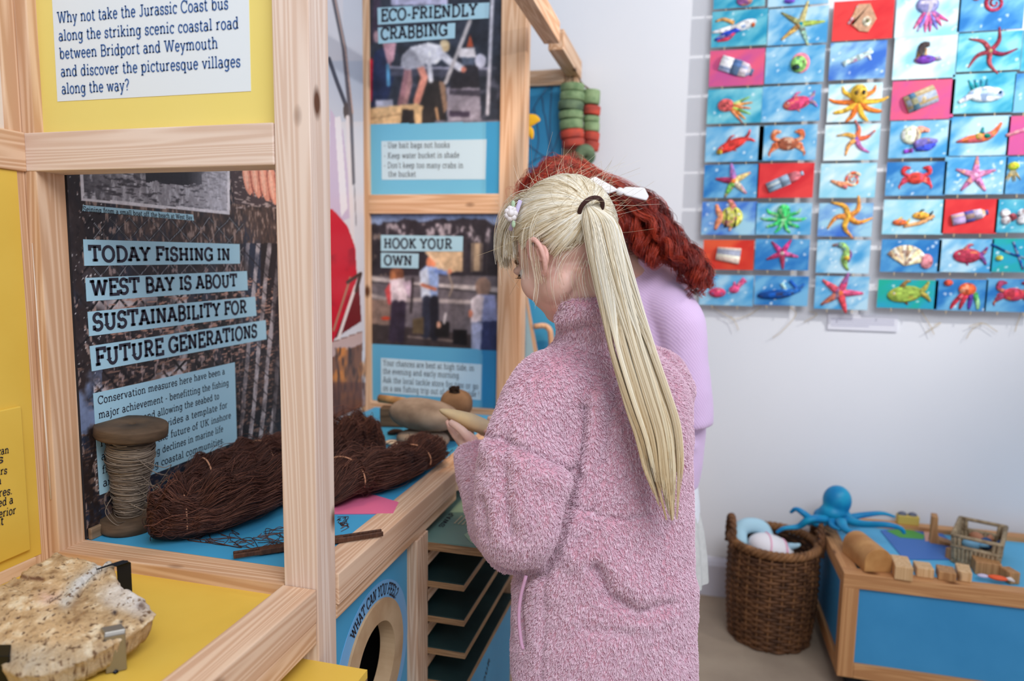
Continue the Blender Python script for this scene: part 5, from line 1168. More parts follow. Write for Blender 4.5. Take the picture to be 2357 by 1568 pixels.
# netting needle, one long dark stick with forked ends lying across the pine edge
a_, b_ = P(537, 1278, Z=ZC+.006), P(880, 1226, Z=ZC+.007); ax = (b_-a_)/np.linalg.norm(b_-a_); sx = np.cross(ax, ZU); L = np.linalg.norm(b_-a_)
nd = MB()
def bar(s0, s1, off, w, h): nd.box((a_+ax*(s0+s1)/2*L+sx*off), ((s1-s0)*L, w, h), None, np.stack([ax, sx, ZU], 1))
bar(.16, .72, 0, .018, .011); bar(.70, 1, .0068, .0052, .010); bar(.70, 1, -.0068, .0052, .010); bar(0, .18, .0066, .0050, .009); bar(0, .18, -.0066, .0050, .009)
tag(nd.build('netting_needle', noisy('dark_hardwood', (94, 62, 46), (66, 42, 32), 30, .5, stretch=(8, 1, 1)), None, .0015), 'dark wooden netting needle with forked ends, across the pine edge of the counter', 'netting needle')
# pink sheet under the right hank
ps = MB(); ps.prism([on(740, 1185, .0005), on(905, 1184, .0005), on(918, 1158, .0005), on(790, 1120, .0005)], (0, 0, .0016)); tag(ps.build('felt_sheet', mat('pink_felt', (226, 110, 150), .9)), 'pink felt sheet sticking out under a brown twine hank', 'felt sheet')

def stone(name, label, c, r, m, R=None, seed=1, rough=.12, freq=14, fn=None, seg=36, cat='stone', group=None, flat=0):
    mb = MB(); mb.ball((0, 0, 0), r, None, None, seg, seg*2//3, fn); v = np.vstack(mb.v)
    k = 1+rough*fbm(v, freq, 4, seed); v = v*k[:, None]
    if R is not None: v = v@np.asarray(R).T
    v = v+np.array(c); 
    if flat: v[:, 2] = np.maximum(v[:, 2], flat)
    mb.v = [v]; return tag(mb.build(name, m), label, cat, group)
M_STONE = noisy('grey_stone', (164, 148, 132), (122, 106, 92), 16, .85, .25, .003)
M_STONE2 = noisy('ochre_stone', (238, 208, 154), (206, 184, 152), 12, .8, .2, .003)
M_STONE3 = noisy('brown_stone', (142, 112, 84), (116, 88, 64), 16, .85, .3, .003)
yS = 2.06
q = P(983, 1000, Y=yS); low_r = .034
sc_ = D_(975, 998, 2.12); 
def sqz(v): return np.sign(v)*np.abs(v)**.85
stone('stone', 'flat oval grey stone at the bottom of the stone stack on the counter', (sc_[0], sc_[1], ZT+.027), (.085, .055, .029), M_STONE, rotz(-.1), 3, .08, 9, sqz, group='stones on the counter')
q = D_(975, 938, 2.13); stone('stone', 'large grey-brown stone lying on top of the oval grey stone', (q[0], q[1], ZT+.054+.044), (.114, .07, .046), M_STONE, rotz(-.12)@roty(.06), 8, .12, 9, sqz, group='stones on the counter')
q = D_(1050, 928, 2.19); stone('stone', 'brown rounded stone behind the large grey stone, with a dark knot of twine on it', (q[0], q[1], q[2]-.002), (.05, .05, .046), M_STONE3, None, 13, .1, 12, sqz, group='stones on the counter')
q = D_(1050, 960, 2.22); MB_ = MB(); MB_.box2((q[0]-.05, q[1]-.03, ZT), (q[0]+.05, q[1]+.04, P(1050, 970, Y=q[1])[2]))
tag(MB_.build('wood_block', M_OLDWOOD, None, .006), 'low dark wooden block under the brown rounded stone', 'wood block')
# the stone in the girl's hands
ca_, cb_ = D_(1012, 944, 1.700), D_(1150, 996, 1.735); ax = (cb_-ca_); L = np.linalg.norm(ax); ax /= L; w2 = np.cross(ax, UP); w2 /= np.linalg.norm(w2); u2 = np.cross(w2, ax)
def wedge(v):
    o = v.copy(); o[:, 2] *= .55+.45*np.clip((v[:, 0]+1), 0, 1); return np.sign(o)*np.abs(o)**.9
stone('stone', 'pale ochre tapered stone held by the girl in pink fleece', (ca_+cb_)/2, (L/2, .030, .0205), M_STONE2, np.stack([ax, w2, u2], 1), 21, .07, 16, wedge, group=None)
# knot of dark twine on the brown stone
kk = MB(); kc = D_(1046, 896, 2.16)
for i in range(5):
    a = rng.uniform(0, 6.28); kk.tube(spline([kc+np.array([math.cos(a+j*1.6)*.016, math.sin(a+j*1.6)*.008, -.010+.010*((j*i) % 3)]) for j in range(5)], 20), .0028, 6)
tag(kk.build('twine_knot', mat('dark_twine', (48, 36, 30), .8)), 'small dark knot of twine on top of the brown stone', 'twine knot')
# cork ring float standing on edge
cc = D_(820, 962, 2.06); cr = .054; cn = np.array([.42, -.90, .06]); cn /= np.linalg.norm(cn); c1 = np.cross(cn, ZU); c1 /= np.linalg.norm(c1); c2 = np.cross(c1, cn); cR = np.stack([c1, c2, cn], 1)
M_CORK = noisy('pale_cork', (222, 190, 136), (112, 84, 56), 26, .9, .4, .003, detail=5, lo=.38, hi=.52)
cm_ = MB(); cm_.lathe([(.013, -.028), (cr-.006, -.028), (cr, -.020), (cr, .020), (cr-.006, .028), (.013, .028)], (cc[0], cc[1], ZT+cr), 40, None, cR, closed=True)
tag(cm_.build('cork_float', M_CORK), 'pale cork ring float standing on edge, beside the mural', 'cork float', 'cork floats on the counter')
q = on(968, 1040); cm_ = MB(); cm_.lathe([(0, 0), (.034, 0), (.036, .004), (.035, .020), (.030, .024), (0, .024)], (q[0], q[1]+.02, ZT), 24); 
tag(cm_.build('cork_float', noisy('tan_cork', (186, 154, 112), (150, 118, 82), 24, .9, .3)), 'small flat tan cork disc lying behind the right-hand twine hank', 'cork float', 'cork floats on the counter')
q = on(905, 1032); cm_ = MB(); cm_.ball((q[0], q[1]+.03, ZT+.009), (.04, .02, .009)); tag(cm_.build('shell', mat('cream_shell', (226, 206, 182), .5)), 'cream shell between the right-hand twine hank and the cork disc', 'shell')
# dark wood bobbin blocks behind
q = P(892, 988, Z=ZT); blk = MB(); blk.box((q[0], q[1]+.05, ZT+.033), (.085, .05, .066), None, rotz(.2)); tag(blk.build('wood_block', M_OLDWOOD, None, .004), 'dark wooden block between the cork ring and the stone stack', 'wood block', 'wood blocks on the counter')
blk = MB(); blk.tube([np.array([q[0]-.075, q[1]+.10, ZT+.081]), np.array([q[0]+.03, q[1]+.075, ZT+.081])], .0145, 16); tag(blk.build('wooden_rod', noisy('pale_oldwood', (186, 146, 96), (146, 106, 66), 20, .7)), 'pale wooden rod lying on the dark wooden block beside the cork ring', 'wooden rod')
q = P(905, 1003, Z=ZT); blk = MB(); blk.tube(spline([q+[-.02, 0, .006], q+[.01, .01, .012], q+[.05, .0, .007]], 10), [.004, .007, .009, .010, .009, .009, .009, .008, .006, .004], 10); tag(blk.build('driftwood_stick', mat('dark_driftwood', (58, 42, 36), .8)), 'small dark driftwood stick in front of the dark wooden block', 'driftwood')

# ------------------------------------------------------------------ fossil slab on its black metal cradle
top = [(-30, 1352), (0, 1342), (68, 1300), (130, 1265), (152, 1276), (205, 1283), (240, 1300), (255, 1284), (262, 1296), (262, 1312), (272, 1330), (290, 1354), (305, 1355), (330, 1370), (345, 1392), (359, 1408), (350, 1420), (318, 1440), (288, 1460), (250, 1482), (198, 1510), (150, 1530), (88, 1548), (40, 1548), (10, 1530), (0, 1518), (-40, 1510)]
def slabpt(x, y, off): return P(x, y, Z=ZC-.022+.055+.35*(0)) + np.array([0, 0, off])
RK = thing('fossil_slab', P(150, 1420, Z=ZC-.022), 'pitted sandy fossil rock slab resting in a black metal cradle on the yellow desk', 'rock')
def ztop_(y): return ZC-.022+.042+.052*np.clip((1545-y)/290, 0, 1)
tp_ = np.array([P(x, y, Z=float(ztop_(y))) for x, y in spline(top+[top[0]], 220)[:-1, :2]]) if False else None
outl = np.array(top+[top[0]], float); dd = np.r_[0, np.cumsum(np.hypot(*np.diff(outl, axis=0).T))]; tt = np.linspace(0, dd[-1], 361)[:-1]
ox, oy = np.interp(tt, dd, outl[:, 0]), np.interp(tt, dd, outl[:, 1])
ox += 2.2*vnoise(np.stack([tt, tt*0, tt*0], 1), .12, 3)+1.2*vnoise(np.stack([tt, tt*0, tt*0], 1), .4, 4); oy += 2.0*vnoise(np.stack([tt, tt*0, tt*0], 1), .15, 5)
rim = np.array([P(x, y, Z=float(ztop_(y))) for x, y in zip(ox, oy)]); cen = rim.mean(0); nR = 90; n0 = len(rim)
V = []; 
for k in np.linspace(1, 0.0, nR)[:-1]:
    w = cen+(rim-cen)*k; w[:, 2] = rim[:, 2]*k+(cen[2]+.004)*(1-k); V.append(w)
Vt = np.vstack(V); edge = np.repeat(np.linspace(1, 0, nR)[:-1], n0)
h = .0030*fbm(Vt, 16, 3, 2)+.0016*fbm(Vt, 110, 3, 6); pit = np.clip(vnoise(Vt, 260, 9)-.45, 0, 1)*.007+np.clip(vnoise(Vt, 110, 19)-.66, 0, 1)*.020
Vt[:, 2] += (h-pit)*np.clip((1-edge)*12, .15, 1)-.006*np.clip((edge-.9)*10, 0, 1)**2
vx, vy, _ = proj(Vt)
Vt[:, 2] -= .006*np.exp(-(seglike(vx, vy, [(40, 1326), (60, 1330), (98, 1334)])/4)**2)+.005*np.exp(-(seglike(vx, vy, [(180, 1372), (200, 1340), (232, 1310)])/3.5)**2)-.006*np.exp(-(seglike(vx, vy, [(160, 1380), (178, 1345), (215, 1318)])/12)**2)
Vt[:, 2] -= .010*np.exp(-(np.hypot(vx-325, vy-1394)/7)**2)+.008*np.exp(-(np.hypot(vx-264, vy-1410)/5)**2)+.007*np.exp(-(np.hypot(vx-279, vy-1432)/5)**2)
low = rim.copy(); sideV = []
for k in (.25, .5, .75, 1): 
    w = rim.copy(); s_ = 1-.10*k; w[:, :2] = cen[:2]+(rim[:, :2]-cen[:2])*s_; w[:, 2] = rim[:, 2]-.042*k+.004*vnoise(rim*1.0, 60, int(k*9)); w[:, 2] = np.maximum(w[:, 2], ZC-.017); sideV.append(w)
sideV = np.vstack(sideV); sideV += (.003*fbm(sideV, 60, 3, 8))[:, None]*[1, 1, 0]
allV = np.vstack([sideV[::-1].reshape(4, n0, 3)[:, ::-1].reshape(-1, 3), Vt]); m = len(allV)//n0
F = [(i*n0+j, i*n0+(j+1) % n0, (i+1)*n0+(j+1) % n0, (i+1)*n0+j) for i in range(m-1) for j in range(n0)]+[tuple(range(n0))[::-1], tuple(range((m-1)*n0, m*n0))]
me = bpy.data.meshes.new('rock'); me.from_pydata(allV.tolist(), [], F); me.polygons.foreach_set('use_smooth', [True]*len(F))
ax_, ay_, _ = proj(allV); f1 = fbm(allV, 12, 4, 3); f2 = fbm(allV, 70, 3, 7); f3 = vnoise(allV, 260, 9)
col = np.array([190, 160, 122])+np.outer(f1, [22, 18, 14])*1.1+np.outer(f2, [26, 24, 22])
def blend(mask, c): 
    global col
    mask = np.clip(mask, 0, 1)[:, None]; col = col*(1-mask)+np.array(c)*mask
blend((f2-.15)*2.2, (226, 208, 178)); blend((-f2-.25)*2.5, (150, 118, 84)); blend(np.exp(-(seglike(ax_, ay_, [(150, 1385), (175, 1348), (212, 1318), (250, 1290)])/16)**2)*(1+f1)*.9, (206, 202, 196))
blend(np.exp(-(np.hypot((ax_-285)/58, (ay_-1372)/34))**4)*(.95+.5*f1), (222, 220, 222)); blend(np.exp(-(np.hypot((ax_-325)/36, (ay_-1398)/26))**4)*(.8+.5*f1), (206, 200, 198)); blend(np.exp(-(np.hypot((ax_-110)/26, (ay_-1372)/18))**2)*(.6+f2), (214, 178, 160))
blend((ay_ > 1470)*np.clip((ay_-1470-.0*ax_)/60, 0, 1)*(.7+f1), (186, 174, 156)); blend((f3-.50)*6, (112, 86, 64)); blend(np.exp(-(seglike(ax_, ay_, [(36, 1322), (60, 1330), (98, 1334)])/4)**2), (110, 76, 56))
blend(np.exp(-(np.hypot(ax_-326, ay_-1394)/8)**2), (110, 90, 80)); blend(np.exp(-(np.hypot(ax_-264, ay_-1410)/5)**2)+np.exp(-(np.hypot(ax_-279, ay_-1432)/4)**2), (50, 42, 46)); blend((vnoise(allV, 110, 19)-.66)*8, (100, 76, 60))
at_ = me.color_attributes.new('Col', 'FLOAT_COLOR', 'POINT'); c4 = np.ones((len(col), 4), np.float32); c4[:, :3] = lin(np.clip(col, 0, 255)); at_.data.foreach_set('color', c4.ravel())
rock = link('rock', me, colmat('sandy_rock', .9, .15, .16, .5, 260), RK)
# cradle: base bars and three clips
CR = thing('metal_cradle', P(150, 1500, Z=ZC-.022), 'black metal cradle with bent clips gripping the fossil rock slab', 'stand')
def clip_(pts, w, m=M_BLACKMETAL, wv=None):
    p = np.array(pts, float); mb_ = MB(); wv = np.array(wv, float); wv = wv/np.linalg.norm(wv)*w/2; t = .0016
    tn = np.gradient(p, axis=0); nn = np.cross(tn, wv); nn /= np.linalg.norm(nn, axis=1)[:, None]
    V = np.vstack([[a-wv-n_*t, a+wv-n_*t, a+wv+n_*t, a-wv+n_*t] for a, n_ in zip(p, nn)]); k = len(p)
    mb_.add(V, [(4*i+j, 4*i+(j+1) % 4, 4*i+4+(j+1) % 4, 4*i+4+j) for i in range(k-1) for j in range(4)]+[(3, 2, 1, 0), (4*k-4, 4*k-3, 4*k-2, 4*k-1)]); return mb_.build('clip', m, CR, .0012)
zb = ZC-.0205
g0 = P(238, 1306, Z=ztop_(1300)+.004); g1 = P(268, 1296, Z=ztop_(1300)+.005); out_ = P(284, 1345, Z=zb)
clip_([g0, g1, (g1+P(290, 1300, Z=ztop_(1300)+.002))/2, P(285, 1300, Z=ztop_(1300)-.004), np.r_[P(285, 1300, Z=ztop_(1300)-.004)[:2], zb]], .022, wv=(.35, .94, 0))
h1 = P(266, 1444, Z=ztop_(1440)+.004); hx = P(246, 1458, Z=ztop_(1455)+.004); he = P(262, 1463, Z=ztop_(1463)+.003)
clip_([P(255, 1442, Z=ztop_(1440)+.005), P(265, 1454, Z=ztop_(1455)+.005), P(264, 1462, Z=ztop_(1455)+.001), np.r_[P(264, 1462, Z=ztop_(1455)-.002)[:2], zb]], .026, mat('worn_steel', (150, 146, 140), .35, .7), (.75, .66, 0))
clip_([P(0, 1486, Z=ztop_(1490)+.004), P(-4, 1510, Z=ztop_(1500)+.004), np.r_[P(-6, 1512, Z=ztop_(1500)-.004)[:2], zb]], .030, wv=(.95, .3, 0))
bars = MB(); e0 = np.r_[P(264, 1462, Z=ztop_(1455))[:2], zb]; e1 = np.r_[P(-6, 1512, Z=ztop_(1500))[:2], zb]; e2 = np.r_[P(285, 1300, Z=ztop_(1300))[:2], zb]; ec = np.r_[cen[:2], zb]
for e in (e0, e1, e2): bars.tube([e, ec], .003, 6)
bars.build('base_bars', M_BLACKMETAL, CR)

# ------------------------------------------------------------------ string of net floats on the bay post
FL = thing('net_float_string', (-.47, 2.88, 1.8), 'hanging string of weathered green and red cork net floats by the white wall', 'net floats')
M_FG = noisy('green_cork', (150, 172, 128), (112, 138, 98), 30, .9, .3); M_FR = noisy('red_cork', (206, 84, 66), (160, 74, 66), 24, .9, .3); M_FD = noisy('dark_green_cork', (120, 140, 108), (84, 104, 84), 24, .9, .3)
def disc(x0, x1, y0, y1, m, yy, tilt=0.0):
    c = P((x0+x1)/2, (y0+y1)/2, Y=yy); r = (P(x1, y0, Y=yy)[0]-P(x0, y0, Y=yy)[0])/2; hh = (P(x0, y0, Y=yy)[2]-P(x0, y1, Y=yy)[2])/2*.92
    d_ = MB(); d_.lathe([(.006, -hh), (r*.93, -hh), (r, -hh*.75), (r, hh*.75), (r*.93, hh), (.006, hh)], c, 28, None, roty(tilt), closed=True); d_.build('float', m, FL)
yl, yr = 2.86, 2.90
for x0, x1, y0, y1, m, t in ((1290, 1345, 194, 213, M_FG, 0), (1289, 1345, 213, 234, M_FG, .02), (1285, 1343, 234, 256, M_FD, .05), (1286, 1342, 257, 276, M_FG, -.05), (1288, 1342, 277, 300, M_FG, -.08), (1290, 1344, 300, 321, M_FR, -.1), (1294, 1346, 321, 340, M_FR, -.1)): disc(x0, x1, y0, y1, m, yl, t)
for x0, x1, y0, y1, m, t in ((1340, 1381, 207, 242, M_FG, .04), (1342, 1382, 244, 266, M_FR, .08), (1342, 1380, 268, 282, M_FG, .06), (1343, 1380, 282, 304, M_FG, .05), (1344, 1380, 304, 325, M_FR, .1), (1344, 1379, 325, 348, M_FR, .14)): disc(x0, x1, y0, y1, m, yr, t)
c = P(1346, 357, Y=2.84); nv = np.array([.25, -.8, -.55]); nv /= np.linalg.norm(nv); a1 = np.cross(nv, ZU); a1 /= np.linalg.norm(a1); d_ = MB(); d_.lathe([(.006, -.022), (.034, -.022), (.041, -.014), (.041, .016), (.034, .022), (.006, .022)], c, 28, None, np.stack([a1, np.cross(nv, a1), nv], 1), closed=True); d_.build('float', M_FD, FL)
MB().tube(spline([P(1318, 194, Y=yl), P(1318, 178, Y=2.9), P(1322, 160, Y=2.93), P(1328, 165, Y=2.93), P(1338, 190, Y=2.91), P(1358, 207, Y=yr)], 24), .0035, 8).build('cord', mat('tan_cord', (120, 98, 76), .8), FL)
# yellow fabric flower in front of the blue net panel
YF = thing('fabric_flower', P(1200, 310, Y=2.66), 'yellow fabric flower peeping out from behind the far pine post', 'fabric flower'); M_YF = mat('yellow_fabric', (250, 190, 40), .8)
for pts, rr in (([(1196, 285), (1215, 278), (1232, 275), (1243, 277)], [.010, .026, .018, .004]), ([(1196, 300), (1206, 296), (1220, 304), (1225, 320)], [.012, .018, .016, .004]), ([(1180, 290), (1172, 280), (1160, 272)], [.012, .022, .004]), ([(1185, 315), (1178, 335), (1180, 350)], [.012, .022, .004])):
    MB().tube(spline([P(x, y, Y=2.64) for x, y in pts], 10), np.interp(np.linspace(0, 1, 10), np.linspace(0, 1, len(rr)), rr), 12, flat=((0, 1, 0), .35)).build('petal', M_YF, YF)
ct = MB(); ct.lathe([(.006, 0), (.018, -.02), (.022, -.05), (.017, -.048), (.006, -.01)], P(1200, 312, Y=2.63), 16, closed=True); ct.build('trumpet', mat('amber_fabric', (206, 130, 30), .8), YF)

# ------------------------------------------------------------------ toy corner: wicker basket, play table and toys
M_WICK = noisy('brown_wicker', (118, 80, 52), (76, 50, 34), 30, .6, .3)
M_WICK2 = noisy('light_wicker', (150, 106, 68), (106, 72, 46), 30, .6, .3)
bc = P(1772, 1478, Z=0); bc = np.array([.345, 2.72, 0]); BK = thing('wicker_basket', bc, 'round dark brown wicker basket with two rim handles, holding soft toys', 'basket')
yb_ = bc[1]; rt = (P(1880, 1262, Y=yb_)[0]-P(1677, 1230, Y=yb_)[0])/2*.98; zr = P(1772, 1262, Y=yb_-rt)[2]; rb_ = rt*.92; nst = 24
zr = .372
def brad(z): return rb_+(rt-rb_)*(z/zr)**1.2+.012*math.sin(z/zr*np.pi)*.8
wk = MB(); nrow = 30
for i in range(nrow):
    z = .008+i*(zr-.02)/nrow; a = np.linspace(0, 2*np.pi, 73); r = brad(z)+.0045*np.sin(a*nst/2+(i % 2)*np.pi)
    p = np.stack([bc[0]+r*np.cos(a), bc[1]+r*np.sin(a), np.full(73, z)+.0012*np.sin(a*3+i)], 1); wk.tube(p, .0064, 6, cap=False)
wk.lathe([(0, .004), (rb_-.004, .004), (rb_-.002, .02), (0, .02)], bc, 32)
wk.build('woven_body', M_WICK, BK)
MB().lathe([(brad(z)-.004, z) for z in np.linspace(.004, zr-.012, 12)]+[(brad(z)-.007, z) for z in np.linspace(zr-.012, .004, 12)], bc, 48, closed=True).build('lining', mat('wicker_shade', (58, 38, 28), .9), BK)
st_ = MB()
for k in range(nst): 
    a = 2*np.pi*k/nst+.13; st_.tube([(bc[0]+(brad(z)+.002)*math.cos(a), bc[1]+(brad(z)+.002)*math.sin(a), z) for z in np.linspace(.005, zr, 8)], .0042, 6)
st_.build('stakes', M_WICK2, BK)
rm = MB(); a = np.linspace(0, 2*np.pi, 200)
for ph in (0, 2.1, 4.2): rm.tube(np.stack([bc[0]+(brad(zr)+.008*np.cos(a*17+ph))*np.cos(a), bc[1]+(brad(zr)+.008*np.cos(a*17+ph))*np.sin(a), zr+.004+.010*np.sin(a*17+ph)], 1), .0085, 7, cap=False)
rm.build('braided_rim', M_WICK2, BK)
for aa in (math.radians(186), math.radians(8)):
    hm = MB(); d_ = np.array([math.cos(aa), math.sin(aa), 0]); t_ = np.array([-math.sin(aa), math.cos(aa), 0]); b0 = bc+d_*(brad(zr)+.002)+ZU*(zr-.03)
    base_ = spline([b0-t_*.055, b0-t_*.052+ZU*.06, b0-t_*.03+ZU*.105, b0+ZU*.118, b0+t_*.03+ZU*.105, b0+t_*.052+ZU*.06, b0+t_*.055], 60)
    for ph in (0, 3.14): s_ = np.linspace(0, 40, 60); hm.tube(base_+np.outer(np.cos(s_+ph)*.007, d_)+np.outer(np.sin(s_+ph)*.007, t_*0+ZU*.6), .0075, 7)
    hm.build('handle', M_WICK, BK)
q = P(1775, 1246, Y=yb_-.02); wt = thing('soft_toy', q, 'white soft toy with pink stripes, inside the wicker basket', 'soft toy', 'soft toys in the basket')
MB().ball(q+[0, 0, -.028], (.085, .07, .05), None, roty(.25), 24, 16).build('body', mat('white_plush', (232, 228, 232), .9), wt)
sm = MB()
for k in (-.25, .45):
    a = np.linspace(-.6, 2.6, 30); sm.tube([q+[0, 0, -.028]+roty(.25)@np.array([.085*k+.012*math.cos(x), -.0705*math.cos(x)*math.sqrt(1-k*k), .0505*math.sin(x)*math.sqrt(1-k*k)]) for x in a], .0032, 6)
sm.build('pink_stripe', mat('pink_stitch', (240, 176, 200), .9), wt)
MB().tube(spline([q+[.06, -.01, -.01], q+[.085, -.02, .0], q+[.10, -.02, .008]], 8), [.014, .013, .012, .010, .009, .008, .006, .003], 10).build('tail', mat('pale_blue_plush', (170, 206, 222), .9), wt)
q2 = P(1722, 1226, Y=yb_+.02); MB_ = MB(); MB_.tube(spline([q2+[-.03, -.04, -.04], q2+[-.032, 0, .0], q2+[.0, .02, .02], q2+[.05, .03, .012], q2+[.07, .02, -.02]], 20), .03, 14); MB_.ball(q2+[-.03, -.04, -.04], .03); MB_.ball(q2+[.07, .02, -.02], .03)
tag(MB_.build('soft_toy', MATS['pale_blue_plush']), 'pale blue soft toy curled behind the white one in the wicker basket', 'soft toy', 'soft toys in the basket')

# play table
TZ = .42; tx, ty = .525, 2.388; ROT = rotz(math.radians(-3)); 
TBL = thing('play_table', (tx, ty, 0), 'low pine framed play table with blue sides on castors', 'play table')
def tp2(x, y, z): return np.array([tx, ty, 0])+np.array([x, y, z])
TL, TW = 1.5, .565; M_BEECH = wood('beech_play', (206, 154, 104), (186, 132, 86)); M_TBLUE = noisy('play_blue', (68, 152, 206), (60, 144, 198), 5, .5)
f_ = .05
for a, b in (((0, f_/2, TZ-f_/2), (TL, f_/2, TZ-f_/2)), ((f_, TW-f_/2, TZ-f_/2), (TL, TW-f_/2, TZ-f_/2)), ((f_/2, f_, TZ-f_/2), (f_/2, TW, TZ-f_/2)), ((f_, f_/2, .06+f_/2), (TL, f_/2, .06+f_/2)), ((f_/2, f_, .06+f_/2), (f_/2, TW, .06+f_/2)), ((f_, TW-f_/2, .06+f_/2), (TL, TW-f_/2, .06+f_/2))):
    timber('rail', tp2(*a), tp2(*b), f_, f_, M_BEECH, TBL)
for a in ((f_/2, f_/2), (f_/2, TW-f_/2), (TL-f_/2, TW-f_/2), (TL-f_/2, f_/2)): timber('post', tp2(a[0], a[1], .06), tp2(a[0], a[1], TZ-f_), f_*.99, f_*.99, M_BEECH, TBL, up=(0, 1, 0))
MB().box2(tp2(f_, .012, .06+f_), tp2(TL-f_, .024, TZ-f_)).build('side_panel', M_TBLUE, TBL); MB().box2(tp2(.012, f_, .06+f_), tp2(.024, TW-f_, TZ-f_)).build('end_panel', M_TBLUE, TBL)
MB().box2(tp2(f_, f_, TZ-.03), tp2(TL, TW-f_, TZ-.018)).build('blue_top', noisy('play_top', (96, 182, 222), (88, 174, 216), 5, .5), TBL)
for x in (.06, TL-.06):
    for y in (.06, TW-.06):
        c_ = MB(); c_.lathe([(0, -.012), (.025, -.012), (.027, -.006), (.027, .006), (.025, .012), (0, .012)], tp2(x, y, .027), 20, None, rotx(np.pi/2)); c_.box(tp2(x, y, .045), (.03, .034, .03)); c_.build('castor', mat('black_rubber', (30, 30, 34), .6), TBL)
TT = TZ-.018
# picture mat on the table
zm = dict(Z=TT+.001); pm = thing('picture_mat', P(2120, 1258, Z=TT), 'flat sea picture mat with green islands on the play table', 'mat')
m_ = MB(); m_.prism([P(x, y, **zm) for x, y in [(2026, 1222), (2150, 1210), (2230, 1290), (2080, 1288)]], (0, 0, .002)); m_.build('sea', mat('mat_blue', (66, 116, 190), .5), pm)
m_ = MB(); m_.prism([P(x, y, Z=TT+.003) for x, y in [(2040, 1222), (2085, 1216), (2128, 1232), (2126, 1242), (2072, 1238)]], (0, 0, .001)); m_.build('island', mat('mat_green', (84, 160, 78), .6), pm)
m_ = MB(); m_.prism([P(x, y, Z=TT+.003) for x, y in [(2126, 1222), (2142, 1222), (2142, 1246), (2130, 1246)]], (0, 0, .001)); m_.build('beach', mat('mat_sand', (226, 176, 156), .6), pm)
# octopus plush
OC = thing('plush_octopus', P(1925, 1215, Z=TZ), 'shiny blue plush octopus sprawled over the play table corner and basket', 'soft toy')
M_OCT = noisy('blue_satin', (20, 120, 176), (24, 150, 190), 16, .4, .3, .004); oy_ = 2.80
oc = P(1925, 1160, Y=oy_); ob = MB()
ob.ball(oc+[.002, 0, .014], (.052, .048, .058), None, None, 24, 16); ob.ball(oc+[-.012, -.01, -.032], (.052, .045, .036), None, None, 20, 12); ob.ball(oc+[-.03, .0, -.05], (.05, .045, .03)); ob.ball(oc+[.012, 0, -.048], (.05, .046, .03))
link('body', blob(ob, .006, 6, 'body'), M_OCT, OC)
for pts, r0 in (([(1905, 1195, 2.77), (1880, 1205, 2.73), (1850, 1182, 2.71), (1832, 1172, 2.72), (1820, 1180, 2.73)], .022), ([(1900, 1195, 2.74), (1865, 1195, 2.70), (1838, 1212, 2.71), (1805, 1216, 2.70), (1787, 1226, 2.70)], .020), ([(1940, 1195, 2.82), (1985, 1186, 2.84), (2030, 1182, 2.86), (2060, 1190, 2.86)], .018), ([(1945, 1196, 2.74), (1985, 1206, 2.70), (2040, 1208, 2.66), (2072, 1216, 2.66), (2082, 1228, 2.66)], .020),
                ([(1935, 1200, 2.70), (1945, 1218, 2.64), (1975, 1232, 2.60), (1998, 1236, 2.60)], .021), ([(1915, 1200, 2.73), (1918, 1212, 2.68), (1935, 1220, 2.64)], .018), ([(1910, 1198, 2.84), (1880, 1206, 2.86), (1860, 1208, 2.88)], .016), ([(1930, 1198, 2.85), (1960, 1200, 2.88), (1980, 1204, 2.90)], .016)):
    p = spline([P(x, y, Y=yy) for x, y, yy in pts], 24); MB().tube(p, np.linspace(r0, .006, 24), 12, flat=(ZU, .75)).build('tentacle', M_OCT, OC)
# wooden train-like loaf block, blocks, ramp
M_BLK = wood('toy_block', (222, 184, 138), (206, 164, 116)); M_BLK2 = wood('toy_block_dark', (190, 142, 94), (168, 120, 76))
def toyblock(px_, py_, w, d_, h_, rot, label, m=M_BLK, z=TT, name='wooden_block'):
    q = P(px_, py_, Z=z); b_ = MB(); b_.box((0, 0, h_/2), (w, d_, h_)); o = b_.build(name, m, None, .003); o.location = q; o.rotation_euler = (0, 0, rot); return tag(o, label, 'wooden block', 'wooden blocks on the play table')
arch = MB(); aa = np.linspace(0, np.pi, 20); prof = [(-.045, 0, 0)]+[(-.045*math.cos(x), 0, .035+.045*math.sin(x)) for x in aa]+[(.045, 0, 0)]; arch.prism(prof, (0, .16, 0)); ao = arch.build('tunnel_block', noisy('worn_beech', (204, 152, 94), (172, 118, 66), 14, .55), None, .003)
ao.location = P(2021, 1318, Z=TZ); ao.location[2] = TZ; ao.rotation_euler = (0, 0, math.radians(14)); tag(ao, 'round-topped long wooden block at the left corner of the play table', 'wooden block', 'wooden blocks on the play table')
Zr = TZ
toyblock(2073, 1322, .052, .10, .045, -.1, 'tall pale wooden block next to the round-topped block', z=Zr)
toyblock(2124, 1322, .050, .06, .032, -.05, 'low pale wooden block, second from the round-topped block', z=Zr)
toyblock(2176, 1330, .050, .06, .030, -.15, 'low brown wooden block at the front edge, between two pale blocks', M_BLK2, z=Zr)
toyblock(2216, 1330, .040, .07, .034, -.2, 'low pale wooden block, farthest right along the front edge', z=Zr)
toyblock(2200, 1290, .045, .05, .040, .5, 'brown wooden block turned askew behind the front row of blocks', M_BLK2)
toyblock(2268, 1318, .075, .06, .045, -.1, 'wide brown wooden block in front of the seagrass basket', M_BLK2)
toyblock(2322, 1338, .034, .05, .040, .3, 'small brown wooden block right of the seagrass basket', M_BLK2)
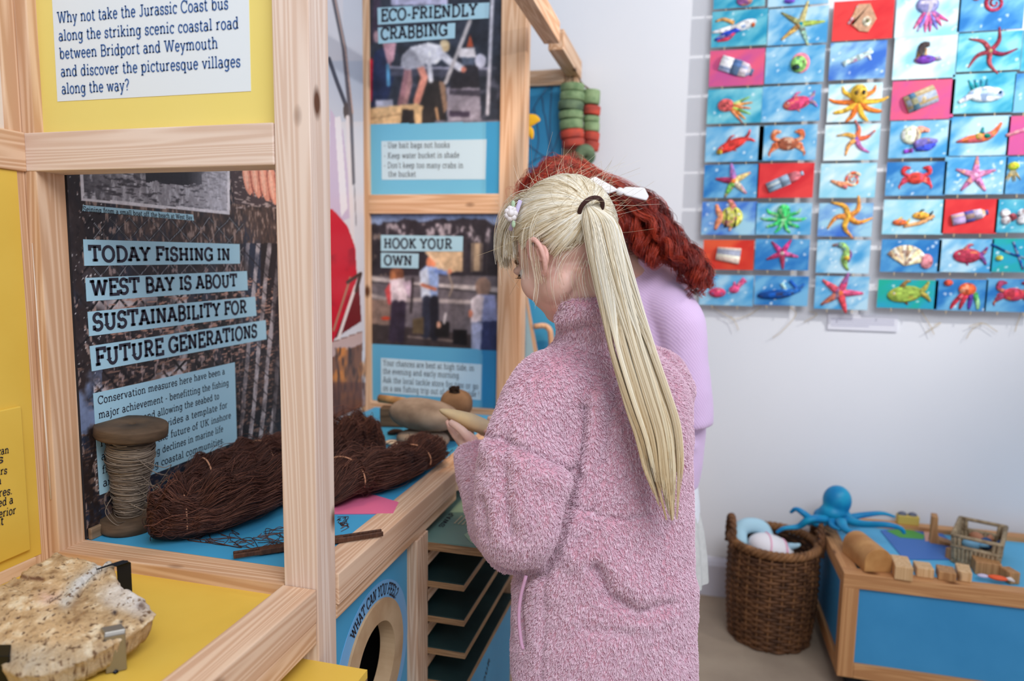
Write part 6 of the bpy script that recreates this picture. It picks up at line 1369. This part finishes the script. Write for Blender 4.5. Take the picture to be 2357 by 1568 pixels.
rp = MB(); rp.prism([(0, 0, 0), (.07, 0, 0), (.07, 0, .012), (.03, 0, .02), (.022, 0, .05), (.020, 0, .105), (0, 0, .105)], (0, .045, 0)); ro = rp.build('wooden_chair_block', M_BLK2, None, .002); ro.location = P(2140, 1252, Z=TT); ro.rotation_euler = (0, 0, -.2); tag(ro, 'L-shaped wooden toy piece with tall back, beside the seagrass basket', 'wooden toy')
# yellow sponge-like block with dark studs at the back edge
q = P(2088, 1206, Z=TZ); yt = thing('toy_vehicle', q, 'small yellow toy with grey domes on the back rail of the play table', 'toy')
MB().box(q+[0, 0, .018], (.075, .035, .036)).build('body', mat('olive_yellow', (206, 178, 92), .6), yt, .003)
for dx in (-.02, .016): MB().ball(q+[dx, 0, .036], (.017, .014, .012)).build('dome', mat('slate_grey', (96, 100, 116), .4), yt)
# small orange fish toy and lilac pebble
q = P(2296, 1336, Z=TZ-.004); fs = thing('toy_fish', q, 'small orange and white toy fish lying on the play table edge', 'toy')
MB().ball(q+[0, 0, .008], (.028, .014, .008), None, rotz(-.2)).build('body', mat('orange_toy', (236, 96, 52), .5), fs); MB().prism([q+[.02, 0, .006], q+[.042, .014, .006], q+[.042, -.016, .006]], (0, 0, .005)).build('tail', mat('white_toy', (236, 226, 220), .5), fs)
q = P(2262, 1330, Z=TZ-.004); tag(MB().ball(q+[0, 0, .006], (.017, .010, .006)).build('toy_pebble', mat('lilac_toy', (206, 196, 222), .5)), 'tiny lilac toy pebble beside the orange toy fish', 'toy')
# seagrass basket
q = P(2250, 1300, Z=TT); SB = thing('seagrass_basket', q, 'small rectangular seagrass basket with open handle slots, on the play table', 'basket')
M_SEA = noisy('seagrass', (176, 156, 126), (138, 118, 92), 60, .8, .4); sa = math.radians(-24); Rb = rotz(sa)
bw_, bd_, bh_ = .125, .20, .10
bo = q+np.array([0.02, .06, 0])
def sb(x, y, z): return bo+Rb@np.array([x, y, z])
for x0, y0, x1, y1, hs_ in ((-1, -1, 1, -1, 1), (1, -1, 1, 1, 0), (1, 1, -1, 1, 1), (-1, 1, -1, -1, 0)):
    wv_ = MB(); n_ = 16 if hs_ == 0 else 11
    for i in range(n_):
        f = (i+.5)/n_; x, y = x0+(x1-x0)*f, y0+(y1-y0)*f; hgt = bh_*.62 if (hs_ and .2 < f < .8) else bh_
        wv_.tube([sb(x*bw_/2*(1+.12*z/bh_), y*bd_/2*(1+.08*z/bh_), z+.004) for z in np.linspace(0, hgt, 6)], .0062, 6)
    wv_.build('woven_side', M_SEA, SB)
for z, sel in ((.006, 0), (bh_*.62, 1), (bh_, 0)):
    e = MB(); k1, k2 = 1+.12*z/bh_, 1+.08*z/bh_; pts = [sb(x*bw_/2*k1, y*bd_/2*k2, z) for x, y in ((-1, -1), (1, -1), (1, 1), (-1, 1), (-1, -1))]
    for a, b in zip(pts[:-1], pts[1:]): e.tube([a, b], .0068, 8)
    e.build('rim' if z == bh_ else 'band', M_SEA, SB)
MB().prism([sb(-bw_/2, -bd_/2, 0), sb(bw_/2, -bd_/2, 0), sb(bw_/2, bd_/2, 0), sb(-bw_/2, bd_/2, 0)], (0, 0, .005)).build('base', M_SEA, SB)
for k, (x, y, c_, lb) in enumerate(((-.02, -.03, (120, 170, 200), 'pale blue toy fish inside the seagrass basket, nearest its front'), (.02, .01, (40, 74, 120), 'dark blue toy fish inside the seagrass basket, behind the pale blue one'), (-.01, .05, (176, 120, 90), 'tan toy fish at the back inside the seagrass basket'))):
    b_ = MB(); b_.ball(sb(x, y, .055), (.03, .02, .022), None, rotz(k)); b_.tube([sb(x+.025, y, .056), sb(x+.045, y+.01, .066)], [.006, .014], 8); tag(b_.build('toy_fish', mat('toy_fish_%s' % 'abc'[k], c_, .6)), lb, 'toy', 'toy fish in the seagrass basket')
# ------------------------------------------------------------------ children's sea pictures hung in rows on the white wall
YW = WALL_Y-.048
M_CARD = colmat('painted_card', .7, .2); M_CREAT = colmat('painted_relief', .7, .2, .30, .6, 70); M_CORD = mat('tan_string', (206, 186, 150), .8)
BG = {'b': ((70, 154, 208), (178, 214, 232)), 't': ((36, 146, 184), (140, 206, 216)), 'd': ((40, 116, 186), (116, 180, 218)), 'l': ((140, 204, 226), (216, 236, 240)), 'r': ((206, 44, 52), (226, 66, 66)), 'p': ((226, 92, 126), (196, 84, 146)), 'o': ((206, 50, 40), (226, 90, 56)), 'g': ((40, 160, 190), (30, 170, 150)), 'm': ((60, 110, 200), (160, 206, 226))}
def limb(mb, pts, r, c, n=10, flat=.6): mb.tube(spline([(x, 0, z) for x, z in pts], n), np.interp(np.linspace(0, 1, n), np.linspace(0, 1, len(r)), r), 8, c, flat=((0, 1, 0), flat))
def oval(mb, x, z, rx, rz, c, dep=.010, rot=0, y=0): mb.ball((x, y, z), (rx, dep, rz), c, roty(-rot), 16, 8)
def star(mb, x, z, R, cols, n=5, rot=90, w=.010, cen=None, bend=0):
    for k in range(n):
        a = math.radians(rot+360*k/n); b = a+bend; limb(mb, [(x, z), (x+R*.5*math.cos(a), z+R*.5*math.sin(a)), (x+R*math.cos(b), z+R*math.sin(b))], [w*1.3, w, w*.35], cols[k % len(cols)])
    oval(mb, x, z, w*1.3, w*1.3, cen or cols[0], w*.9)
def fish(mb, x, z, L, H, c, c2, face=-1, tail=None, rot=0):
    R = roty(-math.radians(rot)); f = face
    mb.ball((x, 0, z), (L*.36, .011, H*.42), c, R, 18, 10)
    def T(px_, pz): q = R@np.array([px_, 0, pz]); return (x+q[0], z+q[2])
    limb(mb, [T(-f*L*.3, 0), T(-f*L*.42, H*.2), T(-f*L*.5, H*.5)], [H*.14, H*.12, H*.05], tail or c2); limb(mb, [T(-f*L*.3, 0), T(-f*L*.42, -H*.2), T(-f*L*.5, -H*.5)], [H*.14, H*.12, H*.05], tail or c2)
    limb(mb, [T(f*L*.05, H*.35), T(-f*L*.05, H*.6), T(-f*L*.15, H*.62)], [H*.13, H*.09, H*.03], c2); limb(mb, [T(f*L*.02, -H*.3), T(-f*L*.05, -H*.55)], [H*.1, H*.03], c2)
    q = T(f*L*.22, H*.1); oval(mb, q[0], q[1], H*.07, H*.07, (240, 236, 220), .013); 
def octo(mb, x, z, R, c, c2, n=8, spread=1.5, eyes=True):
    for k in range(n):
        a = math.radians(-90+spread*60*((k+.5)/n*2-1)*1.6); limb(mb, [(x, z), (x+R*.6*math.cos(a), z+R*.55*math.sin(a)-R*.1), (x+R*1.15*math.cos(a), z+R*.8*math.sin(a)-R*.1), (x+R*1.4*math.cos(a)+.004*(-1)**k, z+R*1.05*math.sin(a))], [R*.16, R*.13, R*.10, R*.04], c2 if k % 2 else c)
    oval(mb, x, z+R*.42, R*.42, R*.5, c, R*.4)
    if eyes:
        for s in (-1, 1): oval(mb, x+s*R*.17, z+R*.42, R*.10, R*.12, (24, 22, 26), .006, 0, -R*.36)
def crab(mb, x, z, R, c, c2):
    oval(mb, x, z, R*.62, R*.42, c, .011)
    for s in (-1, 1):
        for k in range(3): limb(mb, [(x+s*R*.4, z-R*.1), (x+s*R*(.8+.1*k), z-R*(.0+.25*k)), (x+s*R*(.9+.05*k), z-R*(.35+.2*k))], [R*.10, R*.08, R*.03], c2)
        limb(mb, [(x+s*R*.4, z+R*.15), (x+s*R*.85, z+R*.35), (x+s*R*.75, z+R*.7), (x+s*R*.4, z+R*.72)], [R*.12, R*.13, R*.2, R*.06], c2)
def bottle(mb, x, z, L, H, c, c2, c3, rot):
    R = roty(-math.radians(rot)); d_ = R@np.array([1, 0, 0]); p = np.array([x, 0, z])
    def seg_(a, b, r, cc): mb.tube([p+d_*a*L, p+d_*b*L], r, 14, cc, flat=((0, 1, 0), .55))
    seg_(-.5, -.15, H*.42, c); seg_(-.15, .1, H*.43, c2); mb.tube([p+d_*.1*L, p+d_*.32*L, p+d_*.42*L], [H*.42, H*.36, H*.18], 14, c3, flat=((0, 1, 0), .55)); seg_(.42, .5, H*.18, c2)
def jelly(mb, x, z, R, c, cs, n=6, rot=-90, L=1.3):
    a0 = math.radians(rot)
    for k in range(n):
        a = a0+(k-(n-1)/2)*.26; limb(mb, [(x, z), (x+R*.8*math.cos(a), z+R*.8*math.sin(a)), (x+R*L*math.cos(a)+.003*(-1)**k, z+R*L*math.sin(a))], [R*.15, R*.12, R*.04], cs[k % len(cs)])
    oval(mb, x-.25*R*math.cos(a0), z-.25*R*math.sin(a0), R*.62, R*.5, c, .013)
def spiral(mb, x, z, R, c, c2):
    t = np.linspace(0, 4.2*np.pi, 40); r = R*(1-t/t[-1]*.9)
    for i in range(0, 38, 2): limb(mb, [(x+r[j]*math.cos(t[j]+.6), z+r[j]*math.sin(t[j]+.6)) for j in (i, i+1, min(39, i+2))], [R*.22*(1-i/50)]*3, c if (i//2) % 2 else c2, 5)
def shell(mb, x, z, R, c, c2, rot=90, n=9):
    for k in range(n):
        a = math.radians(rot+(k-(n-1)/2)*15); limb(mb, [(x, z), (x+R*.6*math.cos(a), z+R*.6*math.sin(a)), (x+R*math.cos(a), z+R*math.sin(a))], [R*.05, R*.12, R*.13], c if k % 2 else c2, 7)
CARDS = []
def card(x0, y0, x1, y1, bg, label, fn, dots=6): CARDS.append((x0, y0, x1, y1, bg, label, fn, dots))
W = (232, 232, 236); O = (226, 110, 60); K = (34, 32, 36)
RED, PNK, YEL, GRN, PUR, TEA = (214, 62, 56), (222, 88, 136), (236, 196, 70), (96, 190, 110), (136, 100, 190), (20, 130, 160)
card(1646, -70, 1760, 14, 't', 'cut-off teal picture with purple blob, top of the first column', lambda m: oval(m, .02, -.05, .03, .02, (150, 90, 150)), 5)
card(1640, 28, 1764, 103, 't', 'teal picture of a white and blue squid', lambda m: (oval(m, .02, .01, .045, .018, W, .012, .3), limb(m, [(0, 0), (-.05, -.02), (-.09, -.04)], [.014, .012, .004], (40, 70, 180)), limb(m, [(0, .005), (-.05, -.004), (-.1, -.01)], [.012, .012, .004], W), limb(m, [(-.01, .0), (-.04, -.035), (-.08, -.045)], [.010, .009, .003], (200, 60, 90)), limb(m, [(-.02, .02), (-.06, .036), (-.09, .03)], [.008, .007, .003], (200, 150, 90)), oval(m, .05, .008, .008, .008, O, .016)))
card(1635, 118, 1757, 195, 'p', 'pink picture of a white bottle with blue label', lambda m: bottle(m, 0, 0, .13, .07, W, (90, 116, 150), (226, 214, 222), -20), 0)
card(1630, 207, 1751, 282, 't', 'teal picture of a pink and orange jellyfish', lambda m: jelly(m, -.02, .0, .05, (226, 100, 100), [(226, 130, 80), (230, 150, 60), (150, 200, 90)], 6, -15, 1.7))
card(1626, 293, 1755, 371, 'b', 'blue picture of a red fish with yellow face, nose down left', lambda m: (fish(m, -.01, -.005, .17, .05, RED, (220, 70, 70), -1, None, 25), oval(m, -.055, -.03, .012, .010, (220, 190, 60), .016)))
card(1622, 380, 1744, 455, 'd', 'blue picture of a many-coloured five-armed starfish', lambda m: star(m, .01, .0, .07, [(170, 130, 200), (160, 50, 90), (120, 190, 90), (220, 206, 180), (240, 210, 140)], 5, 100, .011, (236, 130, 60)))
card(1617, 465, 1739, 541, 'm', 'blue picture of a yellow and black striped angelfish', lambda m: (fish(m, .01, .005, .12, .10, (206, 206, 90), (236, 150, 120), 1, (240, 150, 110)), [limb(m, [(x, .035), (x+.004, 0), (x, -.035)], [.005]*3, K, 6, 2.4) for x in (-.012, .022)]))
card(1620, 552, 1733, 622, 'o', 'red picture of a white paper cup lying on its side', lambda m: m.tube([(-.045, 0, .005), (.045, 0, -.006)], [.026, .032], 16, (226, 206, 190), flat=((0, 1, 0), .5)), 0)
card(1612, 632, 1732, 705, 'b', 'light blue picture of a pink lobster fish, beside the red curls', lambda m: (oval(m, -.035, -.01, .034, .020, (214, 70, 110), .014), oval(m, .03, .004, .02, .015, PNK, .012), limb(m, [(.03, .0), (.055, .03), (.07, .045)], [.010, .010, .012], PNK), limb(m, [(.03, .01), (.03, .035)], [.008, .003], PNK)))
card(1772, -75, 1906, 8, 'b', 'cut-off blue picture with a violet mark, top of the second column', lambda m: oval(m, -.03, -.055, .02, .01, (110, 80, 190)))
card(1770, 22, 1903, 98, 'b', 'blue picture of a tan-banded teal starfish', lambda m: star(m, .01, .005, .085, [(196, 186, 130), (150, 150, 100), (196, 160, 90), (150, 190, 170), (170, 190, 90)], 5, 75, .009, (10, 140, 160)))
card(1764, 110, 1895, 188, 'b', 'blue picture of a round green and pink shell', lambda m: (oval(m, .02, .004, .034, .038, (240, 130, 150), .006), oval(m, .014, .0, .030, .032, (140, 200, 110), .014), oval(m, .006, -.012, .018, .014, (40, 60, 50), .017)))
card(1756, 200, 1886, 278, 'b', 'pale blue picture of a small pink fish facing left', lambda m: fish(m, .02, .0, .14, .06, (206, 70, 110), (190, 110, 160), -1, (150, 120, 190), 12))
card(1748, 290, 1877, 368, 'b', 'blue picture of a big orange-brown crab', lambda m: crab(m, 0, -.004, .062, (166, 92, 66), (214, 112, 70)))
card(1745, 377, 1870, 455, 'r', 'red picture of a grey-blue bottle tipped up to the right', lambda m: bottle(m, 0, 0, .14, .05, (140, 166, 190), (150, 176, 200), (214, 120, 130), 25), 0)
card(1741, 468, 1865, 541, 'b', 'blue picture of a bright green octopus', lambda m: octo(m, 0, .004, .058, (70, 200, 110), (60, 180, 110), 8, 1.5, False))
card(1740, 550, 1860, 623, 'd', 'deep blue picture of a magenta starfish with grey middle', lambda m: star(m, 0, .005, .062, [(206, 60, 130), (200, 70, 140), (190, 60, 110), (170, 60, 90), (200, 90, 150)], 5, 60, .009, (190, 180, 170)))
card(1738, 634, 1858, 705, 'd', 'dark blue picture of a blue whale, bottom of the second column', lambda m: (oval(m, -.02, -.015, .07, .018, (20, 80, 160), .012, .1), limb(m, [(.0, -.01), (.05, .0), (.085, .03)], [.016, .012, .005], (40, 110, 190)), limb(m, [(.0, .03), (.02, .0)], [.008, .006], (170, 210, 210)), limb(m, [(.03, .04), (.07, .0)], [.007, .006], (30, 90, 180))))
card(1920, 5, 2053, 88, 'r', 'red picture of a torn cream packet with a green spot', lambda m: (m.prism([(-.02, -.004, .055), (.02, -.004, .055), (.045, -.004, .0), (.02, -.004, -.045), (-.01, -.004, -.04), (-.04, -.004, -.012), (-.035, -.004, -.02)], (0, .008, 0), (206, 160, 130)), oval(m, .012, -.008, .017, .019, (226, 222, 196), .012), oval(m, .014, -.008, .008, .009, (150, 200, 110), .015), limb(m, [(-.02, .05), (-.03, .02), (-.05, -.012)], [.006, .006, .004], (226, 186, 196))), 0)
card(1912, 100, 2036, 180, 'm', 'blue picture of a pale ghostly fish', lambda m: (limb(m, [(-.05, -.01), (0, .01), (.05, .03)], [.008, .012, .006], (200, 226, 226)), limb(m, [(.03, .03), (.045, .0)], [.008, .003], (220, 232, 226)), limb(m, [(-.03, .0), (-.045, -.02)], [.007, .003], (176, 210, 226))), 8)
card(1908, 195, 2026, 278, 'l', 'pale blue picture of a yellow octopus with black eyes and orange arms', lambda m: octo(m, .012, .0, .072, (236, 190, 66), (226, 120, 50), 8, 1.7))
card(1900, 288, 2021, 368, 'l', 'pale picture of an orange sprawling starfish below the yellow octopus', lambda m: star(m, .015, .012, .07, [(236, 116, 76), (236, 176, 80), (226, 160, 90), (190, 110, 170), (230, 110, 76)], 5, 80, .008, (170, 80, 170), .3))
card(1890, 377, 2013, 455, 'l', 'pale blue picture of an orange and cream nautilus shell', lambda m: (spiral(m, .018, .002, .028, (236, 110, 66), (240, 206, 170)), limb(m, [(.0, -.02), (-.03, -.012), (-.06, .0)], [.014, .010, .004], (230, 150, 110))))
card(1886, 468, 2005, 545, 'm', 'blue picture of an orange starfish with long curling arms', lambda m: star(m, .01, .012, .085, [(226, 150, 70), (230, 170, 70), (220, 140, 66), (236, 180, 70), (226, 150, 60)], 5, 40, .009, (236, 180, 70), .5))
card(1882, 552, 1999, 630, 'b', 'blue picture of a green and yellow seahorse', lambda m: (limb(m, [(-.02, .045), (.0, .04), (.012, .015), (.006, -.01), (.01, -.035), (.022, -.052)], [.010, .012, .013, .014, .008, .004], (150, 190, 110), 20), limb(m, [(.012, .03), (.024, .01), (.018, -.02)], [.006, .008, .005], (150, 80, 160)), oval(m, .012, -.006, .012, .010, YEL, .016), limb(m, [(-.02, .045), (-.04, .042)], [.007, .005], (140, 110, 100))), 14)
card(1878, 635, 1996, 714, 'b', 'blue picture of a large pink starfish with orange middle, bottom of third column', lambda m: star(m, -.005, .0, .082, [(214, 76, 120), (226, 90, 110), (190, 110, 90), (226, 80, 90), (214, 90, 130)], 5, 72, .012, (236, 120, 70)))
card(2066, -20, 2206, 80, 'l', 'pale picture of a mauve jellyfish with pink tentacles', lambda m: jelly(m, .0, .012, .062, (150, 150, 200), [(206, 90, 150), (130, 120, 200), (214, 110, 160)], 7, -80, 1.3))
card(2060, 88, 2198, 178, 'l', 'pale picture of a purple fish with black-striped fin', lambda m: (oval(m, .0, -.008, .036, .016, (120, 66, 170), .014), limb(m, [(-.02, .0), (-.01, .04), (.012, .046)], [.010, .014, .008], (70, 60, 60)), limb(m, [(.0, .0), (.006, .03)], [.006, .006], (226, 200, 190)), oval(m, .044, -.006, .014, .009, (230, 206, 206), .012)))
card(2055, 188, 2192, 273, 'p', 'pink and red picture of an upturned tin can', lambda m: (m.tube([(-.055, 0, -.018), (.04, 0, .022)], .033, 18, (150, 160, 176), flat=((0, 1, 0), .5)), m.tube([(-.04, 0, -.012), (-.02, 0, -.003)], .0338, 18, (90, 130, 150), flat=((0, 1, 0), .5)), oval(m, .0, .0, .014, .018, (226, 206, 170), .02)), 0)
card(2050, 280, 2183, 362, 'b', 'blue picture of a rainbow conch shell with purple frill', lambda m: (oval(m, -.03, .015, .034, .034, (226, 232, 206), .014), limb(m, [(-.03, .02), (.0, .034), (.03, .03)], [.010, .014, .006], (236, 150, 130)), limb(m, [(-.025, .02), (-.02, -.01)], [.006, .008], (150, 210, 120)), limb(m, [(-.02, -.02), (.02, -.01), (.06, -.008)], [.018, .016, .006], (130, 120, 200)), limb(m, [(-.01, -.035), (.03, -.03), (.055, -.02)], [.010, .014, .005], (60, 80, 200)), limb(m, [(-.05, -.045), (-.02, -.04)], [.008, .008], (140, 70, 190))))
card(2042, 374, 2174, 450, 'd', 'blue picture of a red crab with long claws', lambda m: crab(m, 0, .002, .052, (230, 76, 66), (206, 60, 66)))
card(2035, 460, 2169, 540, 'l', 'pale blue picture of two tiny clownfish in a row', lambda m: (fish(m, -.045, -.02, .07, .028, O, YEL, -1), fish(m, .025, .005, .08, .034, (236, 170, 66), K, -1), limb(m, [(-.03, -.035), (.03, -.02), (.07, .005)], [.006, .008, .006], (236, 176, 120))), 3)
card(2030, 551, 2162, 628, 'd', 'blue picture of a cream scallop shell with a pink one', lambda m: (shell(m, -.018, -.035, .075, (236, 226, 206), (240, 214, 170), 80), oval(m, .055, -.02, .022, .028, (236, 150, 160), .012)))
card(2022, 643, 2155, 712, 'g', 'blue-green picture of a lime green fish facing left', lambda m: fish(m, -.01, 0, .17, .075, (150, 176, 76), (140, 110, 60), -1, (150, 150, 70), 8))
card(2210, -25, 2353, 66, 'd', 'blue picture of a dark red curled seahorse tail', lambda m: (spiral(m, .01, .018, .034, (150, 40, 66), (180, 60, 76)), oval(m, -.05, .04, .012, .01, (206, 70, 80), .01)))
card(2205, 78, 2346, 160, 't', 'teal picture of a dark red wavy brittle star', lambda m: star(m, .005, .0, .085, [(140, 50, 70), (160, 70, 80), (150, 60, 76), (170, 80, 90), (140, 40, 80)], 5, 55, .007, (190, 180, 120), .35))
card(2193, 172, 2331, 258, 't', 'pale teal picture of a spiky white pufferfish', lambda m: (oval(m, .01, -.005, .06, .028, (226, 236, 240), .014), [limb(m, [(-.03+.014*k, .01), (-.05+.02*k, .048)], [.008, .002], (30, 140, 150)) for k in range(4)], oval(m, .052, -.002, .007, .007, (20, 90, 130), .02), limb(m, [(-.04, -.01), (-.075, -.03)], [.012, .006], W)))
card(2185, 270, 2319, 357, 'b', 'blue picture of a thin rainbow fish', lambda m: (limb(m, [(-.07, -.02), (-.03, -.012), (.02, -.006), (.05, .012), (.07, .045)], [.003, .014, .016, .010, .004], (220, 110, 70)), oval(m, .0, -.004, .014, .014, (206, 206, 60), .015), oval(m, .025, -.002, .014, .010, (20, 130, 110), .016), limb(m, [(.01, .01), (.012, .03)], [.008, .003], (30, 130, 120))))
card(2176, 362, 2312, 447, 'b', 'blue picture of a pink dotted starfish among white dots', lambda m: star(m, 0, .0, .068, [(206, 130, 180), (214, 140, 180), (200, 120, 170)], 5, 88, .010, (216, 160, 190)), 22)
card(2171, 459, 2292, 538, 'r', 'red picture of a lilac bottle with blue band', lambda m: bottle(m, 0, 0, .12, .05, (170, 150, 190), (90, 90, 160), (206, 196, 216), 15), 0)
card(2162, 550, 2281, 628, 'b', 'blue picture of a plain dark red fish facing left', lambda m: fish(m, .005, 0, .13, .065, (176, 56, 80), (150, 50, 110), -1, (120, 60, 120)))
card(2154, 642, 2268, 717, 'd', 'deep blue picture of an orange crab-octopus with purple and red legs', lambda m: (oval(m, .02, .022, .03, .024, (226, 100, 60), .013), [limb(m, [(.01+.012*k, .01), (-.02+.026*k, -.03), (-.03+.03*k, -.052)], [.009, .008, .004], c) for k, c in enumerate(((190, 50, 70), (206, 60, 80), (100, 60, 160), (90, 190, 110)))], oval(m, -.045, .045, .016, .012, (226, 90, 70), .01)))
card(2356, 70, 2440, 160, 't', 'cut-off teal picture at the right edge, beside the dark red brittle star', lambda m: oval(m, .0, 0, .02, .02, TEA))
card(2337, 170, 2440, 256, 'd', 'cut-off deep blue picture at the right edge, beside the white pufferfish', lambda m: oval(m, .0, 0, .02, .02, (140, 90, 140)))
card(2322, 268, 2440, 355, 'p', 'cut-off pink picture at the right edge with a slanting pale band', lambda m: limb(m, [(-.09, .0), (-.03, .02), (.06, .03)], [.006, .007, .007], (226, 150, 160)), 0)
card(2316, 361, 2440, 446, 'd', 'blue picture at the right edge with a lime and tan jellyfish', lambda m: jelly(m, -.065, .025, .03, (186, 206, 60), [(150, 150, 120), (170, 160, 130)], 5, -90, 1.6))
card(2294, 459, 2410, 536, 't', 'teal picture at the right edge with white fluffy clumps', lambda m: [oval(m, x, z, .016, .016, W, .013) for x, z in ((-.055, .01), (-.05, -.015), (-.0, .01), (.0, -.015))]+[oval(m, -.03, -.004, .014, .014, (150, 70, 80), .014)])
card(2284, 549, 2402, 628, 'g', 'blue-green picture at the right edge crossed by dark lines', lambda m: [limb(m, [(-.09, .04), (-.02, .005), (.06, -.02)], [.004]*3, (10, 60, 120)), limb(m, [(-.02, .05), (.02, -.05)], [.004]*2, (20, 70, 150)), oval(m, -.06, -.01, .012, .010, (206, 206, 90), .01)])
card(2271, 641, 2392, 720, 'd', 'blue picture at the right edge of a purplish red crab', lambda m: crab(m, .0, .004, .058, (196, 60, 76), (150, 60, 90)), 3)
for i, (x0, y0, x1, y1, bg, label, fn, dots) in enumerate(CARDS):
    a, b = P(x0, y0, Y=YW), P(x1, y1, Y=YW); w_c, h_c = b[0]-a[0], a[2]-b[2]; c = np.array([(a[0]+b[0])/2, YW, (a[2]+b[2])/2])
    pc = thing('sea_picture', c, label, 'picture', 'sea pictures on the white wall')
    r2 = np.random.default_rng(100+i); tl = r2.normal(0, .012)
    cv = Canvas('Y', YW-.0021, c[0]-w_c/2, c[0]+w_c/2, c[2]-h_c/2, c[2]+h_c/2, .0045)
    pu, pv = cv.u*.8+cv.v*.6, cv.v*.8-cv.u*.6; n1 = fbm(np.stack([pu*11, pu*0+i*3.7, pv*24], 1), 1, 5, i); c1, c2 = BG[bg]; k = np.clip(.5+n1*1.25, 0, 1)[:, None]; cv.c = np.array(c1)*(1-k)+np.array(c2)*k
    for _ in range(dots): cv.ell(c[0]+r2.uniform(-.46, .46)*w_c, c[2]+r2.uniform(-.44, .44)*h_c, .0042, .0042, (226, 240, 246), .8, uv=True)
    MB().box((0, .0, 0), (w_c, .004, h_c)).build('card', mat('card_edge', (206, 206, 206), .8), pc).location = c
    bpy.context.view_layer.objects.active = None
    pr_ = cv.build('painting', M_CARD, pc)
    m = MB(); fn(m); v = np.vstack(m.v)
    fc = np.array([v[list(f)].mean(0) for f in m.f]); fn1 = vnoise(fc+[i, 0, 0], 70, 5); fn2 = vnoise(fc+[i, 0, 0], 160, 6); pal = np.array([c for c in m.c])
    tint = np.array([(250, 236, 206), (206, 90, 150), (80, 120, 190), (236, 180, 80), (90, 40, 40)])[r2.integers(0, 5, 2)]
    pal = pal*(1+.30*fn2[:, None]); pal = np.where((fn1 > .42)[:, None], pal*.55+tint[0]*.45, pal); pal = np.where((fn1 < -.5)[:, None], pal*.6+tint[1]*.4, pal); m.c = [tuple(np.clip(c, 0, 255)) for c in pal]; v[:, 0] *= min(1, w_c/.2*1.0); o = m.build('relief', M_CREAT, pc); o.location = c+np.array([0, -.004, 0])
    for sx in (-.25, .22): MB().box((sx*w_c, .0, -h_c/2-.004), (.0025, .0025, .018)).build('hanging_string', M_CORD, pc).location = c
for o in list(bpy.data.objects):
    if o.name.split('.')[0] in ('card', 'relief', 'hanging_string') and o.parent is not None and o.parent.name.startswith('sea_picture'):
        o.location = o.location-o.parent.location; o.matrix_parent_inverse = Matrix.Identity(4)
# loose string ends under the rows and the little caption card
so = MB()
for q in ([(1640, 706), (1665, 722), (1690, 738), (1700, 760)], [(1752, 706), (1722, 726), (1690, 735), (1682, 728)], [(1815, 705), (1832, 724), (1800, 762), (1778, 778)], [(1862, 716), (1880, 724), (1850, 742)], [(2120, 716), (2140, 748), (2150, 770)], [(2150, 748), (2165, 744), (2130, 766)], [(2230, 752), (2262, 744), (2296, 764)], [(2262, 744), (2240, 756), (2224, 780)], [(2352, 715), (2340, 750), (2336, 764)]):
    so.tube(spline([P(x, y, Y=WALL_Y-.018) for x, y in q], 14), .0013, 5)
tag(so.build('loose_strings', M_CORD), 'thin loose string ends trailing below the rows of sea pictures', 'string', None, 'stuff')
cq = [P(1905, 722, Y=WALL_Y), P(2066, 726, Y=WALL_Y), P(2064, 764, Y=WALL_Y), P(1904, 758, Y=WALL_Y)]
cpt = thing('caption_card', (cq[0]+cq[2])/2, 'small white caption card on the wall below the sea pictures', 'caption card')
k_ = MB(); k_.prism(cq, (0, -.008, 0)); k_.build('card', mat('caption_white', (224, 224, 234), .5), cpt)
k_ = MB()
for t in (.28, .42, .56, .7): k_.add(np.array([cq[0]*(1-t)+cq[3]*t+[.012, -.0088, 0], cq[1]*(1-t)+cq[2]*t+[-.012-(.09 if t > .6 else 0), -.0088, 0], cq[1]*(1-t)+cq[2]*t+[-.012-(.09 if t > .6 else 0), -.0088, -.0035], cq[0]*(1-t)+cq[3]*t+[.012, -.0088, -.0035]]), [(0, 1, 2, 3)])
k_.build('small_print', mat('pale_grey_ink', (186, 186, 206), .6), cpt)
